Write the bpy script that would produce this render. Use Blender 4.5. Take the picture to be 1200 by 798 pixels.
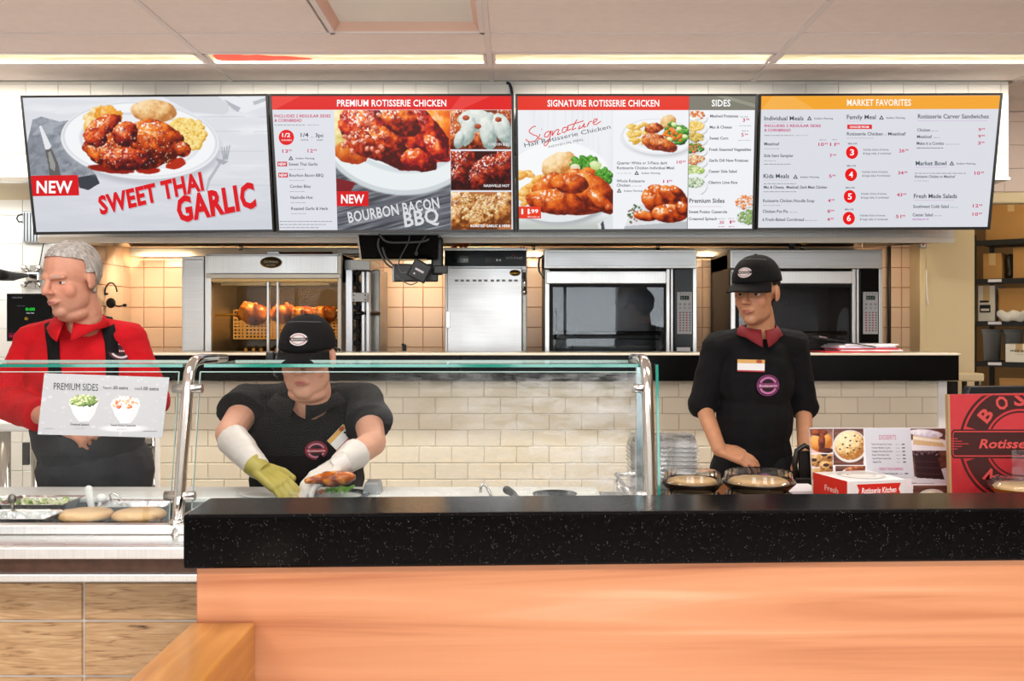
import bpy, bmesh, math, random
import numpy as np
from mathutils import Vector, Matrix, noise as mnoise
random.seed(7)
for o in list(bpy.data.objects): bpy.data.objects.remove(o)
SC = bpy.context.scene
COL = SC.collection
PI = math.pi

# ---------------------------------------------------------------- camera, world, lights, exposure
F, VX, VY, EYE = 1167.0, 604.0, 381.0, 1.45
cam_d = bpy.data.cameras.new('camera'); cam = bpy.data.objects.new('camera', cam_d); COL.objects.link(cam)
cam.location = (0, 0, EYE); cam.rotation_euler = (PI/2, 0, 0)
cam_d.sensor_width = 36; cam_d.lens = 36*F/1200
cam_d.shift_x = -(VX-600)/1200; cam_d.shift_y = -(399-VY)/1200
cam_d.clip_start = 0.05
SC.camera = cam
SC.view_settings.view_transform = 'Standard'; SC.view_settings.look = 'None'
SC.view_settings.exposure = 0.0; SC.view_settings.gamma = 1; SC.view_settings.use_curve_mapping = False
SC.cycles.use_denoising = True
SC.cycles.max_bounces = 8; SC.cycles.transparent_max_bounces = 16
SC.cycles.sample_clamp_indirect = 6
SC.cycles.caustics_reflective = False; SC.cycles.caustics_refractive = False

w = bpy.data.worlds.new('world'); SC.world = w; w.use_nodes = True
w.node_tree.nodes['Background'].inputs[0].default_value = (0.86, 0.93, 1.0, 1)
w.node_tree.nodes['Background'].inputs[1].default_value = 1.15

def area(name, loc, target, sx, sy, power, col=(1, 1, 1), spread=180):
    d = bpy.data.lights.new(name, 'AREA'); d.shape = 'RECTANGLE'; d.size = sx; d.size_y = sy
    d.energy = power; d.color = col; d.spread = math.radians(spread)
    o = bpy.data.objects.new(name, d); COL.objects.link(o); o.location = loc
    o.rotation_euler = (Vector(target)-Vector(loc)).to_track_quat('-Z', 'Y').to_euler()
    return o
for wx in (-3.1, -1.2, 0.7, 2.6): area('dining_window_daylight', (wx, -3.16, 1.6), (wx, 4, 1.45), 1.45, 1.5, 36, (0.94, 0.97, 1.0))
for lx, ly, pw in ((-1.8, .2, 40), (.4, .2, 40), (2.4, .2, 40), (-1.0, 2.2, 17), (1.0, 2.2, 17)): area('dining_fill_light', (lx, ly, 2.56), (lx, ly, 0), 1.1, 0.5, pw, (1.0, 0.95, 0.92))  # unseen fill lights added to brighten the dining side and ceiling
area('kitchen_unseen_light', (-3.2, 3.9, 2.5), (-3.2, 5.2, 1.2), 1.2, .5, 3.5, (1.0, .86, .62))  # unseen light, warmed to turn the left bulkhead tiles cream
area('kitchen_unseen_light', (-3.0, 5.0, 2.08), (-3.0, 5.3, 0.8), 1.0, .3, 8, (0.98, 1.0, 1.0))
area('storeroom_lamp', (3.4, 5.7, 2.55), (3.4, 6.4, 1.0), 0.6, 0.6, 11, (1.0, 0.84, 0.6))
for lx, pw, wd in ((-2.13, 3.6, .3), (-.58, 3.6, .3), (.117, 1.6, .08), (1.17, 1.6, .08), (2.25, .8, .1)):
    area('hood_lamp', (lx, 5.86, 1.857), (lx, 6.15, 1.35), wd, 0.08, pw, (1.0, 0.77, 0.54))
for lx in (-2.1, -1.2, -.3, .9): area('hood_lamp', (lx, 5.75, 2.14), (lx, 6.0, 1.9), .2, .1, 13, (1.0, 0.7, 0.4))
for lx in (-2.4, -.9, .6, 2.1): area('strip_light_boost', (lx, 4.265, 2.575), (lx, 4.70, 1.15), 1.1, .1, 17, (1.0, .92, .80), 150)  # added under the strip lenses to carry their light to the tiled wall

# ---------------------------------------------------------------- photo-to-place conversions
def X(px, Y): return (px-VX)*Y/F
def Z(py, Y): return EYE-(py-VY)*Y/F
def P(px, py, Y): return Vector((X(px, Y), Y, Z(py, Y)))
def lin(c):
    if isinstance(c, str):
        c = tuple(int(c[i:i+2], 16)/255 for i in (0, 2, 4))
    return tuple(x/12.92 if x <= .04045 else ((x+.055)/1.055)**2.4 for x in c)

def on_plane(p0, n):
    """photo pixel -> the point of that flat surface it shows"""
    p0, n = Vector(p0), Vector(n); e = Vector((0, 0, EYE)); k = (p0-e).dot(n)
    def fn(px, py):
        d = Vector(((px-VX)/F, 1, (VY-py)/F)); return e+d*(k/d.dot(n))
    return fn

# ---------------------------------------------------------------- materials
MATS = {}
def new_mat(name):
    m = bpy.data.materials.new(name); m.use_nodes = True
    nt = m.node_tree; b = nt.nodes['Principled BSDF']
    MATS[name] = m
    return m, nt, b
def N(nt, t, **kw):
    n = nt.nodes.new(t)
    for k, v in kw.items():
        if k in n.inputs: n.inputs[k].default_value = v
        else: setattr(n, k, v)
    return n
def mapped(nt, scale=(1, 1, 1), coord='Object'):
    tc = N(nt, 'ShaderNodeTexCoord'); mp = N(nt, 'ShaderNodeMapping')
    mp.inputs['Scale'].default_value = scale
    nt.links.new(tc.outputs[coord], mp.inputs[0]); return mp.outputs[0]
def ramp(nt, fac, stops):
    r = N(nt, 'ShaderNodeValToRGB'); e = r.color_ramp.elements
    while len(e) < len(stops): e.new(.5)
    for i, (p, c) in enumerate(stops):
        e[i].position = p; e[i].color = (*c, 1)
    nt.links.new(fac, r.inputs[0]); return r.outputs[0]
def mat(name, col, rough=.5, metal=0, var=0.0, vscale=6, stretch=(1, 1, 1), bump=0.0, bscale=None, spec=.5, coat=0, rnd=0.0, emit=None, estr=0, sss=0, alpha=1):
    """plain principled material with optional mottling, per-object variation and relief"""
    if name in MATS: return MATS[name]
    m, nt, b = new_mat(name)
    c = lin(col)
    b.inputs['Base Color'].default_value = (*c, 1); b.inputs['Roughness'].default_value = rough
    b.inputs['Metallic'].default_value = metal; b.inputs['Specular IOR Level'].default_value = spec
    b.inputs['Coat Weight'].default_value = coat; b.inputs['Coat Roughness'].default_value = .05
    b.inputs['Alpha'].default_value = alpha
    if sss: b.inputs['Subsurface Weight'].default_value = sss; b.inputs['Subsurface Radius'].default_value = (.01, .004, .002)
    if emit: b.inputs['Emission Color'].default_value = (*lin(emit), 1); b.inputs['Emission Strength'].default_value = estr
    src = None
    if var:
        nz = N(nt, 'ShaderNodeTexNoise', Scale=vscale, Detail=6); nt.links.new(mapped(nt, stretch), nz.inputs['Vector'])
        src = ramp(nt, nz.outputs[0], [(.3, tuple(x*(1-var) for x in c)), (.7, tuple(min(1, x*(1+var)) for x in c))])
    if rnd:
        oi = N(nt, 'ShaderNodeObjectInfo'); mr = N(nt, 'ShaderNodeMapRange'); mr.inputs[3].default_value = 1-rnd; mr.inputs[4].default_value = 1+rnd
        nt.links.new(oi.outputs['Random'], mr.inputs[0])
        hs = N(nt, 'ShaderNodeHueSaturation'); nt.links.new(mr.outputs[0], hs.inputs['Value'])
        if src: nt.links.new(src, hs.inputs['Color'])
        else: hs.inputs['Color'].default_value = (*c, 1)
        src = hs.outputs[0]
    if src: nt.links.new(src, b.inputs['Base Color'])
    if bump:
        nz = N(nt, 'ShaderNodeTexNoise', Scale=bscale or vscale, Detail=5); nt.links.new(mapped(nt, stretch), nz.inputs['Vector'])
        bp = N(nt, 'ShaderNodeBump', Strength=bump, Distance=.01); nt.links.new(nz.outputs[0], bp.inputs['Height'])
        nt.links.new(bp.outputs[0], b.inputs['Normal'])
    return m
def attr_mat(name, rough=.6, emit=0.0, spec=.4, metal=0, bump=0, bscale=60):
    if name in MATS: return MATS[name]
    m, nt, b = new_mat(name)
    at = N(nt, 'ShaderNodeAttribute', attribute_name='Col')
    b.inputs['Roughness'].default_value = rough; b.inputs['Specular IOR Level'].default_value = spec
    if emit:
        b.inputs['Base Color'].default_value = (.002, .002, .002, 1)
        nt.links.new(at.outputs[0], b.inputs['Emission Color']); b.inputs['Emission Strength'].default_value = emit
    else: nt.links.new(at.outputs[0], b.inputs['Base Color'])
    if bump:
        nz = N(nt, 'ShaderNodeTexNoise', Scale=bscale, Detail=5); nt.links.new(mapped(nt), nz.inputs['Vector'])
        bp = N(nt, 'ShaderNodeBump', Strength=bump, Distance=.005); nt.links.new(nz.outputs[0], bp.inputs['Height'])
        nt.links.new(bp.outputs[0], b.inputs['Normal'])
    return m
def steel(name, col, rough, stretch=(1, 60, 60), amt=.35, metal=1.0):
    m, nt, b = new_mat(name)
    c = lin(col)
    b.inputs['Metallic'].default_value = metal
    nz = N(nt, 'ShaderNodeTexNoise', Scale=4, Detail=6); nt.links.new(mapped(nt, stretch), nz.inputs['Vector'])
    co = ramp(nt, nz.outputs[0], [(.25, tuple(x*(1-amt*.4) for x in c)), (.75, tuple(min(1, x*(1+amt*.3)) for x in c))])
    nt.links.new(co, b.inputs['Base Color'])
    n2 = N(nt, 'ShaderNodeTexNoise', Scale=3, Detail=3); nt.links.new(mapped(nt), n2.inputs['Vector'])
    mr = N(nt, 'ShaderNodeMapRange'); mr.inputs[3].default_value = rough*.7; mr.inputs[4].default_value = rough*1.4
    nt.links.new(n2.outputs[0], mr.inputs[0]); nt.links.new(mr.outputs[0], b.inputs['Roughness'])
    bp = N(nt, 'ShaderNodeBump', Strength=.04, Distance=.002); nt.links.new(nz.outputs[0], bp.inputs['Height'])
    nt.links.new(bp.outputs[0], b.inputs['Normal'])
    return m
def glass(name, tint=(.93, .98, .96), refl=1.0, fog=0.0, rough=.0, fogx=None):
    """thin pane: clear with a Fresnel reflection, optionally smudged with condensation"""
    m, nt, b = new_mat(name); nt.nodes.remove(b); out = nt.nodes['Material Output']
    tr = N(nt, 'ShaderNodeBsdfTransparent'); tr.inputs[0].default_value = (*tint, 1)
    gl = N(nt, 'ShaderNodeBsdfGlossy'); gl.inputs['Roughness'].default_value = rough; gl.inputs[0].default_value = (1, 1, 1, 1)
    fr = N(nt, 'ShaderNodeFresnel', IOR=1.5)
    mu = N(nt, 'ShaderNodeMath', operation='MULTIPLY'); mu.inputs[1].default_value = refl
    nt.links.new(fr.outputs[0], mu.inputs[0])
    mx = N(nt, 'ShaderNodeMixShader'); nt.links.new(mu.outputs[0], mx.inputs[0])
    nt.links.new(tr.outputs[0], mx.inputs[1]); nt.links.new(gl.outputs[0], mx.inputs[2])
    last = mx.outputs[0]
    if fog:
        fx = N(nt, 'ShaderNodeSeparateXYZ'); nt.links.new(mapped(nt), fx.inputs[0])
        df = N(nt, 'ShaderNodeBsdfDiffuse'); df.inputs[0].default_value = (.85, .87, .88, 1)
        nz = N(nt, 'ShaderNodeTexNoise', Scale=9, Detail=8, Roughness=.7); nt.links.new(mapped(nt, (1, 1, 3)), nz.inputs['Vector'])
        fo = ramp(nt, nz.outputs[0], [(.42, (0, 0, 0)), (.75, (fog,)*3)])
        if fogx:
            mr = N(nt, 'ShaderNodeMapRange'); mr.inputs[1].default_value, mr.inputs[2].default_value = fogx; nt.links.new(fx.outputs[0], mr.inputs[0])
            fm = N(nt, 'ShaderNodeMath', operation='MULTIPLY'); nt.links.new(mr.outputs[0], fm.inputs[0]); nt.links.new(fo, fm.inputs[1]); fo = fm.outputs[0]
        m2 = N(nt, 'ShaderNodeMixShader'); nt.links.new(fo, m2.inputs[0]); nt.links.new(last, m2.inputs[1]); nt.links.new(df.outputs[0], m2.inputs[2])
        last = m2.outputs[0]
    nt.links.new(last, out.inputs[0])
    return m

# ---------------------------------------------------------------- mesh collecting
class G:
    def __init__(s): s.v = []; s.f = []; s.c = []; s.sm = []
    def add(s, vs, fs, smooth=False, col=None):
        b = len(s.v); s.v += [tuple(v) for v in vs]; s.f += [tuple(b+i for i in f) for f in fs]
        s.sm += [smooth]*len(fs); s.c += [col]*len(fs); return s
    def box(s, a, b, M=None, **k):
        x0, x1 = sorted((a[0], b[0])); y0, y1 = sorted((a[1], b[1])); z0, z1 = sorted((a[2], b[2]))
        v = [(x0,y0,z0),(x1,y0,z0),(x1,y1,z0),(x0,y1,z0),(x0,y0,z1),(x1,y0,z1),(x1,y1,z1),(x0,y1,z1)]
        if M: v = [M @ Vector(p) for p in v]
        return s.add(v, [(0,3,2,1),(4,5,6,7),(0,1,5,4),(1,2,6,5),(2,3,7,6),(3,0,4,7)], **k)
    def hexa(s, v, **k):
        return s.add(v, [(0,3,2,1),(4,5,6,7),(0,1,5,4),(1,2,6,5),(2,3,7,6),(3,0,4,7)], **k)
    def prism(s, pts, d, **k):
        """closed outline (list of 3D points) pushed by vector d"""
        n = len(pts); d = Vector(d); v = [Vector(p) for p in pts]+[Vector(p)+d for p in pts]
        fs = [tuple(range(n)), tuple(reversed(range(n, 2*n)))]+[(i, i+n, (i+1) % n+n, (i+1) % n) for i in range(n)]
        return s.add(v, fs, **k)
    def tube(s, pts, r, n=10, caps=True, **k):
        pts = [Vector(p) for p in pts]; rs = r if hasattr(r, '__len__') else [r]*len(pts)
        v = []; up = None
        for i, p in enumerate(pts):
            t = (pts[min(i+1, len(pts)-1)]-pts[max(i-1, 0)])
            t = t.normalized() if t.length > 1e-9 else Vector((0, 0, 1))
            if up is None: up = Vector((0, 0, 1)) if abs(t.z) < .9 else Vector((1, 0, 0))
            a = t.cross(up); a = a.normalized() if a.length > 1e-6 else Vector((1, 0, 0)); b_ = t.cross(a).normalized(); up = -b_ if b_.dot(up) < 0 else b_
            if b_.dot(up) < 0: b_ = -b_
            for j in range(n):
                an = 2*PI*j/n; v.append(p+(a*math.cos(an)+b_*math.sin(an))*rs[i])
        fs = [(i*n+j, i*n+(j+1) % n, (i+1)*n+(j+1) % n, (i+1)*n+j) for i in range(len(pts)-1) for j in range(n)]
        k.setdefault('smooth', True)
        s.add(v, fs, **k)
        if caps:
            k2 = dict(k); k2['smooth'] = False
            b = len(s.v); m = len(v)
            s.f += [tuple(b-m+j for j in reversed(range(n))), tuple(b-n+j for j in range(n))]; s.sm += [False]*2; s.c += [k.get('col')]*2
        return s
    def lathe(s, prof, c=(0, 0, 0), n=24, M=None, sx=1, sy=1, **k):
        """profile of (radius, height) turned round z"""
        c = Vector(c); v = []
        for r, h in prof:
            for j in range(n):
                an = 2*PI*j/n; p = Vector((r*math.cos(an)*sx, r*math.sin(an)*sy, h))
                v.append((M @ p if M else p)+c)
        m = len(prof)
        fs = [(i*n+j, i*n+(j+1) % n, (i+1)*n+(j+1) % n, (i+1)*n+j) for i in range(m-1) for j in range(n)]
        k.setdefault('smooth', True)
        s.add(v, fs, **k)
        b = len(s.v)-len(v)
        if prof[0][0] > 1e-6: s.f.append(tuple(b+j for j in reversed(range(n)))); s.sm.append(False); s.c.append(k.get('col'))
        if prof[-1][0] > 1e-6: s.f.append(tuple(b+(m-1)*n+j for j in range(n))); s.sm.append(False); s.c.append(k.get('col'))
        return s
    def ell(s, c, r, M=None, n=16, m=10, **k):
        c = Vector(c); v = []
        for i in range(1, m):
            th = PI*i/m
            for j in range(n):
                an = 2*PI*j/n; p = Vector((r[0]*math.sin(th)*math.cos(an), r[1]*math.sin(th)*math.sin(an), r[2]*math.cos(th)))
                v.append((M @ p if M else p)+c)
        for z in (r[2], -r[2]):
            p = Vector((0, 0, z)); v.append((M @ p if M else p)+c)
        T, B = (m-1)*n, (m-1)*n+1
        fs = [(i*n+j, (i+1)*n+j, (i+1)*n+(j+1) % n, i*n+(j+1) % n) for i in range(m-2) for j in range(n)]
        fs += [(T, j, (j+1) % n) for j in range(n)]+[(B, (m-2)*n+(j+1) % n, (m-2)*n+j) for j in range(n)]
        k.setdefault('smooth', True)
        return s.add(v, fs, **k)
    def mesh(s, name):
        me = bpy.data.meshes.new(name); me.from_pydata(s.v, [], s.f)
        me.polygons.foreach_set('use_smooth', s.sm)
        if any(c is not None for c in s.c):
            a = me.color_attributes.new('Col', 'FLOAT_COLOR', 'CORNER'); arr = []
            for f, c in zip(s.f, s.c):
                cc = lin(c) if c is not None else (.5, .5, .5)
                arr += [*cc, 1.0]*len(f)
            a.data.foreach_set('color', arr)
        me.update(); return me
    def build(s, name, m, parent=None, bevel=0, seg=2, world=True, label=None):
        return obj(name, s.mesh(name), m, parent, bevel, seg, world, label)
ROOTM = {}
def obj(name, me, m, parent=None, bevel=0, seg=2, world=True, label=None):
    o = bpy.data.objects.new(name, me); COL.objects.link(o)
    if m and not me.materials:
        for x in (m if isinstance(m, (list, tuple)) else [m]): me.materials.append(MATS[x] if isinstance(x, str) else x)
    if parent:
        o.parent = parent; r = parent
        while r.parent: r = r.parent
        if world and r.name in ROOTM: me.transform(ROOTM[r.name].inverted())
    if bevel:
        b = o.modifiers.new('bevel', 'BEVEL'); b.width = bevel; b.segments = seg; b.limit_method = 'ANGLE'; b.angle_limit = math.radians(50)
        b.harden_normals = False
    if label: o['label'] = label
    return o
def root(name, loc, label, cat, group=None, rz=0, kind=None):
    o = bpy.data.objects.new(name, None); COL.objects.link(o); o.empty_display_size = .05
    o.location = loc; o.rotation_euler = (0, 0, rz)
    ROOTM[o.name] = Matrix.Translation(Vector(loc)) @ Matrix.Rotation(rz, 4, 'Z')
    tag(o, label, cat, group, kind); return o
def tag(o, label=None, cat=None, group=None, kind=None):
    if label: o['label'] = label
    if cat: o['category'] = cat
    if group: o['group'] = group
    if kind: o['kind'] = kind
    return o
def struct(o, label=None):
    o['kind'] = 'structure'
    if label: o['label'] = label
    return o
def copy_tree(o, loc, parent=None, label=None, rz=None):
    c = o.copy(); COL.objects.link(c)
    if parent: c.parent = parent
    else:
        c.location = loc
        if rz is not None: c.rotation_euler = (0, 0, rz)
        if label: c['label'] = label
    for ch in [x for x in bpy.data.objects if x.parent == o and x != c]: copy_tree(ch, None, c)
    return c
def arc(c, r, a0, a1, n, u=(1, 0, 0), v=(0, 0, 1)):
    c, u, v = Vector(c), Vector(u), Vector(v)
    return [c+u*(r*math.cos(a0+(a1-a0)*i/n))+v*(r*math.sin(a0+(a1-a0)*i/n)) for i in range(n+1)]

# chamfered tiles laid on a plane; each visible one is an object, the hidden rest is one stuff mesh
_tile_cache = {}
def tile_mesh(w_, h_, d, matname, ch=.0025):
    k = (round(w_, 4), round(h_, 4), d, matname)
    if k in _tile_cache: return _tile_cache[k]
    a, b = w_/2, h_/2
    v = [(-a, -b, 0), (a, -b, 0), (a, b, 0), (-a, b, 0), (-a, -b, d-ch), (a, -b, d-ch), (a, b, d-ch), (-a, b, d-ch),
         (-a+ch, -b+ch, d), (a-ch, -b+ch, d), (a-ch, b-ch, d), (-a+ch, b-ch, d)]
    f = [(0,1,5,4),(1,2,6,5),(2,3,7,6),(3,0,4,7),(4,5,9,8),(5,6,10,9),(6,7,11,10),(7,4,8,11),(8,9,10,11)]
    me = bpy.data.meshes.new('tile'); me.from_pydata(v, [], f); me.materials.append(MATS[matname]); _tile_cache[k] = me
    return me
def tiles(parent, O, U, V, W, H, pw, ph, matname, gap=.003, d=.006, shift=0, off=(0, 0), visible=None, name='tile'):
    O, U, V = Vector(O), Vector(U).normalized(), Vector(V).normalized(); Nn = U.cross(V)
    R = Matrix((U, V, Nn)).transposed().to_4x4(); hid = G(); n = 0
    r = 0; v0 = -off[1]
    while v0 < H-1e-4:
        va, vb = max(v0, 0), min(v0+ph, H)
        u0 = -off[0]-(pw*shift if r % 2 else 0)
        while u0 < W-1e-4:
            ua, ub = max(u0, 0), min(u0+pw, W)
            if ub-ua > .012 and vb-va > .012:
                cu, cv = (ua+ub)/2, (va+vb)/2
                c = O+U*cu+V*cv; wv, hv = ub-ua-gap, vb-va-gap
                if visible is None or visible(c):
                    me = tile_mesh(wv, hv, d, matname)
                    o = bpy.data.objects.new(name, me); COL.objects.link(o); o.parent = parent
                    o.matrix_local = Matrix.Translation(c+Nn*random.uniform(-.0006, .0004)) @ R @ Matrix.Rotation(random.uniform(-.004, .004), 4, 'X') @ Matrix.Rotation(random.uniform(-.004, .004), 4, 'Y'); n += 1
                else:
                    hid.hexa([c+U*x*wv/2+V*y*hv/2+Nn*z for z in (0, d) for x, y in ((-1,-1),(1,-1),(1,1),(-1,1))])
            u0 += pw
        v0 += ph; r += 1
    if hid.f:
        o = hid.build(name+'_field', matname, parent); o['kind'] = 'stuff'
    return n
def px_of(c): return VX+c.x*F/c.y, VY+(EYE-c.z)*F/c.y

# ---------------------------------------------------------------- flat print: picture grids and lettering
def fbm(x, y, oct=4, seed=0):
    rng = np.random.RandomState(seed); t = rng.rand(64, 64); out = 0; amp = 1; tot = 0
    for _ in range(oct):
        xi = np.floor(x).astype(int); yi = np.floor(y).astype(int); fx = x-xi; fy = y-yi
        fx = fx*fx*(3-2*fx); fy = fy*fy*(3-2*fy)
        a = t[yi % 64, xi % 64]; b = t[yi % 64, (xi+1) % 64]; c = t[(yi+1) % 64, xi % 64]; d_ = t[(yi+1) % 64, (xi+1) % 64]
        out = out+amp*((a*(1-fx)+b*fx)*(1-fy)+(c*(1-fx)+d_*fx)*fy); tot += amp; amp *= .55; x = x*2.03+11.3; y = y*2.03+5.7
    return out/tot
class Canvas:
    """numpy picture in sRGB 0..1; coordinates in the picture's own units, y down"""
    def __init__(s, x0, y0, x1, y1, res, bg='ffffff', quad=None):
        q = np.array(quad or [(x0, y0), (x1, y0), (x1, y1), (x0, y1)], float)
        s.q = q; s.nx = int((x1-x0)*res)+1; s.ny = int((y1-y0)*res)+1
        u = np.linspace(0, 1, s.nx)[None, :]; v = np.linspace(0, 1, s.ny)[:, None]
        s.xx, s.yy = [(q[0, k]*(1-u)+q[1, k]*u)*(1-v)+(q[3, k]*(1-u)+q[2, k]*u)*v for k in (0, 1)]
        s.a = np.zeros((s.ny, s.nx, 3)); s.a[:] = s.h(bg); s.px = 1/res
        s.clip = np.ones((s.ny, s.nx))
    @staticmethod
    def h(c): return np.array([int(c[i:i+2], 16)/255 for i in (0, 2, 4)]) if isinstance(c, str) else np.array(c)
    def put(s, mask, col): mask = (mask*s.clip)[..., None]; s.a = s.a*(1-mask)+(col if isinstance(col, np.ndarray) and col.ndim == 3 else s.h(col))*mask
    def rect(s, x0, y0, x1, y1, col): s.put(((s.xx >= x0) & (s.xx <= x1) & (s.yy >= y0) & (s.yy <= y1)).astype(float), col)
    def ellf(s, cx, cy, rx, ry, rot=0, wob=0, seed=0):
        c, n = math.cos(rot), math.sin(rot); dx, dy = s.xx-cx, s.yy-cy
        u = (dx*c+dy*n)/rx; v = (-dx*n+dy*c)/ry; r = np.sqrt(u*u+v*v)
        if wob: r = r*(1+wob*(fbm(s.xx*3/max(rx, ry)+seed, s.yy*3/max(rx, ry), 3, seed)-.5))
        return r, u, v
    def window(s, cx, cy, R):
        """the part of the picture within R of a point, as a small canvas sharing its pixels"""
        w_ = Canvas.__new__(Canvas); w_.px = s.px
        cols = np.where((s.xx.max(0) >= cx-R) & (s.xx.min(0) <= cx+R))[0]; rows = np.where((s.yy.max(1) >= cy-R) & (s.yy.min(1) <= cy+R))[0]
        if not len(cols) or not len(rows): return None
        sl = (slice(rows[0], rows[-1]+1), slice(cols[0], cols[-1]+1)); w_.sl = sl
        w_.xx, w_.yy, w_.a, w_.clip = s.xx[sl], s.yy[sl], s.a[sl], s.clip[sl]; return w_
    def disc(s, cx, cy, rx, ry, col, *a, **k):
        w_ = s.window(cx, cy, max(rx, ry)*1.25+4+k.get('soft', 1)*s.px)
        if w_: w_.disc_(cx, cy, rx, ry, col, *a, **k); s.a[w_.sl] = w_.a
    def blob(s, cx, cy, rx, ry, cols, *a, **k):
        w_ = s.window(cx, cy, max(rx, ry)*1.35+2)
        if w_: w_.blob_(cx, cy, rx, ry, cols, *a, **k); s.a[w_.sl] = w_.a
    def disc_(s, cx, cy, rx, ry, col, rot=0, soft=1.0, wob=0, seed=0, op=1):
        r, _, _ = s.ellf(cx, cy, rx, ry, rot, wob, seed)
        s.put(np.clip((1-r)*min(rx, ry)/(s.px*soft)+.5, 0, 1)*op, col)
    def poly(s, pts, col, op=1):
        m = np.zeros_like(s.xx, bool); n = len(pts)
        for i in range(n):
            (xa, ya), (xb, yb) = pts[i], pts[(i+1) % n]
            if ya == yb: continue
            c = ((ya > s.yy) != (yb > s.yy)) & (s.xx < (xb-xa)*(s.yy-ya)/(yb-ya)+xa); m ^= c
        s.put(m.astype(float)*op, col)
    def blob_(s, cx, cy, rx, ry, cols, rot=0, nf=.3, na=.5, spec=0, wob=.25, seed=0, L=(-.4, -.65, .65)):
        """a rounded lump lit from the upper left, coloured dark..light"""
        r, u, v = s.ellf(cx, cy, rx, ry, rot, wob, seed)
        m = np.clip((1-r)*min(rx, ry)/s.px+.5, 0, 1)
        if not m.any(): return
        rr = np.clip(r, 0, 1); nz = np.sqrt(1-rr*rr*.98)
        c, n = math.cos(rot), math.sin(rot); nx_ = (u*c-v*n)*.95; ny_ = (u*n+v*c)*.95
        no = fbm(s.xx*nf+seed, s.yy*nf, 4, seed+1)
        lam = np.clip(nx_*L[0]+ny_*L[1]+nz*L[2], 0, 1.2)
        t = np.clip(lam*(1-na*.5)+(no-.5)*na*2, 0, 1)*.999; K = np.array([Canvas.h(q) for q in cols]); k = len(cols)-1
        i = (t*k).astype(int); f = (t*k-i)[..., None]; col = K[i]*(1-f)+K[i+1]*f
        if spec:
            sp = np.clip(lam-.62, 0, 1)*3*np.clip((fbm(s.xx*nf*3+9, s.yy*nf*3, 3, seed+5)-.52)*6, 0, 1)*spec
            col = col+(1-col)*np.clip(sp, 0, .95)[..., None]
        s.put(m, col)
    def scatter(s, cx, cy, rx, ry, n, size, palettes, seed=0, flat=.7, rot=0, nf=.6, na=.3):
        rg = random.Random(seed); pts = []
        for _ in range(n):
            a = rg.random()*2*PI; q = math.sqrt(rg.random()); x, y = q*math.cos(a)*rx, q*math.sin(a)*ry
            pts.append((cx+x*math.cos(rot)-y*math.sin(rot), cy+x*math.sin(rot)+y*math.cos(rot)))
        for x, y in sorted(pts, key=lambda p: p[1]):
            z = size*rg.uniform(.7, 1.3); s.blob(x, y, z, z*flat, palettes[rg.randrange(len(palettes))], rg.uniform(-1, 1), nf, na, 0, .2, rg.randrange(50))
    def plate(s, cx, cy, rx, ry, rot=0, lift=1):
        s.disc(cx+2, cy+ry*.16, rx*1.0, ry*.98, 'a9adb3', rot, soft=8, op=.55)
        s.disc(cx, cy, rx, ry, 'e9eaee', rot); s.disc(cx, cy-ry*.03, rx*.975, ry*.95, 'd6d9de', rot)
        s.disc(cx, cy-.02*ry, rx*.95, ry*.93, 'f3f4f6', rot); s.disc(cx, cy, rx*.76, ry*.72, 'd3d6db', rot, soft=3); s.disc(cx, cy+ry*.02, rx*.73, ry*.69, 'ebecef', rot, soft=3)
    def build(s, name, matname, parent, fn=None, label=None):
        """fn(x, y) -> world point for corner coordinates (bilinear in between)"""
        fn = fn or scr
        A, B, C_, D = (np.array(fn(x, y)) for x, y in s.q)
        u = np.linspace(0, 1, s.nx)[None, :, None]; v = np.linspace(0, 1, s.ny)[:, None, None]
        pos = (A*(1-u)+B*u)*(1-v)+(D*(1-u)+C_*u)*v; nv = s.nx*s.ny
        me = bpy.data.meshes.new(name); me.vertices.add(nv); me.vertices.foreach_set('co', pos.reshape(-1).astype(np.float32))
        ii = (np.arange(s.ny-1)[:, None]*s.nx+np.arange(s.nx-1)[None, :]).reshape(-1)
        q = np.stack([ii+s.nx, ii+s.nx+1, ii+1, ii], 1).reshape(-1); nf = len(ii)
        me.loops.add(nf*4); me.loops.foreach_set('vertex_index', q.astype(np.int32))
        me.polygons.add(nf); me.polygons.foreach_set('loop_start', np.arange(0, nf*4, 4, dtype=np.int32))
        me.update(calc_edges=True)
        a = np.clip(s.a, 0, 1); l = np.where(a <= .04045, a/12.92, ((a+.055)/1.055)**2.4)
        at = me.color_attributes.new('Col', 'FLOAT_COLOR', 'POINT')
        at.data.foreach_set('color', np.concatenate([l.reshape(-1, 3), np.ones((nv, 1))], 1).reshape(-1).astype(np.float32))
        return obj(name, me, matname, parent, label=label)

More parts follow.
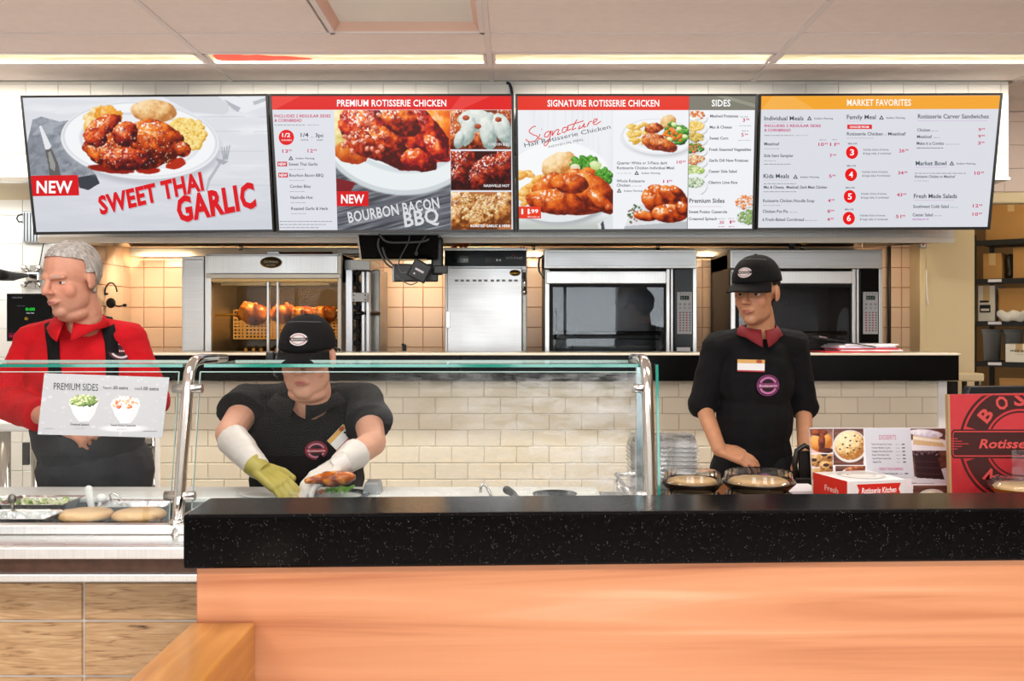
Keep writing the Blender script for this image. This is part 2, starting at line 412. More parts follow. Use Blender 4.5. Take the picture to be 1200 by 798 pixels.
_DG = None
def text_shape(s, bold=0.0, shear=0.0, res=2, spacing=1.0):
    cu = bpy.data.curves.new('t', 'FONT'); cu.body = s; cu.size = 1; cu.offset = bold; cu.shear = shear; cu.resolution_u = res; cu.space_character = spacing
    o = bpy.data.objects.new('t', cu); COL.objects.link(o)
    dg = bpy.context.evaluated_depsgraph_get(); me = bpy.data.meshes.new_from_object(o.evaluated_get(dg))
    vs = [tuple(v.co) for v in me.vertices]; fs = [tuple(p.vertices) for p in me.polygons]
    bpy.data.objects.remove(o); bpy.data.curves.remove(cu); bpy.data.meshes.remove(me)
    return vs, fs
class Print:
    """flat lettering and shapes on a plane; coordinates as on its canvas, y down; fn(x, y) -> world point, nrm lifts it off the surface"""
    def __init__(s, fn, nrm, lift=.0012): s.fn, s.n, s.lift, s.g, s.k = fn, Vector(nrm), lift, G(), 0; s.ymin = None
    def _add(s, pts, fs, col):
        if s.ymin: pts = [(x, max(y, s.ymin)) for x, y in pts]
        s.k += 1; off = s.n*(s.lift+.00003*s.k)
        s.g.add([Vector(s.fn(x, y))+off for x, y in pts], fs, col=col)
    def text(s, t, x, y, h, w=None, col='333333', al='l', ang=0, bold=.0, shear=0, res=2, sp=1.0):
        """x, y = left (or centre/right) and baseline; h = cap height; w = width to fit"""
        vs, fs = text_shape(t, bold, shear, res, sp)
        if not vs: return
        x0 = min(v[0] for v in vs); x1 = max(v[0] for v in vs); sy = h/.7; sx = (w/(x1-x0)) if w else sy*.8
        W = (x1-x0)*sx; ox = {'l': 0, 'c': -W/2, 'r': -W}[al]; c, n = math.cos(ang), math.sin(ang)
        pts = []
        for vx, vy, _ in vs:
            a, b = (vx-x0)*sx+ox, -vy*sy
            pts.append((x+a*c-b*n, y+a*n+b*c))
        s._add(pts, [tuple(reversed(f)) for f in fs], col)
    def rect(s, x0, y0, x1, y1, col): s._add([(x0, y0), (x0, y1), (x1, y1), (x1, y0)], [(0, 1, 2, 3)], col)
    def poly(s, pts, col): s._add(pts, [tuple(range(len(pts)))], col)
    def disc(s, cx, cy, rx, ry=None, col='ff0000', n=28):
        ry = ry or rx; s._add([(cx+rx*math.cos(-2*PI*i/n), cy+ry*math.sin(-2*PI*i/n)) for i in range(n)], [tuple(range(n))], col)
    def ring(s, cx, cy, r0, r1, col, a0=0, a1=2*PI, n=40, ky=1):
        p = []
        for i in range(n+1):
            a = a0+(a1-a0)*i/n
            p += [(cx+r0*math.cos(a), cy+r0*math.sin(a)*ky), (cx+r1*math.cos(a), cy+r1*math.sin(a)*ky)]
        s._add(p, [(2*i, 2*i+2, 2*i+3, 2*i+1) for i in range(n)], col)
    def fuzz(s, x, y, w, h, col='9a9aa2', seed=1):
        """small print too fine to read: a run of word-length strokes"""
        rg = random.Random(seed+int(x*7+y*13)); q = x
        while q < x+w:
            l = rg.uniform(1.5, 5)*h/1.6; l = min(l, x+w-q)
            if l > .4: s.rect(q, y-h*.55, q+l, y-h*.1, col)
            q += l+.8*h/1.6
    def build(s, name, m, parent, label=None):
        o = s.g.build(name, m, parent, label=label)
        if 'lettering' in name: o['kind'] = 'stuff'
        return o
# ================================================================ materials of the place
mat('paint_white', 'f2efea', .6, var=.02, vscale=3)
mat('ceiling_panel', 'f7ece8', .85, var=.02, vscale=20, bump=.15, bscale=180, rnd=.012)
mat('ceiling_grid', 'ece3e1', .5)
mat('paint_cream', 'e2cfa6', .55, var=.03, vscale=2)
mat('paint_tan', 'a08358', .7, var=.08, vscale=2)
mat('grout_white', 'cfc9bf', .9)
mat('grout_red', 'b0714e', .9)
mat('grout_grey', 'd8d6d2', .9)
mat('tile_white', 'eeebe4', .18, rnd=.03, var=.01, vscale=3)
mat('tile_cream', 'f0e6d2', .18, rnd=.03, var=.015, vscale=3)
mat('tile_pink_lit', 'efdcd0', .25, rnd=.03)  # pink light falling on the right bulkhead put into the tile colour
mat('tile_peach', 'e2c4a6', .2, rnd=.035, var=.02, vscale=5)
mat('floor_tile', 'e6dcd2', .4, var=.1, vscale=3)
mat('black_fascia', '040404', .3, spec=.15)
mat('ledge_top', 'ddd3c0', .25)
mat('white_trim', 'f1efee', .4)
steel('steel', 'd0d0ce', .26)
steel('steel_bright', 'e8e8e6', .34, (60, 60, 1), .2, .85)
steel('steel_panel', 'dcdcdc', .38, (1, 1, 50), .2, .9)
steel('steel_dark', '8a8680', .3)
steel('chrome', 'dededc', .12, (60, 60, 1), .15)
mat('alu', 'd9dcdf', .35, .8)
glass('glass_clear', (.97, .985, .98), .7)
glass('glass_guard', (.965, .98, .975), .2)
glass('glass_fogged', (.965, .98, .975), .2, fog=.4, fogx=(-.05, .75))
mat('glass_edge', '1f8a78', .1, emit=None, coat=.5)
mat('black_plastic', '0c0c0d', .35)
mat('black_matte', '080808', .7)
mat('dark_rubber', '121212', .6)
mat('white_plastic', 'eeeeee', .35)
attr_mat('screen', .35, 1.0, spec=.12)
attr_mat('print', .55)
attr_mat('paint', .45)
attr_mat('food', .4, bump=.3, bscale=120)

def wood(name, stops, scale, stretch, rough=.4, coat=.2, dist=1.5, bump=.1):
    m, nt, b = new_mat(name)
    v = mapped(nt, stretch)
    nz = N(nt, 'ShaderNodeTexNoise', Scale=scale, Detail=7, Distortion=dist); nt.links.new(v, nz.inputs['Vector'])
    c = ramp(nt, nz.outputs[0], [(p, lin(q)) for p, q in stops]); nt.links.new(c, b.inputs['Base Color'])
    b.inputs['Roughness'].default_value = rough; b.inputs['Coat Weight'].default_value = coat; b.inputs['Coat Roughness'].default_value = .15
    bp = N(nt, 'ShaderNodeBump', Strength=bump, Distance=.004); nt.links.new(nz.outputs[0], bp.inputs['Height']); nt.links.new(bp.outputs[0], b.inputs['Normal'])
    return m, nt, b
wood('laminate_beech', [(.3, 'b4704a'), (.42, 'c8865c'), (.56, 'd29168'), (.72, 'e0a884')], 1.8, (.3, 1, 9), .38, .25, 1.0, .02)
wood('oak', [(.2, '80501a'), (.45, 'a8702e'), (.6, 'b67e3a'), (.85, 'c8964e')], 5, (5, .5, 5), .35, .3, .6, .05)
wood('tile_woodlook', [(.24, '3c2c1c'), (.33, '8c6a44'), (.42, 'bd966a'), (.6, 'cda87c'), (.8, 'e0c49c')], 11, (.8, 9, 1), .45, .1, 1.2, .2)
# black speckled solid-surface stone
m, nt, b = new_mat('black_granite')
vo = N(nt, 'ShaderNodeTexVoronoi', Scale=230); nt.links.new(mapped(nt), vo.inputs['Vector'])
r1 = ramp(nt, vo.outputs['Distance'], [(.0, (1, 1, 1)), (.24, (0, 0, 0))])
n2 = N(nt, 'ShaderNodeTexNoise', Scale=60, Detail=4); nt.links.new(mapped(nt), n2.inputs['Vector'])
r2 = ramp(nt, n2.outputs[0], [(.5, (0, 0, 0)), (.56, (1, 1, 1))])
mm = N(nt, 'ShaderNodeMix', data_type='RGBA', blend_type='MULTIPLY'); mm.inputs[0].default_value = 1
nt.links.new(r1, mm.inputs[6]); nt.links.new(r2, mm.inputs[7])
m3 = N(nt, 'ShaderNodeMix', data_type='RGBA'); m3.inputs[6].default_value = (.0012, .0012, .0015, 1); m3.inputs[7].default_value = (.17, .175, .185, 1)
nt.links.new(mm.outputs[2], m3.inputs[0]); nt.links.new(m3.outputs[2], b.inputs['Base Color'])
b.inputs['Roughness'].default_value = .16; b.inputs['Specular IOR Level'].default_value = .14

# ================================================================ room shell
CE = 2.59
fl = G().box((-5, -3.1, -.1), (5.2, 8, 0)).build('floor', 'floor_tile'); struct(fl, 'pale tiled restaurant floor behind the counters')  # unseen floor coloured pale to bounce light up to the ceiling
ce = G().box((-5, -3.1, CE+.03), (5.2, 8, CE+.12)).build('ceiling', 'paint_white'); struct(ce, 'suspended ceiling of pale pinkish panels in a white grid')
GX = [-4.991+1.22*0, -3.771, -2.551, -1.331, -.111, 1.109, 2.329, 3.549, 4.769]
GY = [-.76, .46, 1.07, 1.68, 2.06, 2.67, 3.28, 3.89, 4.17, 4.36, 4.65]
for i in range(len(GX)-1):
    for j in range(len(GY)-1):
        x0, x1, y0, y1 = GX[i]+.012, GX[i+1]-.012, GY[j]+.008, GY[j+1]-.008
        if GY[j] == 4.17: continue
        if i == 3 and GY[j] == 3.28: x1 = -.735
        G().box((x0, y0, CE), (x1, y1, CE+.02)).build('ceiling_panel', 'ceiling_panel', ce, bevel=.002)
for j in (0, 1):
    for i in range(6, 8): G().box((GX[i]+.012, 4.66+j*.33, CE), (GX[i+1]-.012, 4.98+j*.33, CE+.02)).build('ceiling_panel', 'ceiling_panel', ce, bevel=.002)
for x in GX: G().box((x-.012, -.8, CE-.004), (x+.012, 4.65, CE+.028)).build('grid_rail', 'ceiling_grid', ce, bevel=.002)
for y in GY[:-1]: G().box((-5, y-.006, CE-.0025), (4.8, y+.006, CE+.028)).build('grid_rail', 'ceiling_grid', ce, bevel=.0015)

# strip lights let into the ceiling (emissive stained lens)
m, nt, b = new_mat('light_lens')
v = mapped(nt, (1.2, 7, 1), 'Object')
n1 = N(nt, 'ShaderNodeTexNoise', Scale=2.2, Detail=9, Roughness=.7); nt.links.new(v, n1.inputs['Vector'])
c1 = ramp(nt, n1.outputs[0], [(.36, lin('b39e62')), (.46, lin('dccb96')), (.56, lin('f4e9c4')), (.75, lin('fff6dc'))])
nt.links.new(c1, b.inputs['Emission Color']); b.inputs['Emission Strength'].default_value = .92
b.inputs['Base Color'].default_value = (.5, .48, .4, 1)
mat('stain_red', 'd84028', .6, emit='f05840', estr=.8)
where = ['at the far left end of the ceiling strip', 'second from the left, above the sweet thai screen', 'above the premium chicken screen, smeared red at one end',
         'above the signature chicken screen', 'above the market favourites screen', 'at the right end of the ceiling strip', 'beyond the right end']
for i in range(1, 7):
    x0, x1 = GX[i]+.014, GX[i+1]-.014
    c = ((x0+x1)/2, 4.265, CE)
    r = root('ceiling_light', c, 'narrow yellowed strip light '+where[i-1], 'light', 'strip lights in the ceiling')
    g = G(); g.box((x0, 4.18, CE), (x1, 4.196, CE+.025)); g.box((x0, 4.334, CE-.002), (x1, 4.35, CE+.025))
    g.box((x0, 4.18, CE), (x0+.012, 4.35, CE+.025)); g.box((x1-.012, 4.18, CE), (x1, 4.35, CE+.025)); g.build('light_frame', 'ceiling_grid', r)
    G().box((x0+.012, 4.196, CE+.006), (x1-.012, 4.334, CE+.014)).build('lens', 'light_lens', r)
    G().box((x0+.012, 4.318, CE+.001), (x1-.012, 4.334, CE+.004)).build('reflector_edge', mat('lamp_bright', 'ffffff', emit='fff6df', estr=3.0), r, label='bright lower edge of the lens')
    if i == 3:
        g = G(); n_ = 24; up_ = []; dn_ = []
        for k in range(n_+1):
            t = k/n_; h_ = .066*(1-t)**.5*min(1, t*12+.5); q = x0+.03+.42*t; mid = 4.262+.02*t; w1 = .012*math.sin(t*23)*(1-t); dn_.append((q, mid-h_+w1, CE+.005)); up_.append((q, mid+h_*.9-w1*.6, CE+.005))
        g.add(dn_+up_, [(k, k+1, n_+2+k, n_+1+k) for k in range(n_)]); g.build('red_smear', 'stain_red', r, label='red smear on the lens')

# square unlit troffer, floor's pink reflection put into its colours and glow
tx0, tx1, ty0, ty1 = -.722, -.118, 3.284, 3.886
r = root('ceiling_troffer', ((tx0+tx1)/2, (ty0+ty1)/2, CE), 'square recessed troffer with sloped sides and a lens tinted by reflected pink', 'light')
g = G(); a, b_ = .022, .075
for s_ in ((tx0, ty0, tx1, ty0+a), (tx0, ty1-a, tx1, ty1), (tx0, ty0, tx0+a, ty1), (tx1-a, ty0, tx1, ty1)): g.box((s_[0], s_[1], CE-.006), (s_[2], s_[3], CE+.012))
g.build('light_frame', 'ceiling_grid', r, bevel=.002)
o_ = [(tx0+a, ty0+a), (tx1-a, ty0+a), (tx1-a, ty1-a), (tx0+a, ty1-a)]; i_ = [(tx0+b_, ty0+b_), (tx1-b_, ty0+b_), (tx1-b_, ty1-b_), (tx0+b_, ty1-b_)]
mat('troffer_side', 'e6c3b2', .3, .3); mat('troffer_lens', 'f3dad5', .4, var=.05, vscale=4, emit='f0d2cc', estr=.25)
for k in range(4):
    n_ = (k+1) % 4
    G().hexa([(*o_[k], CE), (*o_[n_], CE), (*i_[n_], CE+.07), (*i_[k], CE+.07), (*o_[k], CE+.004), (*o_[n_], CE+.004), (*i_[n_], CE+.076), (*i_[k], CE+.076)]).build('side_reflector', 'troffer_side', r)
G().box((tx0+b_, ty0+b_, CE+.07), (tx1-b_, ty1-b_, CE+.078)).build('lens', 'troffer_lens', r)

# bulkhead the screens hang on: main run, deep left run, right run set further back
zb = Z(208, 4.65)
wu = G().box((-5, 4.66, zb), (2.307, 4.9, CE+.03)).build('wall_upper', 'grout_white'); struct(wu, 'white tiled bulkhead above the pass')
def vis_up(c):
    x, y = px_of(c); return -30 < x < 30 or 1160 < x or y < 116
tiles(wu, (-3.2, 4.66, CE+.0), (1, 0, 0), (0, 0, -1), 0, 0, .152, .11, 'tile_white')
tiles(wu, (2.307, 4.66, zb), (-1, 0, 0), (0, 0, 1), .0, .0, .152, .11, 'tile_white')
tiles(wu, (-3.0, 4.66, zb), (1, 0, 0), (0, 0, 1), 5.307, CE-zb, .152, .1095, 'tile_white', gap=.0018, d=.005, off=(.05, 0), visible=vis_up)
lt = G().box((-5, 4.63, zb-.022), (X(36, 4.65)+.3, 4.68, zb)).build('trim_1', 'steel'); struct(lt, 'thin metal strip under the left bulkhead')
so = G().box((-5, 4.67, zb-.005), (-2.05, 5.45, zb+.02)).build('wall_soffit', 'paint_cream'); struct(so, 'cream underside of the left bulkhead')
lt = G().box((2.0, 4.64, zb-.012), (2.307, 4.95, zb)).build('trim_2', 'white_trim'); struct(lt, 'white lip under the right end of the bulkhead')
wr = G().box((2.2, 5.32, Z(225, 5.32)), (5.2, 5.5, CE+.03)).build('wall_upper_right', 'grout_white'); struct(wr, 'tiled bulkhead at the right, coloured as lit pink')
tiles(wr, (2.3, 5.32, Z(225, 5.32)), (1, 0, 0), (0, 0, 1), .62, CE-Z(225, 5.32), .31, .125, 'tile_pink_lit', gap=.0015, shift=.5)
tr = G().box((2.2, 5.26, Z(238, 5.26)), (5.2, 5.34, Z(225, 5.26))).build('trim_3', 'paint_cream', bevel=.008); struct(tr, 'cream moulding along the bottom of the right bulkhead')

# kitchen back wall in small peach tiles
BY = 6.2
wb = G().box((X(150, BY), BY, 0), (2.47, BY+.12, CE)).build('wall_back', 'grout_red'); struct(wb, 'peach tiled kitchen wall behind the ovens')
def vis_back(c):
    x, y = px_of(c)
    if not 262 < y < 416: return False
    return 150 < x < 216 or 440 < x < 530 or 610 < x < 645 or 812 < x < 862 or 1030 < x < 1090 or (y < 303 and 600 < x < 1090)
tp = 23.35*BY/F
tiles(wb, (X(153, BY), BY, .05), (1, 0, 0), (0, 0, 1), X(1079, BY)-X(153, BY), 2.12, tp, tp, 'tile_peach', gap=.0035, off=(.04, (Z(337, BY)-.05) % tp*-1+tp), visible=vis_back)
ws = G().box((X(153, BY)-.1, 5.44, 0), (X(153, BY), BY, CE)).build('wall_left', 'grout_red'); struct(ws, 'peach tiled return wall at the left of the ovens')
tiles(ws, (X(153, BY), 5.44, .05), (0, 1, 0), (0, 0, 1), .76, 2.12, tp, tp, 'tile_peach', gap=.0035, off=(0, (Z(337, BY)-.05) % tp*-1+tp), visible=lambda c: 262 < px_of(c)[1] < 416)
ww = G().box((-5, 5.44, 0), (X(153, BY)-.1, 5.56, CE)).build('wall_back_left', 'grout_grey'); struct(ww, 'white tiled wall behind the man in red')
tiles(ww, (-3.0, 5.44, .5), (1, 0, 0), (0, 0, 1), 3.0+X(153, BY)-.0, 1.75, .155, .155, 'tile_white', gap=.002, visible=lambda c: -20 < px_of(c)[0] < 170 and 230 < px_of(c)[1] < 600)
t = G().box((X(1078, 6.04), 6.04, .3), (X(1085, 6.04), 6.199, CE)).build('trim_4', 'paint_cream', bevel=.004); struct(t, 'cream corner trim beside the tiles')
mat('dining_wall', '8c7c6c', .7)
g = G(); xs_ = [-5, -3.85, -2.35, -1.95, -.45, -.05, 1.45, 1.85, 3.35, 5.2]
g.box((-5, -3.1, 0), (5.2, -3, .82)); g.box((-5, -3.1, 2.38), (5.2, -3, CE+.03))
for k in range(0, 10, 2): g.box((xs_[k], -3.1, .82), (xs_[k+1], -3, 2.38))
wt = g.build('wall_behind_camera', 'dining_wall'); struct(wt, 'dining room window wall')
for k in range(1, 9, 2):
    o = G().box((xs_[k], -3.06, .82), (xs_[k+1], -3.05, 2.38)).build('window_%d' % ((k+1)//2), 'glass_clear'); struct(o, 'dining room window')
    G().box(((xs_[k]+xs_[k+1])/2-.02, -3.08, .82), ((xs_[k]+xs_[k+1])/2+.02, -3.03, 2.38)).build('window_frame', 'black_matte', o)
    G().box((xs_[k], -3.08, 1.26), (xs_[k+1], -3.02, 1.32)).build('window_frame', 'black_matte', o)
wc = G().box((X(1085, 6.04)+.0005, 6.05, 0), (X(1142, 6.05), 6.35, CE)).build('wall_pier', 'paint_cream'); struct(wc, 'plain cream pier left of the storage shelves')
wt = G().box((2.3, 7.6, 0), (5.2, 7.7, CE)).build('wall_storeroom', 'paint_tan'); struct(wt, 'tan wall behind the storage shelves')
wt = G().box((5.1, -3.1, 0), (5.2, 8, CE)).build('wall_right', 'paint_tan'); struct(wt)
wt = G().box((-5, -3.1, 0), (-4.9, 5.5, CE)).build('wall_far_left', 'paint_white'); struct(wt)

# low tiled wall of the pass, with its black ledge
PX0, PX1 = X(187, 4.76), X(1099, 4.76)
wm = G().box((PX0, 4.767, 0), (PX1, 4.93, 1.17)).build('wall_middle', 'grout_white'); struct(wm, 'low wall of glazed brick tiles under the black ledge')
tw, th = .1553, 19.3*4.76/F
vis_m = lambda c: px_of(c)[1] < 592
tiles(wm, (PX0, 4.767, .3), (1, 0, 0), (0, 0, 1), PX1-PX0, Z(446, 4.767)-.3, tw, th, 'tile_cream', gap=.0025, d=.007, shift=.5, off=(.08, -((Z(446, 4.767)-.3) % th)+th), visible=vis_m)
for k, (a, b2) in enumerate(((X(1098, 4.76), X(1108, 4.76)), (X(149, 4.76), X(153, 4.76)), (X(183, 4.76), X(188, 4.76)))):
    t = G().box((a, 4.74, 0), (b2, 4.94, Z(446, 4.74))).build('trim_%d' % (5+k), 'white_trim', bevel=.004); struct(t, 'white end trim of the tiled low wall')
lx0, lx1 = X(150, 4.68), X(1124, 4.68)
r = root('pass_ledge', ((lx0+lx1)/2, 4.8, 1.18), 'long black-fronted ledge with a pale top, running below the ovens', 'ledge')
for a, b2 in [(lx0+(lx1-lx0)*k/5, lx0+(lx1-lx0)*(k+1)/5) for k in range(5)]:
    G().box((a+.0008, 4.68, Z(446, 4.68)), (b2-.0008, 4.70, Z(416.5, 4.68))).build('fascia_panel', 'black_fascia', r, bevel=.0015)
G().box((lx0, 4.70, Z(444, 4.70)), (lx1, 5.02, Z(417, 4.70))).build('ledge_core', 'black_matte', r)
G().box((lx0, 4.675, Z(416.5, 4.675)), (lx1+.004, 5.05, Z(414, 4.675))).build('ledge_top', 'ledge_top', r, bevel=.002)

# front of the serving line: wood-look tiles
wn = G().box((-3.2, 2.607, 0), (X(236, 2.6), 2.66, Z(682, 2.6))).build('wall_front', 'grout_grey'); struct(wn, 'wood-look tiled front of the serving line')
ph, pw = .1448, .60
jz = Z(728, 2.6)
tiles(wn, (-2.93, 2.607, .0), (1, 0, 0), (0, 0, 1), 2.93+X(236, 2.6), Z(682, 2.6), pw, ph, 'tile_woodlook', gap=.006, d=.007, off=(-((X(97.5, 2.6)+2.93) % pw)+pw, -(jz % ph)+ph), visible=lambda c: c.z > .35 and -60 < px_of(c)[0] < 260)

# low partition in front: beech laminate with black stone cap, turned a little
PR = math.radians(2.35)
PM = Matrix.Translation((-.668, 2.0, 0)) @ Matrix.Rotation(PR, 4, 'Z')
wp = G().box((.024, .03, 0), (3.2, .17, .955), M=PM).build('wall_near', 'black_matte'); struct(wp, 'low partition wall faced in salmon beech laminate')
G().box((.024, .02, 0), (3.2, .03, .9585), M=PM).build('laminate_panel', 'laminate_beech', wp)
G().box((.02, .028, 0), (.024, .17, .9585), M=PM).build('laminate_end', 'laminate_beech', wp)
ROOTM_CAP = PM
r = root('counter_cap', (-.668, 2.0, .958), 'thick black speckled stone cap on the partition in the foreground', 'counter', rz=PR)
zt, zb2 = 1.0690, .9595
G().box((0, 0, zb2), (3.25, .2, zt), M=PM).build('slab', 'black_granite', r, bevel=.006, seg=3)

# oak end of a booth back against the partition
r = root('booth_rail', (X(262, 1.9), 1.8, 0), 'honey oak booth end post butting against the salmon partition', 'booth')
ob = [P(228, 732, 2.0), P(296.5, 732, 2.0)]; zz = ob[0].z; xs = (X(222, 2.0), X(296.5, 2.0))
g = G(); g.hexa([(xs[0], 1.2, .0), (xs[1], 1.2, .0), (xs[1], 2.015, .0), (xs[0], 2.015, 0), (xs[0], 1.2, zz), (xs[1], 1.2, zz), (xs[1], 2.015, zz), (xs[0], 2.015, zz)])
g.build('post', 'oak', r, bevel=.004)
# ================================================================ menu screens
TN = Vector((0, -1, -.1967)).normalized()      # screens lean forward, faces tipped down towards the queue
TP = Vector((0, 4.45, 2.483))
scr = on_plane(TP, TN)
quads = [[(24, 112), (314, 110), (322, 272), (40, 275)], [(315.5, 110), (602, 110), (604, 272), (324.5, 273)],
         [(604, 110), (888, 110), (884, 271), (605.5, 272)], [(889.5, 110), (1175, 109), (1160, 269), (885.5, 270)]]
labels = ['leftmost menu screen, a glazed chicken plate and the words sweet thai garlic', 'menu screen headed premium rotisserie chicken, under a red bar',
          'menu screen headed signature rotisserie chicken with a column of sides', 'rightmost menu screen headed market favourites in an orange bar']
RED, INK, PINKT, GR = 'd8161e', '3c4150', 'c9245c', '9c9ca6'
ROOTS = []; BACK = []
for qi, q in enumerate(quads):
    W_ = [scr(*p) for p in q]
    c = (W_[2]+W_[3])/2
    r = root('menu_screen', (c.x, c.y+.02, c.z), labels[qi], 'screen', 'row of menu screens'); ROOTS.append(r)
    back = -TN
    g = G(); pp = [W_[3], W_[2], W_[1], W_[0]]
    g.hexa([pp[0]+back*.05, pp[1]+back*.05, pp[1]+back*.006, pp[0]+back*.006, pp[3]+back*.05, pp[2]+back*.05, pp[2]+back*.006, pp[3]+back*.006])
    g.build('housing', 'black_plastic', r, bevel=.004)
    bz = [(q[0][0]+2.6, q[0][1]+2.6), (q[1][0]-2.8, q[1][1]+2.6), (q[2][0]-2.8, q[2][1]-3.2), (q[3][0]+2.8, q[3][1]-3.2)]
    I_ = [scr(*p) for p in bz]
    g = G()
    for k in range(4):
        n_ = (k+1) % 4; g.hexa([W_[k]+back*.007, W_[n_]+back*.007, I_[n_]+back*.007, I_[k]+back*.007, W_[k]-back*.004, W_[n_]-back*.004, I_[n_]-back*.002, I_[k]-back*.002])
    g.build('bezel', 'black_plastic', r)
    BACK.append(bz)
    # mounting arm back to the bulkhead
    m_ = (W_[0]+W_[1])/2+back*.05; m2 = m_.copy(); m2.z -= .12
    G().box((m2.x-.05, m2.y-.01, m2.z-.06), (m2.x+.05, 4.655, m2.z+.06)).build('wall_bracket', 'black_matte', r)

CH = ['4a0e06', '96280a', 'd0500e', 'ec7c24', 'f8a850']; GLZ = ['3c0a10', '8c1c14', 'c83c14', 'e8702a', 'f4a860']
MAC = [['c8922c', 'eec45c', 'fbe49a'], ['d6a43c', 'f4d478', 'fff0b8']]; GREEN = [['16400e', '2f7a1c', '6cb838'], ['1e5214', '3f8f2a', '9ad45c']]
CAR = [['c04a08', 'ea7a1e', 'ffa850']]; BUN = ['c98a44', 'e9bd7e', 'f8dfb0']
def plain(r, bz, col): 
    c = Canvas(bz[0][0], bz[0][1], bz[1][0], bz[3][1], 1/40, col, quad=bz); return c.build('display', 'screen', r, lambda x, y: scr(x, y)-TN*.0015)
# ---- screen 1
bz = BACK[0]
c = Canvas(27, 114, 311, 270, 1.6, 'dcdee4', quad=bz)
c.put(np.clip((fbm(c.xx/60, c.yy/8, 4, 3)-.45)*1.5, 0, .5), 'f4f5f8'); c.put(np.clip((c.yy-190)/140, 0, .5), 'c2c6cf')
for yy in (136, 153, 176, 216): c.rect(230, yy, 320, yy+.5, 'c4c7ce')
c.disc(236, 108, 50, 12, 'c7cad1'); c.disc(236, 106, 46, 11, 'eeeff2'); c.poly([(188, 112), (270, 113), (268, 130), (262, 134), (225, 131)], 'd3d5da')
c.poly([(254, 112), (270, 112), (300, 117), (312, 113), (312, 124), (286, 132), (276, 128)], 'e8e9ed'); c.poly([(262, 116), (282, 126), (279, 131), (272, 127)], 'b2b5bd'); c.poly([(296, 119), (312, 114), (312, 118), (298, 123)], 'b9bcc4')
nap = [(38, 140), (48, 136), (70, 142), (88, 139), (100, 150), (96, 180), (112, 204), (116, 214), (104, 222), (92, 219), (34, 214), (30, 175)]
m = c.a.copy(); c.poly(nap, '8d929c'); msk = (np.abs(c.a-m).sum(2) > 1e-6).astype(float)
c.put(msk*np.clip((fbm(c.xx/5, c.yy/5, 4, 8)-.4)*2, 0, 1), '6c717c'); c.put(msk*np.clip((fbm(c.xx/14+c.yy/20, c.yy/9, 3, 2)-.52)*4, 0, .8), 'aeb3bb')
c.poly([(90, 207), (112, 203), (117, 214), (103, 222), (93, 219)], '3c3f48')
c.poly([(46, 148), (48, 146), (60, 170), (58, 174), (53, 174)], 'e6e8ec'); c.poly([(53, 175), (60, 173), (68, 190), (72, 208), (58, 206), (56, 190)], '62605f'); c.poly([(56, 178), (59, 176), (65, 192), (64, 200), (59, 196)], '9a9896')
for k in range(4): c.poly([(259+k*3.2, 172-k), (260.4+k*3.2, 172-k), (263+k*1.3, 186), (261+k*1.3, 186)], 'a9acb4')
c.poly([(252, 184), (268, 188), (262, 192), (256, 190)], 'a9acb4'); c.poly([(256, 190), (259, 191), (246, 212), (243, 224), (241, 222), (244, 208)], 'b5b8bf')
c.plate(164, 164, 93, 45, .06)
c.blob(120, 140, 22, 15, ['c98c22', 'efc777', 'f8e8c4'], .1, .15, .6, .3, .4, 4); c.blob(128, 136, 17, 12, ['d07c0e', 'eb9c2c', 'ffc45e'], .3, .12, .5, .4, .6, 9); c.blob(106, 146, 8, 11, ['e0a23a', 'f3ca74', 'fff0cc'], .3, .3, .5)
c.blob(180, 130, 27, 13, ['b9783c', 'e2ab6c', 'f5d29c', 'fbe8c6'], .05, .2, .45, 0, .12, 3)
c.scatter(217, 157, 23, 18, 240, 3.4, MAC, 3, .8)
c.disc(174, 199, 14, 4, 'a81d06', 0, wob=.4, seed=2); c.disc(206, 191, 12, 6, 'b52a0c', -.3, wob=.4, seed=3); c.disc(130, 197, 26, 5, '8c1706', .1, wob=.4, seed=5)
for a in ((120, 150, 25, 13, -.5, 1), (165, 172, 42, 26, .05, 2), (132, 178, 34, 20, .25, 6), (184, 163, 34, 22, .35, 4), (112, 160, 14, 11, .2, 7), (214, 174, 10, 9, .4, 8), (147, 156, 15, 15, .2, 3), (150, 185, 30, 13, .1, 11)):
    c.blob(a[0], a[1], a[2], a[3], GLZ if a[5] % 2 else CH, a[4], .16, .6, 1.0, .25, a[5])
rg = random.Random(5)
for _ in range(130): c.disc(rg.uniform(108, 200), rg.uniform(146, 192), .8, .55, 'f4dcb4', rg.random()*3, op=.8)
c.build('display', 'screen', ROOTS[0])
p = Print(scr, TN)
p.poly([(34.5, 206), (91.5, 205), (93, 229), (36, 230)], RED); p.text('NEW', 64, 226, 14, 42, 'ffffff', 'c', bold=.025, sp=1.05)
for dx, col in ((1.2, 'b8bac2'), (0, 'dc1620')):
    p.text('SWEET THAI', 118+dx, 251+dx, 20.5, 126, col, ang=-.235, bold=.043, shear=.08, sp=1.08)
    p.text('GARLIC', 210+dx, 260+dx, 28, 94, col, ang=-.2, bold=.045, shear=.08, sp=1.08)
p.build('lettering', 'screen', ROOTS[0])
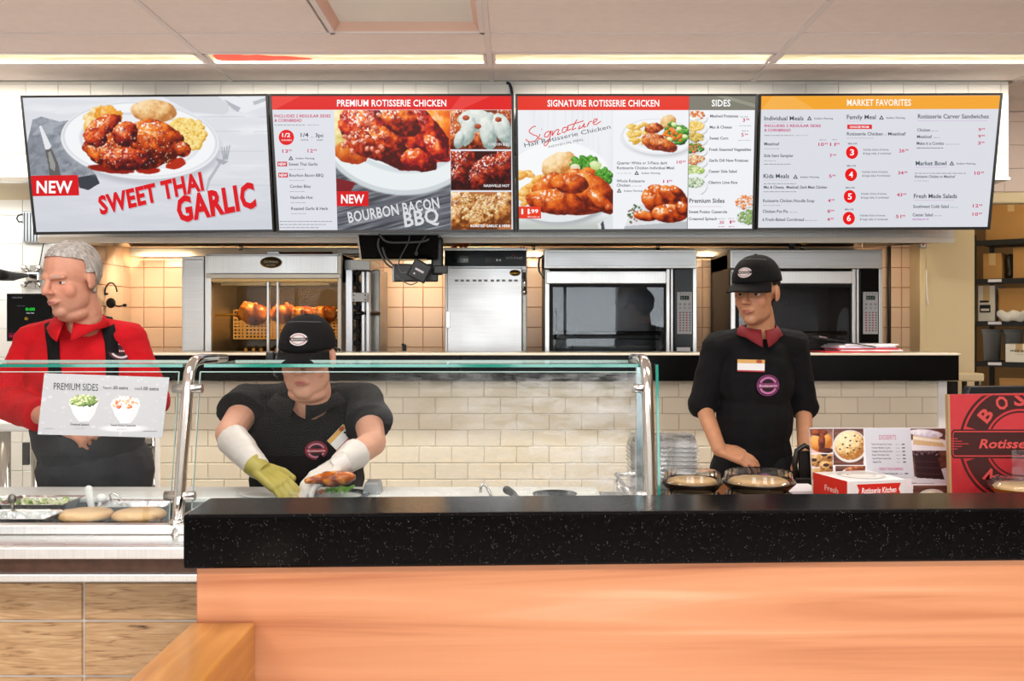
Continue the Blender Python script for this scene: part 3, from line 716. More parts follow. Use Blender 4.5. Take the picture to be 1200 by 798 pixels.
# ---- screen 2
bz = BACK[1]; plain(ROOTS[1], bz, 'dfe1e8')
c = Canvas(394, 129, 528, 270, 1.7, '5d6068', quad=[(391.5, 129), (527.5, 129), (528.5, 269.8), (395.5, 269.8)])
c.put(np.clip((fbm(c.xx/30+c.yy/22, c.yy/2.2+c.xx/9, 4, 5)-.45)*3, 0, .9), '9da0a6'); c.put(np.clip((fbm(c.xx/30+c.yy/22, c.yy/2.2+c.xx/9+9, 4, 9)-.5)*3, 0, .8), '2c2e34')
c.poly([(394, 208), (417, 213), (410, 226), (394, 226)], '7c1a22'); c.put(((c.yy < 225) & (c.xx < 420)).astype(float)*0, 'ffffff')
c.disc(470, 148, 98, 80, 'cdd4d8', .1, soft=4); c.disc(470, 146, 94, 76, 'e9eef0', .1); c.disc(474, 142, 80, 60, 'd3dbdf', .1, soft=4); c.disc(474, 138, 78, 58, 'eef2f3', .1, soft=3)
c.blob(398, 150, 14, 28, ['d8c06a', 'f0e0a0', 'fff6d0'], .1, .2, .5); c.blob(518, 150, 34, 32, ['c8380a', 'ee6c14', 'ffa23c', 'ffd07a'], .3, .06, .6, .6)
c.blob(412, 178, 20, 13, ['a83405', 'd86a18', 'f29a44'], .2, .1, .5, .3)
for a in ((430, 150, 34, 25, .6, 1), (470, 175, 44, 22, .35, 2), (492, 154, 44, 22, .75, 3), (446, 168, 34, 20, .3, 4), (470, 142, 24, 16, .5, 6), (486, 186, 16, 13, .2, 7), (512, 174, 20, 9, .8, 9), (424, 168, 18, 14, .6, 10)):
    c.blob(a[0], a[1], a[2], a[3], [['4a0806', '9a1c08', 'd2460e', 'ef7c22', 'ffc070'], ['5c0a10', 'b01c18', 'dd4214', 'f37a30', 'ffb060']][a[5] % 2], a[4], .16, .7, 1.2, .3, a[5])
rg = random.Random(3)
for _ in range(26): x, y = rg.uniform(402, 450), rg.uniform(130, 178); c.blob(x, y, 3.6, 2.6, ['b03a20', 'f0a080', 'ffe6cc'], rg.random()*3, .5, .6, .4, .3, int(x))
c.build('photograph', 'screen', ROOTS[1], label='picture of glazed chicken on a white plate')
PANS = [(527.8, 602, 129, 175), (528.3, 602.2, 177, 223), (528.6, 602.4, 225, 270)]
for k, (x0, x1, y0, y1) in enumerate(PANS):
    c = Canvas(x0, y0, x1, y1, 1.8, ['7a3818', '3a0d06', 'b8703c'][k], quad=[(x0, y0), (x1-3, y0), (x1-3, y1), (x0, y1)])
    cols = [['4a1206', 'a83c10', 'e07a30', 'f8b878'], ['2a0504', '6a0f08', 'b02c0c', 'e0662a'], ['6a3410', 'b0682c', 'e2a860', 'f8dca4']][k]
    cy = (y0+y1)/2
    for a in ((545, cy-8, 22, 18, .8, 1), (575, cy+2, 26, 20, -.5, 2), (556, cy+12, 26, 12, .2, 3), (592, cy-6, 14, 24, .1, 4), (536, cy+8, 14, 16, .3, 6)): c.blob(a[0], a[1], a[2], a[3], cols, a[4], .22, .7, 1.0, .3, a[5]+k)
    if k == 0:
        for a in ((562, 142, 26, 13, .1), (548, 154, 9, 18, .3), (572, 156, 10, 20, -.2), (590, 152, 10, 20, -.4), (538, 164, 6, 10, .2)): c.blob(a[0], a[1], a[2], a[3], ['8fa09a', 'd2dad4', 'f4f6ee'], a[4], .2, .35, 0, .3, int(a[0]))
        for q in ((560, 148), (584, 140), (546, 138)): c.blob(*q, 4, 3, ['8c3018', 'd87848'], 0, .5, .5)
    if k == 2: c.scatter(560, 244, 24, 16, 160, 1.8, [['b88a50', 'e8c890', 'fdf0d0'], ['8a5422', 'c89050', 'ecc890']], 5)
    c.build('photograph', 'screen', ROOTS[1], label=['small picture of chicken under white sauce', 'small picture of dark red chicken', 'small picture of crumbed herb chicken'][k])
p = Print(scr, TN)
p.poly([(318, 112.6), (599.6, 112.6), (599.8, 128.6), (318.6, 128.6)], 'e01f1c'); p.poly([(319, 112.6), (352, 112.6), (322, 128.6), (319, 128.6)], 'ea4038'); p.poly([(540, 112.6), (575, 112.6), (540, 128.6), (528, 128.6)], 'e8403c')
p.text('PREMIUM ROTISSERIE CHICKEN', 459, 124.5, 7.6, 128, 'ffffff', 'c', bold=.02, sp=1.04)
p.text('INCLUDES 2 REGULAR SIDES', 321.5, 137.5, 3.3, 66, PINKT, bold=.02); p.text('& CORNBREAD', 321.7, 142.7, 3.3, 32, PINKT, bold=.02); p.fuzz(322, 147.2, 36, 2); p.fuzz(360, 147.2, 14, 2, 'b8b8c0')
p.disc(335.7, 161, 9, col='e3141a'); p.text('1/2', 335.5, 160.5, 4.6, 9.5, 'ffffff', 'c', bold=.016); p.text('CHICKEN', 335.8, 165.2, 2, 12, 'ffffff', 'c')
p.text('1/4', 357, 160.4, 4.8, 9, INK, 'c', bold=.016); p.text('WHITE', 357, 165, 2, 9, INK, 'c'); p.text('or', 366, 161.5, 2, 4, GR, 'c'); p.text('3pc', 374.5, 160.6, 4.4, 9.5, INK, 'c', bold=.016); p.text('DARK', 375, 165, 2, 7.5, INK, 'c')
p.text('13', 331, 179, 4, 6.5, PINKT, bold=.016); p.text('99', 338, 177.3, 2.2, 4, PINKT, bold=.016); p.text('12', 360.5, 178.6, 4, 6.5, PINKT, bold=.016); p.text('99', 367.5, 177, 2.2, 4, PINKT, bold=.016)
def warn(p, x, y, s_=1.0):
    p.poly([(x-2.8*s_, y), (x+2.8*s_, y), (x, y-5*s_)], '26323a'); p.poly([(x-1.2*s_, y-.9*s_), (x+1.2*s_, y-.9*s_), (x, y-3*s_)], 'e4e6ea'); p.text('Sodium Warning', x+5.5*s_, y-1*s_, 2*s_, 22*s_, '59606c', bold=.02)
warn(p, 341, 187.5)
for k, (t, y, nw) in enumerate((('Sweet Thai Garlic', 194, 1), ('Bourbon Bacon BBQ', 207, 1), ('Cordon Bleu', 220, 0), ('Nashville Hot', 233, 0), ('Roasted Garlic & Herb', 246, 0))):
    x = 338.5+k*.7; p.text(t, x, y, 3.5, [34, 40, 24, 26, 43][k], '4c505c', bold=.015); p.fuzz(x, y+5, 18, 1.8, 'b0b2ba')
    if nw: p.rect(325.3+k, y-4.6, 336.6+k, y+.9, 'd01c34'); p.text('NEW', 331+k, y-.2, 3.2, 9, 'ffffff', 'c', bold=.025, sp=1.05)
for k in range(3): p.fuzz(328, 260+k*3.6, 62-k*8, 1.8, '8c8e98', 5)
p.rect(395, 224, 432, 241.5, 'd8161e'); p.text('NEW', 413.4, 238, 10, 27, 'ffffff', 'c', bold=.025, sp=1.05)
p.text('BOURBON BACON', 409, 261, 12.5, 108, 'd9dbde', ang=-.165, bold=.022, sp=1.04); p.text('BBQ', 474.5, 265.8, 17, 41, 'd9dbde', ang=-.14, bold=.025, sp=1.05)
p.text('CORDON BLEU', 597, 170.5, 3, 25, 'e8e8e8', 'r', bold=.016); p.text('NASHVILLE HOT', 597, 219, 3, 30, 'f0f0f0', 'r', bold=.02); p.text('ROASTED GARLIC & HERB', 597.5, 266, 3, 46, 'ffffff', 'r', bold=.025, sp=1.05)
p.build('lettering', 'screen', ROOTS[1])
# ---- screen 3
bz = BACK[2]; plain(ROOTS[2], bz, 'f0f1f5')
c = Canvas(607, 129, 719, 269.5, 1.7, 'eceef2', quad=[(606.7, 129), (719, 129), (718.2, 269.3), (608, 269.5)])
c.put(np.clip((fbm(c.xx/2.5, c.yy/70, 3, 5)-.5)*1.2, 0, .35), 'd5d8de')
c.put(np.clip((c.yy-250)/14, 0, 1)*.85, 'b9bfb8'); c.disc(655, 222, 66, 42, 'b4b8bc', 0, soft=6); c.disc(652, 214, 68, 46, 'e6e9ec'); c.disc(655, 206, 60, 40, 'f6f7f8', soft=3); c.poly([(700, 262), (712, 256), (719, 252), (719, 270), (702, 270)], 'dfe2e6'); c.poly([(704, 262), (707, 258), (709, 270), (705, 270)], '44484c')
for k in range(34):
    rg = random.Random(k); x, y = rg.uniform(607, 648), rg.uniform(198, 238)
    c.blob(x, y, 7, 3.4, [['d98a28', 'f2b65a', 'fde0a0'], ['e09a3c', 'f6c878', 'ffeebc']][k % 2], rg.uniform(-.8, .8), .9, .5, 0, .2, k)
c.blob(656, 192, 22, 14, ['c07a34', 'e8b878', 'f9dcaa', 'fdeccc'], -.35, .2, .4, 0, .25, 3)
c.scatter(684, 190, 16, 7, 60, 3.6, GREEN, 4); c.scatter(706, 206, 11, 9, 50, 3.6, GREEN, 6)
for a in ((674, 196, 6, 5, ['d8c8a0', 'f4ecd4']), (690, 200, 8, 5, CAR[0]), (698, 193, 7, 5, ['bcd480', 'e8f4c4']), (708, 222, 7, 9, CAR[0]), (672, 203, 5, 4, CAR[0])): c.blob(*a[:4], a[4], .2, .2, .3)
for a in ((672, 232, 42, 20, .12, 1), (690, 222, 36, 20, .5, 2), (640, 216, 20, 10, -.65, 3), (650, 236, 34, 15, .1, 4), (704, 236, 20, 8, .75, 5), (668, 214, 22, 12, .1, 7), (715, 243, 7, 5, .6, 8)):
    c.blob(a[0], a[1], a[2], a[3], ['5e1404', 'a83408', 'dc6014', 'f08a30', 'fcc078'], a[4], .13, .45, 1.0, .18, a[5])
c.build('photograph', 'screen', ROOTS[2], label='picture of half a roast chicken with sides')
c = Canvas(726, 133, 808, 186, 1.7, 'f0f1f5', quad=[(726, 133), (807.8, 133), (807.2, 186), (726, 186)]); c.plate(771, 160, 43, 21, .05)
for k in range(30):
    rg = random.Random(k+70); x, y = rg.uniform(736, 762), rg.uniform(145, 168); c.blob(x, y, 4.6, 2.2, MAC[k % 2], rg.uniform(-.8, .8), .9, .4, 0, .2, k)
c.blob(783, 143, 10, 8, BUN, -.5, .3, .4); c.scatter(793, 156, 15, 12, 60, 3.2, GREEN, 8); c.scatter(790, 158, 12, 9, 16, 2.8, CAR, 9)
for q in ((796, 151), (785, 163), (803, 160), (790, 146)): c.blob(*q, 3.6, 2.6, ['8ab04c', 'd8ecac', 'f4fbd8'], .4, .2, .2)
for a in ((766, 150, 11, 6, -.1, 2), (767, 166, 15, 10, .3, 1), (778, 170, 17, 7, .3, 3)): c.blob(*a[:4], ['6e1c06', 'b84a12', 'e27c30', 'f4ac68'], a[4], .3, .6, .7, .3, a[5])
c.build('photograph', 'screen', ROOTS[2], label='small picture of a quarter chicken plate')
c = Canvas(726, 216, 808, 269, 1.7, 'f0f1f5', quad=[(726, 216), (806.5, 216), (805.8, 269), (726, 269)])
c.poly([(742, 240), (810, 236), (810, 263), (732, 266)], 'e0e2e5'); c.poly([(732, 265), (810, 259), (810, 268), (731, 270)], 'b9bcc0'); c.scatter(745, 252, 9, 12, 40, 1.3, [['24461c', '4e7a3c'], ['8a4a3a', 'b87a60']], 2)
for a in ((782, 238, 27, 18, .15, 1), (768, 232, 16, 16, .3, 2), (788, 228, 18, 9, .4, 3), (756, 253, 14, 6, .15, 4), (785, 250, 22, 11, 0, 5), (800, 244, 9, 8, .7, 6), (793, 224, 10, 5, .6, 8)):
    c.blob(*a[:4], ['541002', '9c2c06', 'd05410', 'ec8430', 'fbb870'], a[4], .15, .5, 1.1, .18, a[5])
c.build('photograph', 'screen', ROOTS[2], label='small picture of a whole roast chicken')
c = Canvas(808, 129, 830, 226, 2, 'f4f5f7', quad=[(807.8, 129.5), (831, 129.5), (829.5, 228), (806.8, 228)])
bowls = [(135.5, [['d8d8d0', 'f4f4ee', 'ffffff'], ['b04418', 'e07838', 'f0a060']]), (148, MAC), (161, [['c8942c', 'eac464', 'f8e4a0'], ['7a6a20', 'b8a040', 'e8d080']]), (174, GREEN+[['b02410', 'e85c38', 'ff9878']]), (187, [['a84a28', 'd88858', 'f4ccA0'], ['c8b070', 'eedca8', 'fff4d4']]), (200, [['5c8a20', '94c048', 'd0e890'], ['a8b860', 'd8e0a0', 'f4f4d4']]), (214, [['9aa884', 'd0dcc0', 'f4f8ec'], ['5c7a4c', '9cb488', 'dce8cc']])]
for k, (y, pal) in enumerate(bowls):
    c.disc(814, y+3.5, 15.5, 8 if k < 6 else 13, 'c3c7cc', soft=2); c.disc(814, y+2, 14.8, 8 if k < 6 else 13, 'eef0f2'); c.disc(813, y, 12.8, 6.3, 'd8dade'); c.scatter(812.5, y-.5, 12, 5.2, 90, 1.9, pal, k)
c.build('photograph', 'screen', ROOTS[2], label='column of side dish bowls')
c = Canvas(862, 228, 882, 268, 2, 'f0f1f5', quad=[(861, 228), (882.3, 228), (881.3, 267), (860.5, 267)])
c.disc(876, 238.5, 14, 8.5, 'dfe1e5'); c.scatter(876, 237, 13, 7.5, 90, 1.9, [['c0b8a8', 'ece8e0', 'ffffff'], ['b84820', 'e88850', 'ffc090']], 3)
c.disc(877, 255, 14, 9, 'dfe1e5'); c.scatter(877, 254, 13, 8, 120, 1.5, [['4c6c30', '84a45c', 'c0d89c']], 4)
c.build('photograph', 'screen', ROOTS[2], label='two bowls of premium sides')
p = Print(scr, TN)
p.poly([(606.6, 112.6), (808, 112.6), (807.6, 129), (606.8, 129)], 'e4301c'); p.poly([(808.2, 112.6), (885, 112.6), (884.6, 129), (807.9, 129)], '7c7a6c'); p.poly([(838, 112.6), (852, 112.6), (884.8, 122), (884.6, 126)], '949282')
p.poly([(807.6, 112.6), (808.3, 112.6), (805.6, 269.5), (804.9, 269.5)], '6a6a6a')
p.text('SIGNATURE ROTISSERIE CHICKEN', 707, 124.7, 7.6, 131, 'ffffff', 'c', bold=.02, sp=1.04); p.text('SIDES', 845, 124.5, 7.6, 22, 'ffffff', 'c', bold=.02, sp=1.04)
# script word drawn as pen strokes
pen = [[(628, 148), (624, 149), (620, 154), (625, 158), (630, 160), (627, 165), (620, 166), (616, 163)], [(633, 157), (631, 163), (635, 162)], [(634.4, 152), (635, 151.2)], [(645, 154), (640, 155), (638, 160), (642, 160), (646, 153), (643, 166), (639, 171), (638, 168), (645, 162)],
       [(648, 153), (647, 159), (651, 153), (655, 152), (653, 158), (657, 156)], [(665, 149), (660, 150), (659, 155), (663, 154), (666, 148), (665, 153), (669, 151)], [(676, 140), (671, 150), (671, 152), (675, 150)], [(665, 147.5), (684, 141.5)], [(680, 147), (678, 151), (682, 149), (685, 144.5), (684, 149), (687, 148)],
       [(690, 143.5), (688, 148), (691, 143), (694, 142)], [(696, 144), (700, 140), (697, 139.6), (695, 144), (698, 146), (704, 142)]]
for st in pen:
    sm = []
    for i in range(len(st)-1):
        a, b_, c_, d_ = st[max(i-1, 0)], st[i], st[i+1], st[min(i+2, len(st)-1)]
        for t in [k/4 for k in range(4)]:
            sm.append(tuple(.5*(2*b_[k]+(c_[k]-a[k])*t+(2*a[k]-5*b_[k]+4*c_[k]-d_[k])*t*t+(3*b_[k]-a[k]-3*c_[k]+d_[k])*t**3) for k in (0, 1)))
    sm.append(st[-1]); L_ = []; R_ = []
    for i, q in enumerate(sm):
        a, b_ = sm[max(i-1, 0)], sm[min(i+1, len(sm)-1)]; dx, dy = b_[0]-a[0], b_[1]-a[1]; l = math.hypot(dx, dy) or 1
        L_.append((q[0]-dy/l*.55, q[1]+dx/l*.55)); R_.append((q[0]+dy/l*.55, q[1]-dx/l*.55))
    n_ = len(sm); p._add(L_+R_, [(i, i+1, n_+i+1, n_+i) for i in range(n_-1)], 'e03a30')
p.text('Half Rotisserie Chicken', 615, 172.5, 5, 103, '4a4c50', ang=-.215, bold=.0); p.text('INDIVIDUAL MEAL', 643, 173.5, 2.8, 42, '6a6c70', ang=-.215)
p.rect(607.4, 242, 634, 256, 'e83a1c'); p.text('11', 611, 250.8, 6, 9.5, 'ffffff', bold=.025, sp=1.05); p.text('.99', 620.8, 249.6, 4.4, 10, 'ffffff', bold=.02); p.text('780-1260 cal', 632, 254.8, 1.7, 14, 'ffffff', 'r')
p.text('Quarter White or 3-Piece dark', 723, 192.5, 3.3, 59, '4a4e58', bold=.014); p.text('Rotisserie Chicken Individual Meal', 723, 198.3, 3.3, 67, '4a4e58', bold=.014); p.fuzz(723, 203.6, 17, 1.8, 'c0c2c8'); warn(p, 746, 204.8)
p.text('10', 793, 191.6, 3.4, 6, PINKT, bold=.02); p.text('99', 799.5, 190.3, 2.2, 4, PINKT, bold=.016)
p.text('Whole Rotisserie', 722.5, 213.6, 3.3, 33, '4a4e58', bold=.014); p.text('Chicken', 722.5, 218.6, 3.3, 16, '4a4e58', bold=.014); p.fuzz(740, 218.6, 12, 1.8, 'c0c2c8'); warn(p, 725.5, 225.6); p.text('11', 777, 214.3, 3.4, 6, PINKT, bold=.02); p.text('99', 783.6, 213, 2.2, 4, PINKT, bold=.016)
for t, y, w_, x in (('Mashed Potatoes', 137.5, 33, 832), ('Mac & Cheese', 150.5, 26, 831.5), ('Sweet Corn', 163.5, 22, 831.2), ('Fresh Steamed Vegetables', 176.7, 49, 831), ('Garlic Dill New Potatoes', 189.5, 46, 830.7), ('Caesar Side Salad', 202.3, 33, 830.2), ('Cilantro Lime Rice', 215.3, 34, 830)): p.text(t, x, y, 3.2, w_, '50545e', bold=.022)
p.text('3', 870, 142.6, 4, 3, PINKT, bold=.02); p.text('99', 874, 141, 2.2, 4, PINKT, bold=.02); p.fuzz(867, 137.5, 10, 1.7); p.fuzz(866, 148, 14, 1.7, 'b8bac2'); p.text('5', 868.5, 160, 4, 3, PINKT, bold=.02); p.text('99', 872.5, 158.6, 2.2, 4, PINKT, bold=.016); p.fuzz(869, 154, 8, 1.7); p.fuzz(865, 165, 14, 1.7, 'b8bac2')
p.text('Premium Sides', 807.5, 237.5, 5, 41.5, '363a44', bold=.018); p.fuzz(808, 242.4, 38, 1.2, 'd4a0b8'); p.text('Sweet Potato Casserole', 807, 249.6, 3.2, 45, '50545e', bold=.022); p.text('Creamed Spinach', 807, 257.8, 3.2, 33, '50545e', bold=.022)
p.text('.50', 845.2, 262.2, 3.6, 6.5, PINKT, 'c', bold=.02); p.text('1', 855, 261.8, 3.6, 2, PINKT, bold=.02); p.text('00', 857.5, 260.4, 2.2, 4, PINKT, bold=.016); p.fuzz(841, 256.8, 9, 1.4); p.fuzz(853, 256.5, 7, 1.4); p.fuzz(841.5, 266, 7, 1.6, 'c880a0'); p.fuzz(853.5, 266, 7, 1.6, 'c880a0')
p.build('lettering', 'screen', ROOTS[2])
# ---- screen 4
bz = BACK[3]; plain(ROOTS[3], bz, 'dbdde4')
p = Print(scr, TN)
p.poly([(892, 112.6), (1172, 111.8), (1170.4, 127.6), (891.6, 128.4)], 'f3a52c'); p.poly([(905, 112.6), (930, 112.6), (955, 128.3), (893, 128.3)], 'f5b04a'); p.text('MARKET FAVORITES', 1030, 123.8, 7.4, 75, 'fdf6ea', 'c', bold=.02, sp=1.04)
def price(p, a, x, y): w0 = 3.3*len(a); p.text(a, x, y, 3.8, w0, PINKT, 'r', bold=.018); p.text('99', x+.6, y-1.5, 2.2, 4, PINKT, bold=.016)
p.text('Individual Meals', 895.5, 141, 4.9, 46, INK, bold=.015); warn(p, 948.5, 140.8); p.fuzz(895.5, 143.9, 46, 1, 'd0a8c0'); p.text('INCLUDES 2 REGULAR SIDES', 895.8, 148.9, 3.1, 66, 'c4246c', bold=.02); p.text('& CORNBREAD', 895.6, 154, 3.1, 31, 'c4246c', bold=.02); p.fuzz(895.6, 159.4, 34, 2); p.fuzz(932, 159.4, 15, 2, 'b6b8c0')
p.fuzz(960, 164.5, 8, 1.7); p.fuzz(975, 164.3, 6, 1.7); p.text('Meatloaf', 895.5, 170.3, 3.5, 17.5, INK, bold=.014); p.fuzz(895.5, 175, 18, 1.8, 'b0b2ba'); price(p, '10', 965.5, 171); price(p, '11', 979, 171)
p.text('Side Item Sampler', 895, 184, 3.5, 34.5, INK, bold=.014); p.fuzz(895, 189, 14, 1.8, 'b0b2ba'); p.fuzz(895, 193, 32, 1.9, '8c8e98'); price(p, '7', 975.2, 184.3)
p.text('Kids Meals', 894.5, 208.6, 4.9, 30, INK, bold=.016); warn(p, 932, 209.4); price(p, '5', 974.5, 208.3); p.fuzz(894.5, 211.3, 30, 1, 'd0a8c0'); p.fuzz(894.8, 215.8, 38, 1.8, '8c8e98'); p.text('Mac & Cheese,  Meatloaf, Dark Meat Chicken', 894.8, 220.8, 3.2, 74, INK, bold=.02); p.fuzz(894.6, 225.2, 38, 1.8, '8c8e98')
p.text('Rotisserie Chicken Noodle Soup', 894, 236.8, 3.5, 60, INK, bold=.014); p.fuzz(894, 241.2, 21, 1.8, 'b0b2ba'); price(p, '4', 973, 236.8); p.text('Chicken Pot Pie', 893.5, 249.3, 3.5, 29.5, INK, bold=.014); p.fuzz(925, 249.3, 9, 1.8, 'b0b2ba'); price(p, '8', 972.6, 249.3); p.text('6 Fresh-Baked Cornbread', 893.3, 258.8, 3.5, 48.5, INK, bold=.014); p.fuzz(943, 258.8, 15, 1.8, 'b0b2ba'); price(p, '4', 972.2, 258.8)
p.text('Family Meal', 992, 139.5, 4.9, 34, INK, bold=.015); warn(p, 1032.5, 140); p.fuzz(992, 142.4, 15, 1, 'd0a8c0'); p.rect(992.4, 146, 1021.4, 151.2, 'e0202a'); p.text('CHOOSE FROM:', 1006.8, 150, 2.5, 23, 'ffffff', 'c', bold=.02); p.text('Rotisserie Chicken', 992, 158.6, 3.7, 42, INK, bold=.015); p.text('or', 1035.5, 158.6, 2.2, 3.5, GR); p.text('Meatloaf', 1040.3, 158.6, 3.7, 20.5, INK, bold=.015); p.fuzz(992, 162.4, 31, 1.7, 'b0b2ba')
for k, (x, y) in enumerate(((998, 178.6), (996.8, 204.6), (995.4, 230.2), (994.2, 255.6))):
    p.disc(x, y, 7.1, 7.6, 'ea0f12'); p.text('3456'[k], x, y+3.3, 7, 4.8, 'ffffff', 'c', bold=.016); p.text('MEAL FOR', x+.6, y-9.4, 1.9, 10.5, '5a5e68', 'c', bold=.02)
    p.text('Includes choice of entree,', x+13.2, y-2.2, 2.5, 30, '5c606a', bold=.01); p.text(['& large sides, 3 cornbread', '& large sides, 4 cornbread', '& large sides, 5 cornbread', '& large sides, 6 cornbread'][k], x+13, y+2.3, 2.5, 32.5, '5c606a', bold=.01); price(p, ['26', '34', '43', '51'][k], x+61.5, y-.2)
p.text('Rotisserie Carver Sandwiches', 1075, 138.7, 4.9, 83, INK, bold=.015); p.fuzz(1075, 141.9, 81, 1, 'c890d0')
for t, y, w_, f_ in (('Chicken', 154, 15, 9), ('Meatloaf', 161.8, 17.5, 9), ('Make it a Combo', 169.6, 32, 16)): p.text(t, 1074.2-(y-154)*.05, y, 3.5, w_, INK, bold=.014); p.fuzz(1075.5+w_, y, f_, 1.8, 'b0b2ba'); price(p, '993'[int((y-150)//7.8)], 1149-(y-154)*.05, y-.2)
p.fuzz(1073.4, 174, 31, 1.8, '5a5e70')
p.text('Market Bowl', 1072.3, 193.6, 4.9, 36, INK, bold=.016); warn(p, 1114.5, 193.6); p.fuzz(1072.3, 196.4, 36, 1, 'c890d0'); p.fuzz(1071, 203.6, 60, 1.9, '8c8e98'); p.text('Rotisserie Chicken or Meatloaf', 1071, 208.2, 3, 47.5, INK, bold=.015, shear=.2); p.fuzz(1070.5, 212.4, 17, 1.7, 'b0b2ba'); price(p, '10', 1147.5, 204.6)
p.text('Fresh Made Salads', 1070, 232, 4.9, 50.5, INK, bold=.016); p.fuzz(1070, 235, 47, 1, 'c890d0'); p.text('Southwest Cobb Salad', 1069.2, 243.4, 3.5, 41.5, INK, bold=.014); p.fuzz(1112.5, 243.4, 9, 1.8, 'b0b2ba'); price(p, '12', 1145.5, 242.8); p.text('Caesar Salad', 1068.5, 253.2, 3.5, 23.5, INK, bold=.014); p.fuzz(1093.5, 253.2, 9, 1.8, 'b0b2ba'); price(p, '10', 1145, 252.6); p.text('Add Chicken for 3.0', 1068.2, 257.6, 2, 19, 'b838b0', bold=.02)
p.build('lettering', 'screen', ROOTS[3])
# ================================================================ organic shapes: overlapping lumps fused into one skin
def cap_g(g, a, b, ra, rb, n=14, flat=False):
    """tapered capsule, or with flat ends when flat"""
    a, b = Vector(a), Vector(b); d = b-a; L = d.length
    if L < 1e-6: return g.ell(a, (ra, ra, ra))
    R = d.to_track_quat('Z', 'Y').to_matrix()
    prof = [(0, 0), (ra, 0), (rb, L), (0, L)] if flat else [(ra*math.cos(t), -ra*math.sin(t)) for t in (PI/2, PI/3, PI/6)]+[(ra, 0), (rb, L)]+[(rb*math.cos(t), L+rb*math.sin(t)) for t in (PI/6, PI/3, PI/2)]
    prof = [(max(r, 1e-5), h) for r, h in prof]
    return g.lathe(prof, a, n, R)
def fuse(g, name, voxel, smooth=4, fac=.5):
    me = g.mesh('t'); o = bpy.data.objects.new('t', me); COL.objects.link(o)
    m = o.modifiers.new('r', 'REMESH'); m.mode = 'VOXEL'; m.voxel_size = voxel; m.use_smooth_shade = True
    if smooth: s_ = o.modifiers.new('s', 'SMOOTH'); s_.factor = fac; s_.iterations = smooth
    dg = bpy.context.evaluated_depsgraph_get(); out = bpy.data.meshes.new_from_object(o.evaluated_get(dg)); out.name = name
    bpy.data.objects.remove(o); bpy.data.meshes.remove(me)
    out.polygons.foreach_set('use_smooth', [True]*len(out.polygons)); return out
def co_get(me): a = np.empty(len(me.vertices)*3, np.float32); me.vertices.foreach_get('co', a); return a.reshape(-1, 3)
def co_set(me, a): me.vertices.foreach_set('co', a.astype(np.float32).reshape(-1)); me.update()
def nrm_get(me): a = np.empty(len(me.vertices)*3, np.float32); me.vertices.foreach_get('normal', a); return a.reshape(-1, 3)
def paint(me, fn):
    """fn(co, normal) -> sRGB rows; stored as the mesh's colour"""
    c = np.clip(fn(co_get(me), nrm_get(me)), 0, 1); l = np.where(c <= .04045, c/12.92, ((c+.055)/1.055)**2.4)
    at = me.color_attributes.new('Col', 'FLOAT_COLOR', 'POINT'); at.data.foreach_set('color', np.concatenate([l, np.ones((len(l), 1))], 1).astype(np.float32).reshape(-1))
def f3(c, s, seed=0): return fbm((c[:, 0]+c[:, 2]*.37)*s, (c[:, 1]*.7+c[:, 2])*s, 4, seed)
def hexc(s): return np.array([int(s[i:i+2], 16)/255 for i in (0, 2, 4)])
def mixc(a, b, t): return a*(1-t[:, None])+b*t[:, None]

# ================================================================ behind the pass: steel table and ovens
FY = 5.5
TB = 0.95
r = root('kitchen_table', (0, 5.8, 0), 'long stainless steel table carrying the row of ovens', 'table')
G().box((-2.28, 5.42, TB-.04), (2.42, 6.17, TB)).build('tabletop', 'steel', r, bevel=.004)
for x in (-2.22, -.8, .8, 2.36):
    for y in (5.47, 6.12): G().tube([(x, y, 0), (x, y, TB-.04)], .022).build('leg', 'steel', r)
G().box((-2.2, 5.5, .25), (2.34, 6.1, .27)).build('shelf', 'steel', r)

# extraction hood
hx0, hx1 = X(48, 4.95), X(1116, 4.95)
r = root('extractor_hood', (0, 5.5, 1.86), 'long stainless extraction hood running over the ovens', 'hood')
zb = Z(284, 4.95)
G().box((hx0, 4.93, zb), (hx1, 4.945, 2.3)).build('front_panel', 'steel_bright', r, bevel=.002)
G().box((hx0, 4.915, zb-.004), (hx1, 4.955, Z(278.5, 4.95))).build('lip', mat('lip_white', 'efe6d8', .35), r, bevel=.003)
for x in (hx0, hx1-.015): G().hexa([(x, 4.945, zb), (x+.015, 4.945, zb), (x+.015, 6.17, zb+.07), (x, 6.17, zb+.07), (x, 4.945, 2.3), (x+.015, 4.945, 2.3), (x+.015, 6.17, 2.3), (x, 6.17, 2.3)]).build('side_panel', 'steel', r)
G().box((hx0, 4.95, 2.285), (hx1, 6.17, 2.3)).build('top_panel', 'steel_dark', r)
gy = 6.0
gx0, gx1 = X(153, gy), X(1000, gy)
G().box((gx0, gy-.02, Z(301, gy)), (gx1, gy, Z(290, gy))).build('grease_gutter', mat('gutter_lit_steel', 'cdbfa8', .3, .55).name, r, bevel=.003, label='warm-lit steel gutter')  # warm lamp light on the steel put into its tan colour
G().box((gx0, gy, Z(301, gy)), (gx1, 6.17, Z(299.5, gy))).build('gutter_floor', 'steel', r)
G().hexa([(gx0, gy, Z(289, gy)), (gx1, gy, Z(289, gy)), (gx1, gy+.01, Z(289, gy)), (gx0, gy+.01, Z(289, gy)), (gx0, 5.3, 2.28), (gx1, 5.3, 2.28), (gx1, 5.31, 2.28), (gx0, 5.31, 2.28)]).build('filter_bank', 'steel_dark', r)
for px in (282, 625, 771, 940): G().tube([P(px, 287, 5.9), P(px, 293.5, 5.9)], .012).build('drain_stub', 'chrome', r)
for lx in (-2.1, -1.2, .9): G().lathe([(.05, 0), (.09, .05), (.05, .12)], (lx, 5.8, 2.15), 16).build('lamp_housing', 'steel_dark', r)

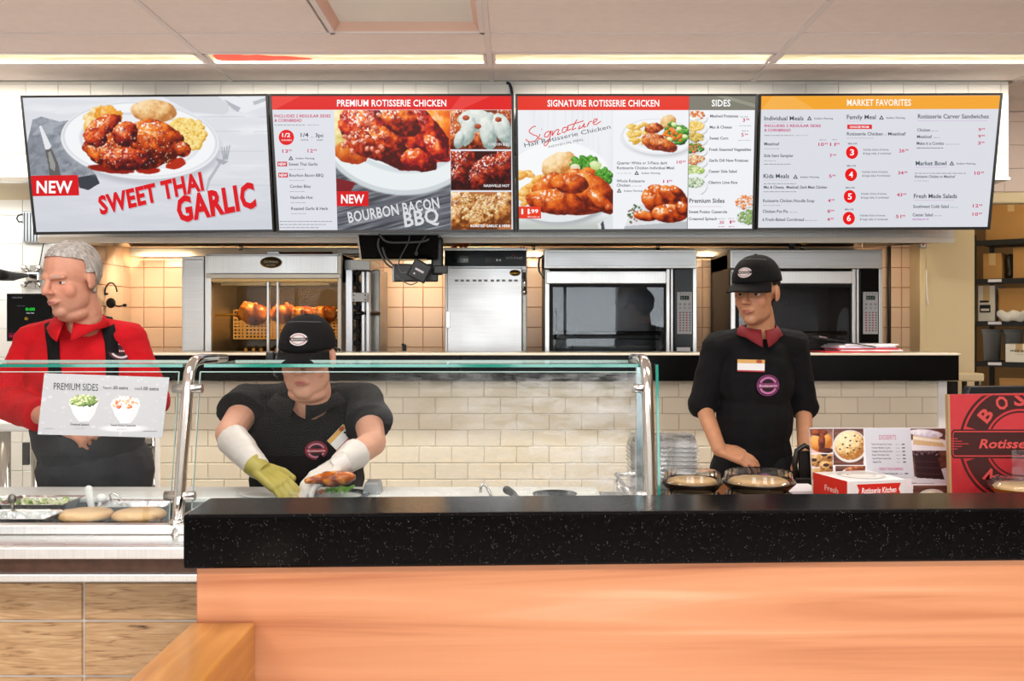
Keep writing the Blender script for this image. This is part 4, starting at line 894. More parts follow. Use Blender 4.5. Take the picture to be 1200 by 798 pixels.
def slab(px0, py0, px1, py1, Y, d=.02): return G().box((X(px0, Y), Y, Z(py0, Y)), (X(px1, Y), Y+d, Z(py1, Y)))
# side steel cabinet left of the rotisserie
r = root('steel_cabinet', (X(226, 5.52), 5.8, TB), 'plain tall steel cabinet left of the rotisserie with chickens', 'cabinet')
G().box((X(213, 5.52), 5.52, TB), (X(239, 5.52), 6.1, Z(300, 5.52))).build('body', 'steel_panel', r, bevel=.004)
slab(215, 304, 238, 411, 5.515, .006).build('door', 'steel_panel', r, bevel=.003)

# --- rotisserie with window
r = root('rotisserie_oven', (X(320, FY), 5.8, TB), 'lit glass-fronted rotisserie oven with browned chickens turning inside', 'oven')
x0, x1 = X(240, FY), X(399.5, FY); zt = Z(297, FY)
mat('oven_cream', 'dfd6c4', .35, .3); mat('oven_inside', '2c1a0a', .35, .4, var=.4, vscale=8); mat('gold', 'c9a24e', .3, 1.0)
G().box((x0, FY+.02, TB), (x0+.02, 6.1, zt)).build('side_panel', 'steel_panel', r)
G().box((x1-.02, FY+.02, TB), (x1, 6.1, zt)).build('side_panel', 'steel_panel', r)
G().box((x0, FY+.02, zt-.16), (x1, 6.1, zt)).build('top_box', 'steel_panel', r, bevel=.003)
G().box((x0+.02, 6.06, TB), (x1-.02, 6.09, zt-.16)).build('back_panel', 'oven_inside', r)
G().box((x0+.02, FY+.03, TB), (x1-.02, 6.06, TB+.03)).build('oven_floor', 'oven_inside', r)
slab(242, 299.5, 396, 320.5, FY-.004, .02).build('header', 'steel_bright', r, bevel=.003)
slab(241, 321, 399, 326, FY-.008, .02).build('header_trim', 'oven_cream', r, bevel=.002)
slab(247, 326.5, 396, 330, FY-.006, .02).build('header_trim', mat('trim_gold', 'd8b06a', .35, .4), r, bevel=.002)
slab(240, 299, 247.5, 413, FY, .04).build('door_frame', 'steel_bright', r, bevel=.003)
slab(395.5, 299, 400, 413, FY, .04).build('door_frame', 'oven_cream', r, bevel=.003)
slab(312.5, 330, 315.2, 413, FY+.005, .03).build('door_stile', 'alu', r, bevel=.002)
slab(324, 330, 326.4, 413, FY+.0, .03).build('door_stile', 'alu', r, bevel=.002)
glass('oven_glass', (.96, .88, .72), .1)
slab(247.5, 330, 313, 413, FY+.018, .005).build('door_glass', 'oven_glass', r)
slab(315, 330, 395.5, 413, FY+.012, .005).build('door_glass', 'oven_glass', r)
cb = P(317.5, 307.5, FY-.006)
G().lathe([(.032*5.5/5.5*.95, -.004), (.032, 0), (.031, .004), (.0, .005)], cb, 32, Matrix.Rotation(PI/2, 3, 'X'), sx=1.9).build('badge_rim', 'gold', r)
bd = G().lathe([(.028, .004), (.0275, .0062), (0, .0065)], cb, 32, Matrix.Rotation(PI/2, 3, 'X'), sx=1.98).build('badge', mat('badge_brown', '4a3a22', .4), r)
pr = Print(on_plane((0, FY-.0135, 0), (0, -1, 0)), (0, -1, 0)); pr.text('Old Hickory', 317.5, 308, 3.2, 17, 'e8d8a8', 'c'); pr.text('ROTISSERIE', 317.5, 311.5, 1.6, 10, 'e8d8a8', 'c'); pr.build('badge_lettering', 'print', r)
# perforated baskets and spit
BYY = 5.72
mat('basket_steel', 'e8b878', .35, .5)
for (a, b2) in ((274, 286), (287.5, 313), (316, 340), (342, 366), (368, 398)):
    g = G(); n_ = max(2, round((b2-a)/4.4))
    for k in range(n_+1): q = a+(b2-a)*k/n_; g.box((X(q-.8, BYY), BYY, Z(396.5, BYY)), (X(q+.8, BYY), BYY+.004, Z(373, BYY)))
    for k in range(7): q = 373+23.5*k/6; g.box((X(a-.8, BYY), BYY-.0005, Z(q+.9, BYY)), (X(b2+.8, BYY), BYY+.0045, Z(q-.9, BYY)))
    g.build('basket_panel', 'basket_steel', r)
G().box((X(274, BYY), BYY+.01, Z(397.5, BYY)), (X(398, BYY), BYY+.2, Z(396.3, BYY))).build('basket_floor', 'basket_steel', r)
g = G()
for k in range(29):
    q = 274+124*k/28; g.box((X(q-.8, BYY+.22), BYY+.22, Z(396, BYY+.22)), (X(q+.8, BYY+.22), BYY+.224, Z(363, BYY+.22)))
for q in (363.5, 368, 372, 378, 384): g.box((X(274, BYY+.22), BYY+.219, Z(q+.8, BYY+.22)), (X(398, BYY+.22), BYY+.225, Z(q-.8, BYY+.22)))
g.build('basket_back', 'basket_steel', r)
G().tube([P(248, 369, 5.63), P(396, 369, 5.63)], .007).build('spit', 'gold', r)
g = G()
for k in range(12): q = 288+k*9; g.tube([P(q, 410, BYY+.05), P(q, 408, BYY+.25)], .01, 6)
g.build('lower_rack', 'basket_steel', r)
for k, (xx, yy, zz_) in enumerate(((X(282, 5.78), 5.75, 1.83), (X(355, 5.78), 5.75, 1.83))): pass
ld = bpy.data.lights.new('oven_lamp', 'AREA'); ld.shape = 'RECTANGLE'; ld.size = .55; ld.size_y = .04; ld.energy = 10; ld.color = (1, .72, .42)
lo = bpy.data.objects.new('oven_lamp', ld); COL.objects.link(lo); lo.location = (X(325, 5.6), 5.56, zt-.17); lo.rotation_euler = (math.radians(28), 0, 0)
G().box((X(325, 5.6)-.3, 5.54, zt-.175), (X(325, 5.6)+.3, 5.58, zt-.162)).build('lamp_strip', 'steel_dark', r)
# rack lift mechanism on the right side
slab(405, 316, 413, 413, 5.55, .05).build('lift_rail', 'alu', r, bevel=.003)
slab(417, 316, 420, 413, 5.6, .02).build('chain', 'black_matte', r)
for q in (320, 333, 347, 360, 372, 388, 402): slab(414.5, q-2.5, 422, q+2.5, 5.59, .03).build('chain_link', 'black_matte', r, bevel=.004)
slab(423.5, 318, 427.5, 413, 5.6, .05).build('lift_rail', 'alu', r, bevel=.003)
slab(429, 318, 433, 413, 5.6, .05).build('lift_rail', 'alu', r, bevel=.003)
slab(433, 316, 445, 413, 5.75, .35).build('side_housing', 'steel_dark', r, bevel=.004)
slab(400, 304, 434, 317, 5.62, .4).build('side_top', 'steel_dark', r, bevel=.004)
slab(412, 343, 430.5, 353.5, 5.53, .03).build('lift_bracket', 'white_plastic', r, bevel=.003)
for sx_, sy_ in ((414.5, 346), (414.5, 351), (428, 346), (428, 351)): G().ell(P(sx_, sy_, 5.528), (.004, .003, .004)).build('bolt', 'black_matte', r)
G().tube([P(416, 367, 5.56), P(444, 367, 5.7)], .012).build('push_bar', 'black_plastic', r)
slab(396, 292, 420, 297, 5.6, .1).build('vent_stub', 'steel_dark', r)
G().box((X(313, 5.6), 5.6, zt), (X(327, 5.6), 5.68, zt+.02)).build('junction_box', 'steel_bright', r, bevel=.003)
G().tube([(X(327, 5.6), 5.64, zt+.012), (X(388, 5.6), 5.64, zt+.014)], .006).build('cable_rod', mat('copper_brown', '7a4020', .4, .5), r)

# chickens on the spit
mat_ch = attr_mat('roast_skin', .22, bump=.35, bscale=90)
mat_ch.node_tree.nodes['Principled BSDF'].inputs['Coat Weight'].default_value = .6
g = G(); g.ell((0, 0, 0), (.062, .058, .05)); g.ell((-.02, -.02, .012), (.045, .045, .042)); g.ell((.028, -.02, .01), (.04, .042, .04))
for s_ in (-1, 1): cap_g(g, (s_*.045, -.03, -.012), (s_*.03, -.062, .02), .024, .012); cap_g(g, (s_*.03, -.062, .02), (s_*.025, -.058, .04), .009, .012); cap_g(g, (s_*.05, 0, .03), (s_*.062, -.02, .002), .015, .011)
CHK = fuse(g, 'roast_chicken', .005, 3)
def roastcol(c, n_): t = np.clip(f3(c, 45, 3)*2.2-.6+n_[:, 2]*.15, 0, 1); return mixc(mixc(hexc('642008'), hexc('bd5c10'), np.clip(t*2, 0, 1)), hexc('f0b058'), np.clip(t*2-1, 0, 1))
paint(CHK, roastcol); CHK.materials.append(mat_ch)
lab = ['leftmost of the chickens in the lit rotisserie oven', 'second chicken from the left in the rotisserie, behind the glass stiles', 'third chicken from the left in the rotisserie oven', 'rightmost chicken in the rotisserie oven, partly behind the black cap']
for k, px in enumerate((298, 332, 357, 382)):
    o = bpy.data.objects.new('roast_chicken', CHK); COL.objects.link(o); o.location = P(px, 369, 5.63); o.rotation_euler = (random.uniform(-.5, .3), random.uniform(-.3, .3), random.uniform(-.6, .6)); o.scale = (1.25,)*3 if k == 0 else (1.05,)*3
    tag(o, lab[k], 'chicken', 'chickens on the rotisserie spit')

# --- warming cabinet
CX = 521
r = root('warming_cabinet', (X(570, FY), 5.8, TB), 'upright steel warming cabinet with a black control strip on top', 'cabinet')
x0, x1, zt = X(521, FY), X(617.5, FY), Z(290, FY)
G().box((x0, FY+.02, TB), (x1, 6.08, zt)).build('body', 'steel_panel', r, bevel=.004)
slab(521, 293.5, 616.5, 312, FY, .02).build('control_panel', mat('gloss_black', '060708', .2, spec=.2), r, bevel=.002)
slab(521.5, 290.5, 617, 293.5, FY+.002, .02).build('top_trim', 'steel_bright', r)
for q in (530, 568.5): slab(q, 299, q+19, 308, FY-.003, .004).build('display_window', mat('display_dark', '14181a', .1), r, bevel=.001)
for q in (543, 546.5, 581.5, 585): slab(q, 303.5, q+2.2, 306, FY-.005, .003).build('button', 'white_plastic', r)
pr = Print(on_plane((0, FY-.001, 0), (0, -1, 0)), (0, -1, 0)); pr.text('ALTO-SHAAM', 593, 303.5, 2.6, 19, 'd8d8dc'); pr.text('8.8.8', 536, 305.5, 3, 6, '303c3c'); pr.rect(609.5, 289.3, 611.3, 291.3, '3060c0'); pr.rect(613, 289.3, 614.8, 291.3, 'c03030'); pr.poly([(600, 300), (603, 300), (601.5, 297.5)], 'c03030'); pr.build('panel_lettering', 'print', r)
slab(524, 313.5, 612, 414, FY-.03, .045).build('door', 'steel_panel', r, bevel=.005)
for k in range(11): slab(533+k*6.6+(k//3)*1.2, 327.5, 537+k*6.6+(k//3)*1.2, 330, FY-.032, .003).build('vent_slot', mat('slot_grey', '8e9092', .5), r)
slab(523, 365, 527, 384, FY-.036, .02).build('hinge', 'chrome', r, bevel=.003)
slab(612.5, 316, 617, 414, FY-.01, .03).build('latch_rail', 'steel_dark', r, bevel=.002)
g = G(); g.tube([P(614.5, 319, FY-.03), P(614.8, 343, FY-.03)], [.008, .012]); g.build('latch_handle', 'chrome', r)
G().ell(P(614.6, 342, FY-.035), (.014, .012, .016)).build('latch_knob', 'chrome', r)
G().lathe([(.017, -.002), (.017, .003), (0, .005)], P(603.5, 319.8, FY-.03), 28, Matrix.Rotation(PI/2, 3, 'X'), sx=1.8).build('badge', 'gold', r)

# --- two combination ovens
def combi(dx, lab_):
    r = root('rotisserie_oven', (X(727+dx, FY), 5.8, TB), lab_, 'oven', 'dark-windowed ovens at the right')
    a, b2, zt = X(638+dx, FY), X(816+dx, FY), Z(293, FY)
    G().box((a, FY+.03, TB), (b2, 6.05, Z(294, FY))).build('body', mat('oven_black', '0b0a0a', .35), r, bevel=.004) if False else None
    mat('oven_black', '0b0a0a', .35)
    G().box((a, FY+.02, TB), (a+.012, 6.05, zt-.02)).build('side_panel', 'oven_black', r)
    G().box((X(787+dx, FY), FY+.02, TB), (b2, 6.05, zt-.1)).build('control_housing', 'oven_black', r)
    G().box((a, FY+.02, zt-.1), (b2, 6.05, zt)).build('top_box', 'oven_black', r)
    G().box((a, 6.0, TB), (b2, 6.03, zt-.1)).build('back_panel', 'steel_dark', r)
    G().box((a, FY+.03, TB), (X(787+dx, FY), 6.0, TB+.02)).build('oven_floor', 'steel_dark', r)
    slab(637.5+dx, 292.5, 816.5+dx, 314.5, FY-.05, .07).build('header', 'steel_bright', r, bevel=.004)
    slab(640.5+dx, 295.5, 814+dx, 312, FY-.053, .01).build('header_plate', 'steel_panel', r, bevel=.002)
    slab(638.5+dx, 316, 644+dx, 414, FY, .03).build('door_frame', 'steel_bright', r, bevel=.003)
    slab(640+dx, 317.5, 781+dx, 332.5, FY-.02, .04).build('door_rail', 'steel_bright', r, bevel=.004)
    slab(780.8+dx, 315, 785+dx, 414, FY-.015, .03).build('door_stile', 'steel_bright', r, bevel=.003)
    slab(786+dx, 315, 789+dx, 414, FY-.01, .03).build('door_stile', 'alu', r, bevel=.003)
    slab(644+dx, 333, 780.5+dx, 336.5, FY, .02).build('gasket', 'black_matte', r)
    slab(778+dx, 336, 780.8+dx, 414, FY+.004, .02).build('gasket', 'black_matte', r)
    slab(644+dx, 336, 648+dx, 414, FY+.004, .02).build('gasket', 'black_matte', r)
    glass('dark_glass', (.6, .62, .65), .75); slab(644+dx, 336, 780+dx, 414, FY+.008, .006).build('door_glass', 'dark_glass', r)
    g = G(); g.tube([P(650+dx, 390.5, FY+.1), P(774+dx, 390.5, FY+.1)], .013); g.build('spit', 'steel', r)
    g = G(); g.tube([P(652+dx, 396.5, FY+.1), P(772+dx, 397.5, FY+.1)], .004); g.build('spit_rod', 'steel', r)
    for q in (651, 773): G().lathe([(.15, -.004), (.15, .004), (.02, .006)], P(q+dx, 391, FY+.2), 24, Matrix.Rotation(PI/2, 3, 'Y')).build('spit_disc', 'steel', r)
    slab(790+dx, 315, 812+dx, 414, FY-.004, .03).build('control_panel', 'gloss_black', r, bevel=.003)
    slab(812+dx, 315, 816.5+dx, 414, FY, .03).build('edge_trim', 'steel_bright', r, bevel=.002)
    slab(793.5+dx, 342, 811+dx, 391.5, FY-.01, .01).build('keypad', mat('keypad_grey', 'c6c7c9', .4), r, bevel=.002)
    pr = Print(on_plane((0, FY-.011, 0), (0, -1, 0)), (0, -1, 0)); d = dx
    pr.rect(797+d, 346.5, 807.5+d, 351.5, '23282c'); pr.text('8.5.C', 798+d, 350.8, 3.2, 8.5, '8ab0a0')
    for k in range(4): pr.disc(797.5+d+k*3.4, 344.3, .7, col='c03038' if k == 0 else '707478')
    for k in range(3): pr.disc(797+d+k*5.4, 356.5, 1.5, col='9a9ca0'); pr.disc(797+d+k*5.4, 361, 1.5, col='a8aaae')
    for j in range(8):
        for k in range(4): pr.rect(796+d+k*3.8, 365.5+j*3, 798+d+k*3.8, 367+j*3, 'b0303c' if k in (0, 2) else '6a6e74')
    pr.build('keypad_lettering', 'print', r)
    for q in (0,): slab(793+dx, 407, 809+dx, 413, FY-.008, .01).build('switch_plate', 'white_plastic', r, bevel=.001)
    return r
CO = combi(0, 'dark-windowed steel oven with keypad, in the middle beside the warming cabinet')
combi(218, 'dark-windowed steel oven with keypad, furthest right behind the man in black')

# small things on top
r = root('toy_figure', P(928, 292.5, 5.6), 'tiny toy figure standing on top of the furthest right oven', 'toy')
c = P(928, 292.5, 5.6)
G().box(c+Vector((-.014, -.01, 0)), c+Vector((.014, .01, .02))).build('legs', mat('toy_blue', '20283c', .4), r, bevel=.002)
g = G(); g.hexa([c+Vector(p) for p in ((-.018, -.01, .02), (.018, -.01, .02), (.018, .01, .02), (-.018, .01, .02), (-.012, -.01, .045), (.012, -.01, .045), (.012, .01, .045), (-.012, .01, .045))]); g.build('torso', mat('toy_grey', '5a5c5e', .4), r)
G().lathe([(.009, 0), (.0105, .003), (.0105, .015), (.008, .018)], c+Vector((0, 0, .046)), 12).build('head', mat('toy_yellow', 'd8a030', .4), r)
G().lathe([(.0115, 0), (.011, .006), (.004, .011)], c+Vector((0, 0, .058)), 12).build('hair', mat('toy_brown', '5a2c14', .5), r)
g = G(); g.tube([P(531, 289.5, 5.6), P(535, 287, 5.6), P(540, 286, 5.58), P(546, 287.5, 5.6), P(551, 286, 5.62)], [.01, .014, .012, .013, .006]); g.tube([P(531, 290, 5.58), P(528.5, 291, 5.55)], .008); g.tube([P(540, 287.5, 5.6), P(540, 290.2, 5.6)], .01)
o = g.build('toy_lobster', mat('toy_orange', 'd0662c', .5)); tag(o, 'small curled orange toy lying on top of the warming cabinet', 'toy')
g = G(); g.tube(arc(P(942, 282.5, 5.2), .018, PI, 2.2*PI, 12), .003); g.tube([P(938, 282.5, 5.2), P(938, 279, 5.2)], .003)
o = g.build('ceiling_hook', 'gold'); tag(o, 'small brass hook hanging from the hood above the toy', 'hook')

g = G(); g.tube([P(1042, 279, 6.15), P(1042, 420, 6.15)], .011); o = g.build('conduit', mat('conduit_grey', '2c2a28', .5)); tag(o, 'dark vertical pipe on the grey tiles right of the ovens', 'pipe')
r = root('wall_sign', P(1081, 285, 6.04), 'small clear card holder with a red mark on the cream trim', 'sign')
slab(1077, 277.5, 1086, 291, 6.03, .008).build('holder', mat('clear_grey', 'c8c4bc', .2, alpha=.6), r, bevel=.001)
pr = Print(on_plane((0, 6.029, 0), (0, -1, 0)), (0, -1, 0)); pr.rect(1079, 279, 1084.5, 289.5, 'e8e4e0'); pr.poly([(1082, 280), (1084, 281), (1082.5, 288), (1080.5, 288)], 'c02020'); pr.build('card', 'print', r)
g = G(); g.tube([P(1085.5, 316, 6.03), P(1085.5, 330, 6.03), P(1086, 345, 6.02), P(1087.5, 355, 6.02), P(1087, 358, 6.02)], .004); o = g.build('hanging_string', 'white_plastic'); tag(o, 'thin white string hanging down the cream pier', 'string')
g = G(); g.tube([P(636, 300, 5.6), P(632, 303, 5.75), P(631, 310, 5.8), P(632, 318, 5.8), P(636, 324, 5.7), P(639, 327, 5.56)], .006); g.build('power_cord', 'dark_rubber', CO)
g = G(); g.tube([P(501, 409, 5.03), P(498.5, 404.5, 5.03)], .012); g.tube([P(498.5, 404.5, 5.03), P(496, 404, 5.03)], .009)
# small items on the ledge
LZ = Z(414, 4.675)+.0005
def ledge(px, Y=4.85): return Vector((X(px, Y), Y, LZ))
r = root('wall_clip', P(474, 407, 6.18), 'small black clip stuck on the peach tiles left of the warming cabinet', 'clip')
slab(471.5, 403.5, 476, 411, 6.17, .02).build('clip_body', 'black_plastic', r, bevel=.004)
slab(470.5, 402.5, 474, 405, 6.165, .02).build('clip_jaw', 'black_plastic', r, bevel=.003)
r = root('paper_stack', ledge(1005), 'stack of loose papers with red folders on the ledge', 'papers')
c = ledge(1005)
for k in range(6):
    col = ['red_folder', 'paper_white', 'red_folder', 'paper_lilac', 'paper_white', 'paper_white'][k]; mat('red_folder', 'c82838', .5); mat('paper_white', 'ece8ee', .7); mat('paper_lilac', 'dccfe8', .7)
    M_ = Matrix.Translation(c+Vector((random.uniform(-.02, .02)+(-.02 if k == 0 else .02), 0, .001+k*.007))) @ Matrix.Rotation(random.uniform(-.12, .12), 4, 'Z')
    G().box((-.16+k*.004, -.11, 0), (.15-k*.006, .11, .0065), M=M_).build('folder' if 'folder' in col else 'paper_sheet', col, r)
r = root('clipboard', ledge(978)+Vector((0, .03, .045)), 'black clipboard lying tilted on top of the stack of papers', 'clipboard')
M_ = Matrix.Translation(ledge(985)+Vector((0, -.02, .048))) @ Matrix.Rotation(.17, 4, 'Y')
G().box((-.1, -.1, 0), (.13, .1, .004), M=M_).build('board', 'black_plastic', r)
G().box((-.12, -.02, .004), (-.08, .02, .012), M=M_).build('clip', 'chrome', r, bevel=.002)

# ---- things hung under the second screen: box, bracket, adapter, leads
r = root('display_box', P(468, 290, 4.72), 'black box hanging under the second screen in a tangle of leads', 'box')
q = [P(419, 275, 4.66), P(513.5, 275, 4.66), P(513, 304.5, 4.72), P(423, 304.5, 4.72)]; bk = Vector((0, .2, .01))
G().hexa([q[3], q[2], q[2]+bk, q[3]+bk, q[0], q[1], q[1]+bk, q[0]+bk]).build('housing', 'gloss_black', r, bevel=.003)
G().hexa([q[3]+Vector((-.004, -.004, 0)), q[3]+Vector((.004, -.004, 0)), q[3]+Vector((.004, .03, 0)), q[3]+Vector((-.004, .03, 0)), q[0]+Vector((-.004, -.004, 0)), q[0]+Vector((.004, -.004, 0)), q[0]+Vector((.004, .03, 0)), q[0]+Vector((-.004, .03, 0))]).build('edge_strip', 'alu', r)
slab(423, 303.6, 500, 305.2, 4.712, .02).build('edge_strip', mat('bronze_edge', '8a7a58', .4, .5), r)
slab(505, 278, 519, 322, 4.76, .05).build('side_cheek', 'black_plastic', r, bevel=.01)
slab(508, 311, 524.5, 320.5, 4.74, .03).build('mount_arm', 'black_plastic', r, bevel=.004)
slab(460, 309, 513, 330, 4.77, .04).build('mount_plate', 'black_plastic', r, bevel=.006)
slab(459.5, 311, 461.5, 330, 4.765, .04).build('plate_edge', 'steel_dark', r)
r = root('power_adapter', P(492, 317, 4.7), 'black square power adapter hanging askew under the black box', 'adapter')
M_ = Matrix.Translation(P(492, 317.5, 4.70)) @ Matrix.Rotation(.48, 4, 'Y')
G().box((-.045, -.02, -.045), (.045, .02, .045), M=M_).build('adapter_body', mat('adapter_black', '16151a', .4), r, bevel=.006)
G().box((-.022, -.0215, -.004), (.022, -.0195, .006), M=M_).build('label_sticker', 'paper_white', r)
G().box((-.02, -.0215, -.026), (-.012, -.0195, -.018), M=M_).build('label_sticker', 'paper_white', r)
mat('lead_grey', '3a3a3e', .4)
for k, (pts, la) in enumerate((([(444, 279), (443, 288), (447, 299), (453, 309), (460, 314)], 'black lead curving down the left of the black box'), ([(444, 274), (450, 281), (458, 284), (478, 284), (496, 283), (503, 280)], 'black lead sagging across the middle of the black box'),
        ([(480, 276), (478, 285), (470, 300), (467, 312), (470, 320), (476, 319)], 'thin grey lead looping to the mount plate'), ([(499, 276), (493, 284), (489, 291), (488, 297)], 'short grey lead with a pale plug'),
        ([(464, 323), (470, 328), (479, 333), (484, 333), (490, 330)], 'thin lead hanging below the adapter'), ([(448, 290), (452, 301), (458, 308), (462, 312)], 'second black lead beside the left one'))):
    pp = [P(x, y, 4.65-.012*(k % 3)) for x, y in pts]; sm = []
    for i in range(len(pp)-1):
        a, b_, c_, d_ = pp[max(i-1, 0)], pp[i], pp[i+1], pp[min(i+2, len(pp)-1)]
        for t in [j/5 for j in range(5)]: sm.append(.5*(2*b_+(c_-a)*t+(2*a-5*b_+4*c_-d_)*t*t+(3*b_-a-3*c_+d_)*t**3))
    sm.append(pp[-1]); g = G(); g.tube(sm, .0045 if k in (0, 1, 5) else .0028, 8)
    if k == 3: g.ell(pp[-1], (.008, .008, .011))
    o = g.build('lead', 'lead_grey'); tag(o, la, 'cable', 'leads under the second screen')
g = G(); g.tube([P(594, 97, 4.655), P(597, 98, 4.65), P(599, 103, 4.65), P(600, 109, 4.6)], .007); o = g.build('screen_cable', mat('navy_cable', '10142c', .5)); tag(o, 'dark cable dropping from the ceiling between the middle screens', 'cable')

# ---- left: wall-hung till screen, brackets, ballast box, headset, steel table
r = root('till_screen', P(33, 372, 5.1), 'black touch screen with green figures mounted on the white wall', 'screen')
slab(7.5, 344, 62, 400, 5.1, .035).build('housing', 'gloss_black', r, bevel=.004)
G().box((X(30, 5.12)-.04, 5.13, Z(362, 5.13)), (X(30, 5.12)+.04, 5.435, Z(380, 5.13))).build('wall_bracket', 'steel_dark', r)
pr = Print(on_plane((0, 5.0985, 0), (0, -1, 0)), (0, -1, 0), .0005); pr.rect(10, 347, 59, 397, '060708'); pr.text('WELCOME', 14, 349.5, 1.6, 12, '8a8e94'); pr.fuzz(20, 359, 10, 1.8, '4a4e54'); pr.text('0:00', 30, 364, 3.4, 11, '20e040', bold=.02); pr.fuzz(31, 367.5, 9, 1.8, 'c8ccd0'); pr.text('0:', 29, 375, 3.4, 4, 'd8b020'); pr.rect(10, 390, 45, 396, '5c0c28'); pr.fuzz(12, 394.5, 5, 2, 'd04070'); pr.build('display_lettering', 'screen', r)
r = root('wall_bracket', P(38, 324, 5.4), 'chrome monitor arm joint on the white wall above the touch screen', 'bracket')
slab(30, 319, 45, 329, 5.39, .045).build('joint', 'chrome', r, bevel=.006)
for sx_ in (28, 45.5):
    for sy_ in (314, 334): G().tube([P(37 if sx_ < 40 else 40, 322 if sy_ < 320 else 327, 5.41), P(sx_, sy_, 5.41)], .011).build('lug', 'steel_dark', r); 
for sx_ in (28, 45.5):
    for sy_ in (314, 334): G().ell(P(sx_, sy_, 5.41), (.018, .012, .018)).build('lug_end', 'chrome', r)
slab(35, 311, 41, 337, 5.42, .015).build('back_plate', 'steel', r)
g = G(); pts = [P(x, y, 5.0+.37*t) for t, x, y in ((0, -6, 321), (.3, 5, 323), (.55, 14, 324), (.8, 24, 323), (1, 31, 323))]; g.tube(pts, [.03, .028, .024, .016, .01]); o = g.build('monitor_arm', 'dark_rubber'); tag(o, 'thick black rubber arm reaching to the chrome wall joint', 'arm')
r = root('ballast_box', P(36, 266, 5.4), 'grey ribbed metal box on the white wall left of the sweet thai screen', 'box')
slab(25.5, 247, 47.5, 284, 5.40, .035).build('housing', mat('zinc', 'a9acae', .4, .6), r, bevel=.003)
for k in range(6): slab(26+k*3.6, 249, 27.8+k*3.6, 282, 5.39, .012).build('rib', 'zinc', r)
g = G(); g.tube([P(26, 251, 5.39), P(21.5, 252.5, 5.36), P(19.5, 256, 5.36), P(22, 260, 5.37), P(26, 260, 5.39)], .004); g.build('wire_loop', 'black_plastic', r)
g = G(); g.tube([P(48, 282, 5.41), P(52, 283, 5.41), P(50, 290, 5.41), P(45, 318, 5.425)], .003); g.build('lead', 'black_plastic', r)
r = root('headset', P(131, 345, 5.9), 'black headset hung on the tiled return wall', 'headset')
hx = X(153, BY)+.03
c = P(130, 344, 5.8)
g = G(); g.tube(arc(c+Vector((0, 0, .0)), .033, .15, PI*.98, 16, (1, .2, 0), (0, 0, 1.9)), .0045); g.build('headband', 'black_plastic', r)
G().ell(c+Vector((0, .0, -.055)), (.028, .018, .03)).build('ear_cushion', 'black_matte', r)
G().ell(c+Vector((-.035, 0, -.002)), (.022, .012, .008)).build('temple_pad', 'black_matte', r)
g = G(); g.tube([c+Vector((.01, -.01, -.06)), c+Vector((.05, -.02, -.075)), c+Vector((.085, -.02, -.068))], .004); g.ell(c+Vector((.088, -.02, -.068)), (.013, .008, .009)); g.build('microphone', 'black_matte', r)
r = root('prep_table', (X(-40, 4.55), 4.6, 0), 'white topped steel prep table at the far left', 'table')
tz = Z(506, 4.4)
G().box((X(-160, 4.4), 4.4, tz), (X(48, 4.4), 4.65, tz+.045)).build('tabletop', 'white_plastic', r, bevel=.01)
for a in (-150, 6): G().tube([(X(a, 4.45), 4.45, 0), (X(a, 4.45), 4.45, tz)], .024).build('leg', 'chrome', r)
G().tube([(X(42, 4.6), 4.6, 0), (X(42, 4.6), 4.6, tz)], .02).build('leg', 'chrome', r)
G().box((X(-160, 4.5), 4.5, Z(489, 4.5)), (X(32, 4.5), 4.64, Z(483, 4.5))).build('shelf', 'steel_bright', r, bevel=.004)
G().tube([(X(26, 4.6), 4.6, tz+.045), (X(26, 4.6), 4.6, Z(462, 4.6))], .018).build('shelf_post', 'steel_bright', r)
slab(26, 519, 33, 545, 4.62, .02).build('socket_box', mat('socket_grey', '6a6c6e', .5), r)
r = root('wire_rack', (X(170, 5.1), 5.1, 0), 'low wire rack with crumpled trays seen left of the tiled low wall', 'rack')
for a in (157, 181): G().tube([(X(a, 5.1), 5.1, 0), (X(a, 5.1), 5.1, Z(505, 5.1))], .012).build('post', 'chrome', r)
for k, q in enumerate((522, 545, 568)): G().box((X(156, 5.1), 5.05, Z(q+1.5, 5.1)), (X(182, 5.1), 5.35, Z(q, 5.1))).build('shelf', 'steel', r)
for k, (q, col) in enumerate(((516, 'b0a8a0'), (540, '8a4a3a'), (563, 'a0a8b0'))): G().box((X(158, 5.12), 5.1, Z(q+4.5, 5.12)), (X(180, 5.12), 5.3, Z(q-3, 5.12))).build('tray', mat('tray_%d' % k, col, .5), r, bevel=.006)

# ---- right: cream shelf, storage shelves with boxes
r = root('wall_shelf', (X(1120, 5.9), 5.9, 0), 'cream worktop end on dark legs below the storage shelves', 'worktop')
G().box((X(1090, 5.55), 5.55, Z(447, 5.55)), (X(1154, 5.55), 6.03, Z(447, 5.55)+.045)).build('worktop', 'paint_cream', r, bevel=.01)
for a in (1096, 1132, 1149): G().tube([(X(a, 5.6), 5.62, 0), (X(a, 5.6), 5.62, Z(447, 5.55))], .014).build('leg', 'steel_dark', r)
G().box((X(1092, 5.7), 6.0, 0), (X(1150, 5.7), 6.03, Z(448, 5.6))).build('back_board', 'black_matte', r)
SR = math.radians(-38); SO = Vector((X(1141, 6.5), 6.5, 0)); SM = Matrix.Translation(SO) @ Matrix.Rotation(SR, 4, 'Z')
r = root('storage_shelves', SO, 'black metal storage shelving crammed with cartons at the far right', 'shelves', rz=SR)
mat('shelf_black', '12130f', .5)
levels = [Z(y, 6.5) for y in (283, 328, 377, 424)]
for x_, y_ in ((0, 0), (1.2, 0), (0, .5), (1.2, .5)): G().box((x_-.014, y_-.014, 0), (x_+.014, y_+.014, levels[0]+.04), M=SM).build('post', 'shelf_black', r)
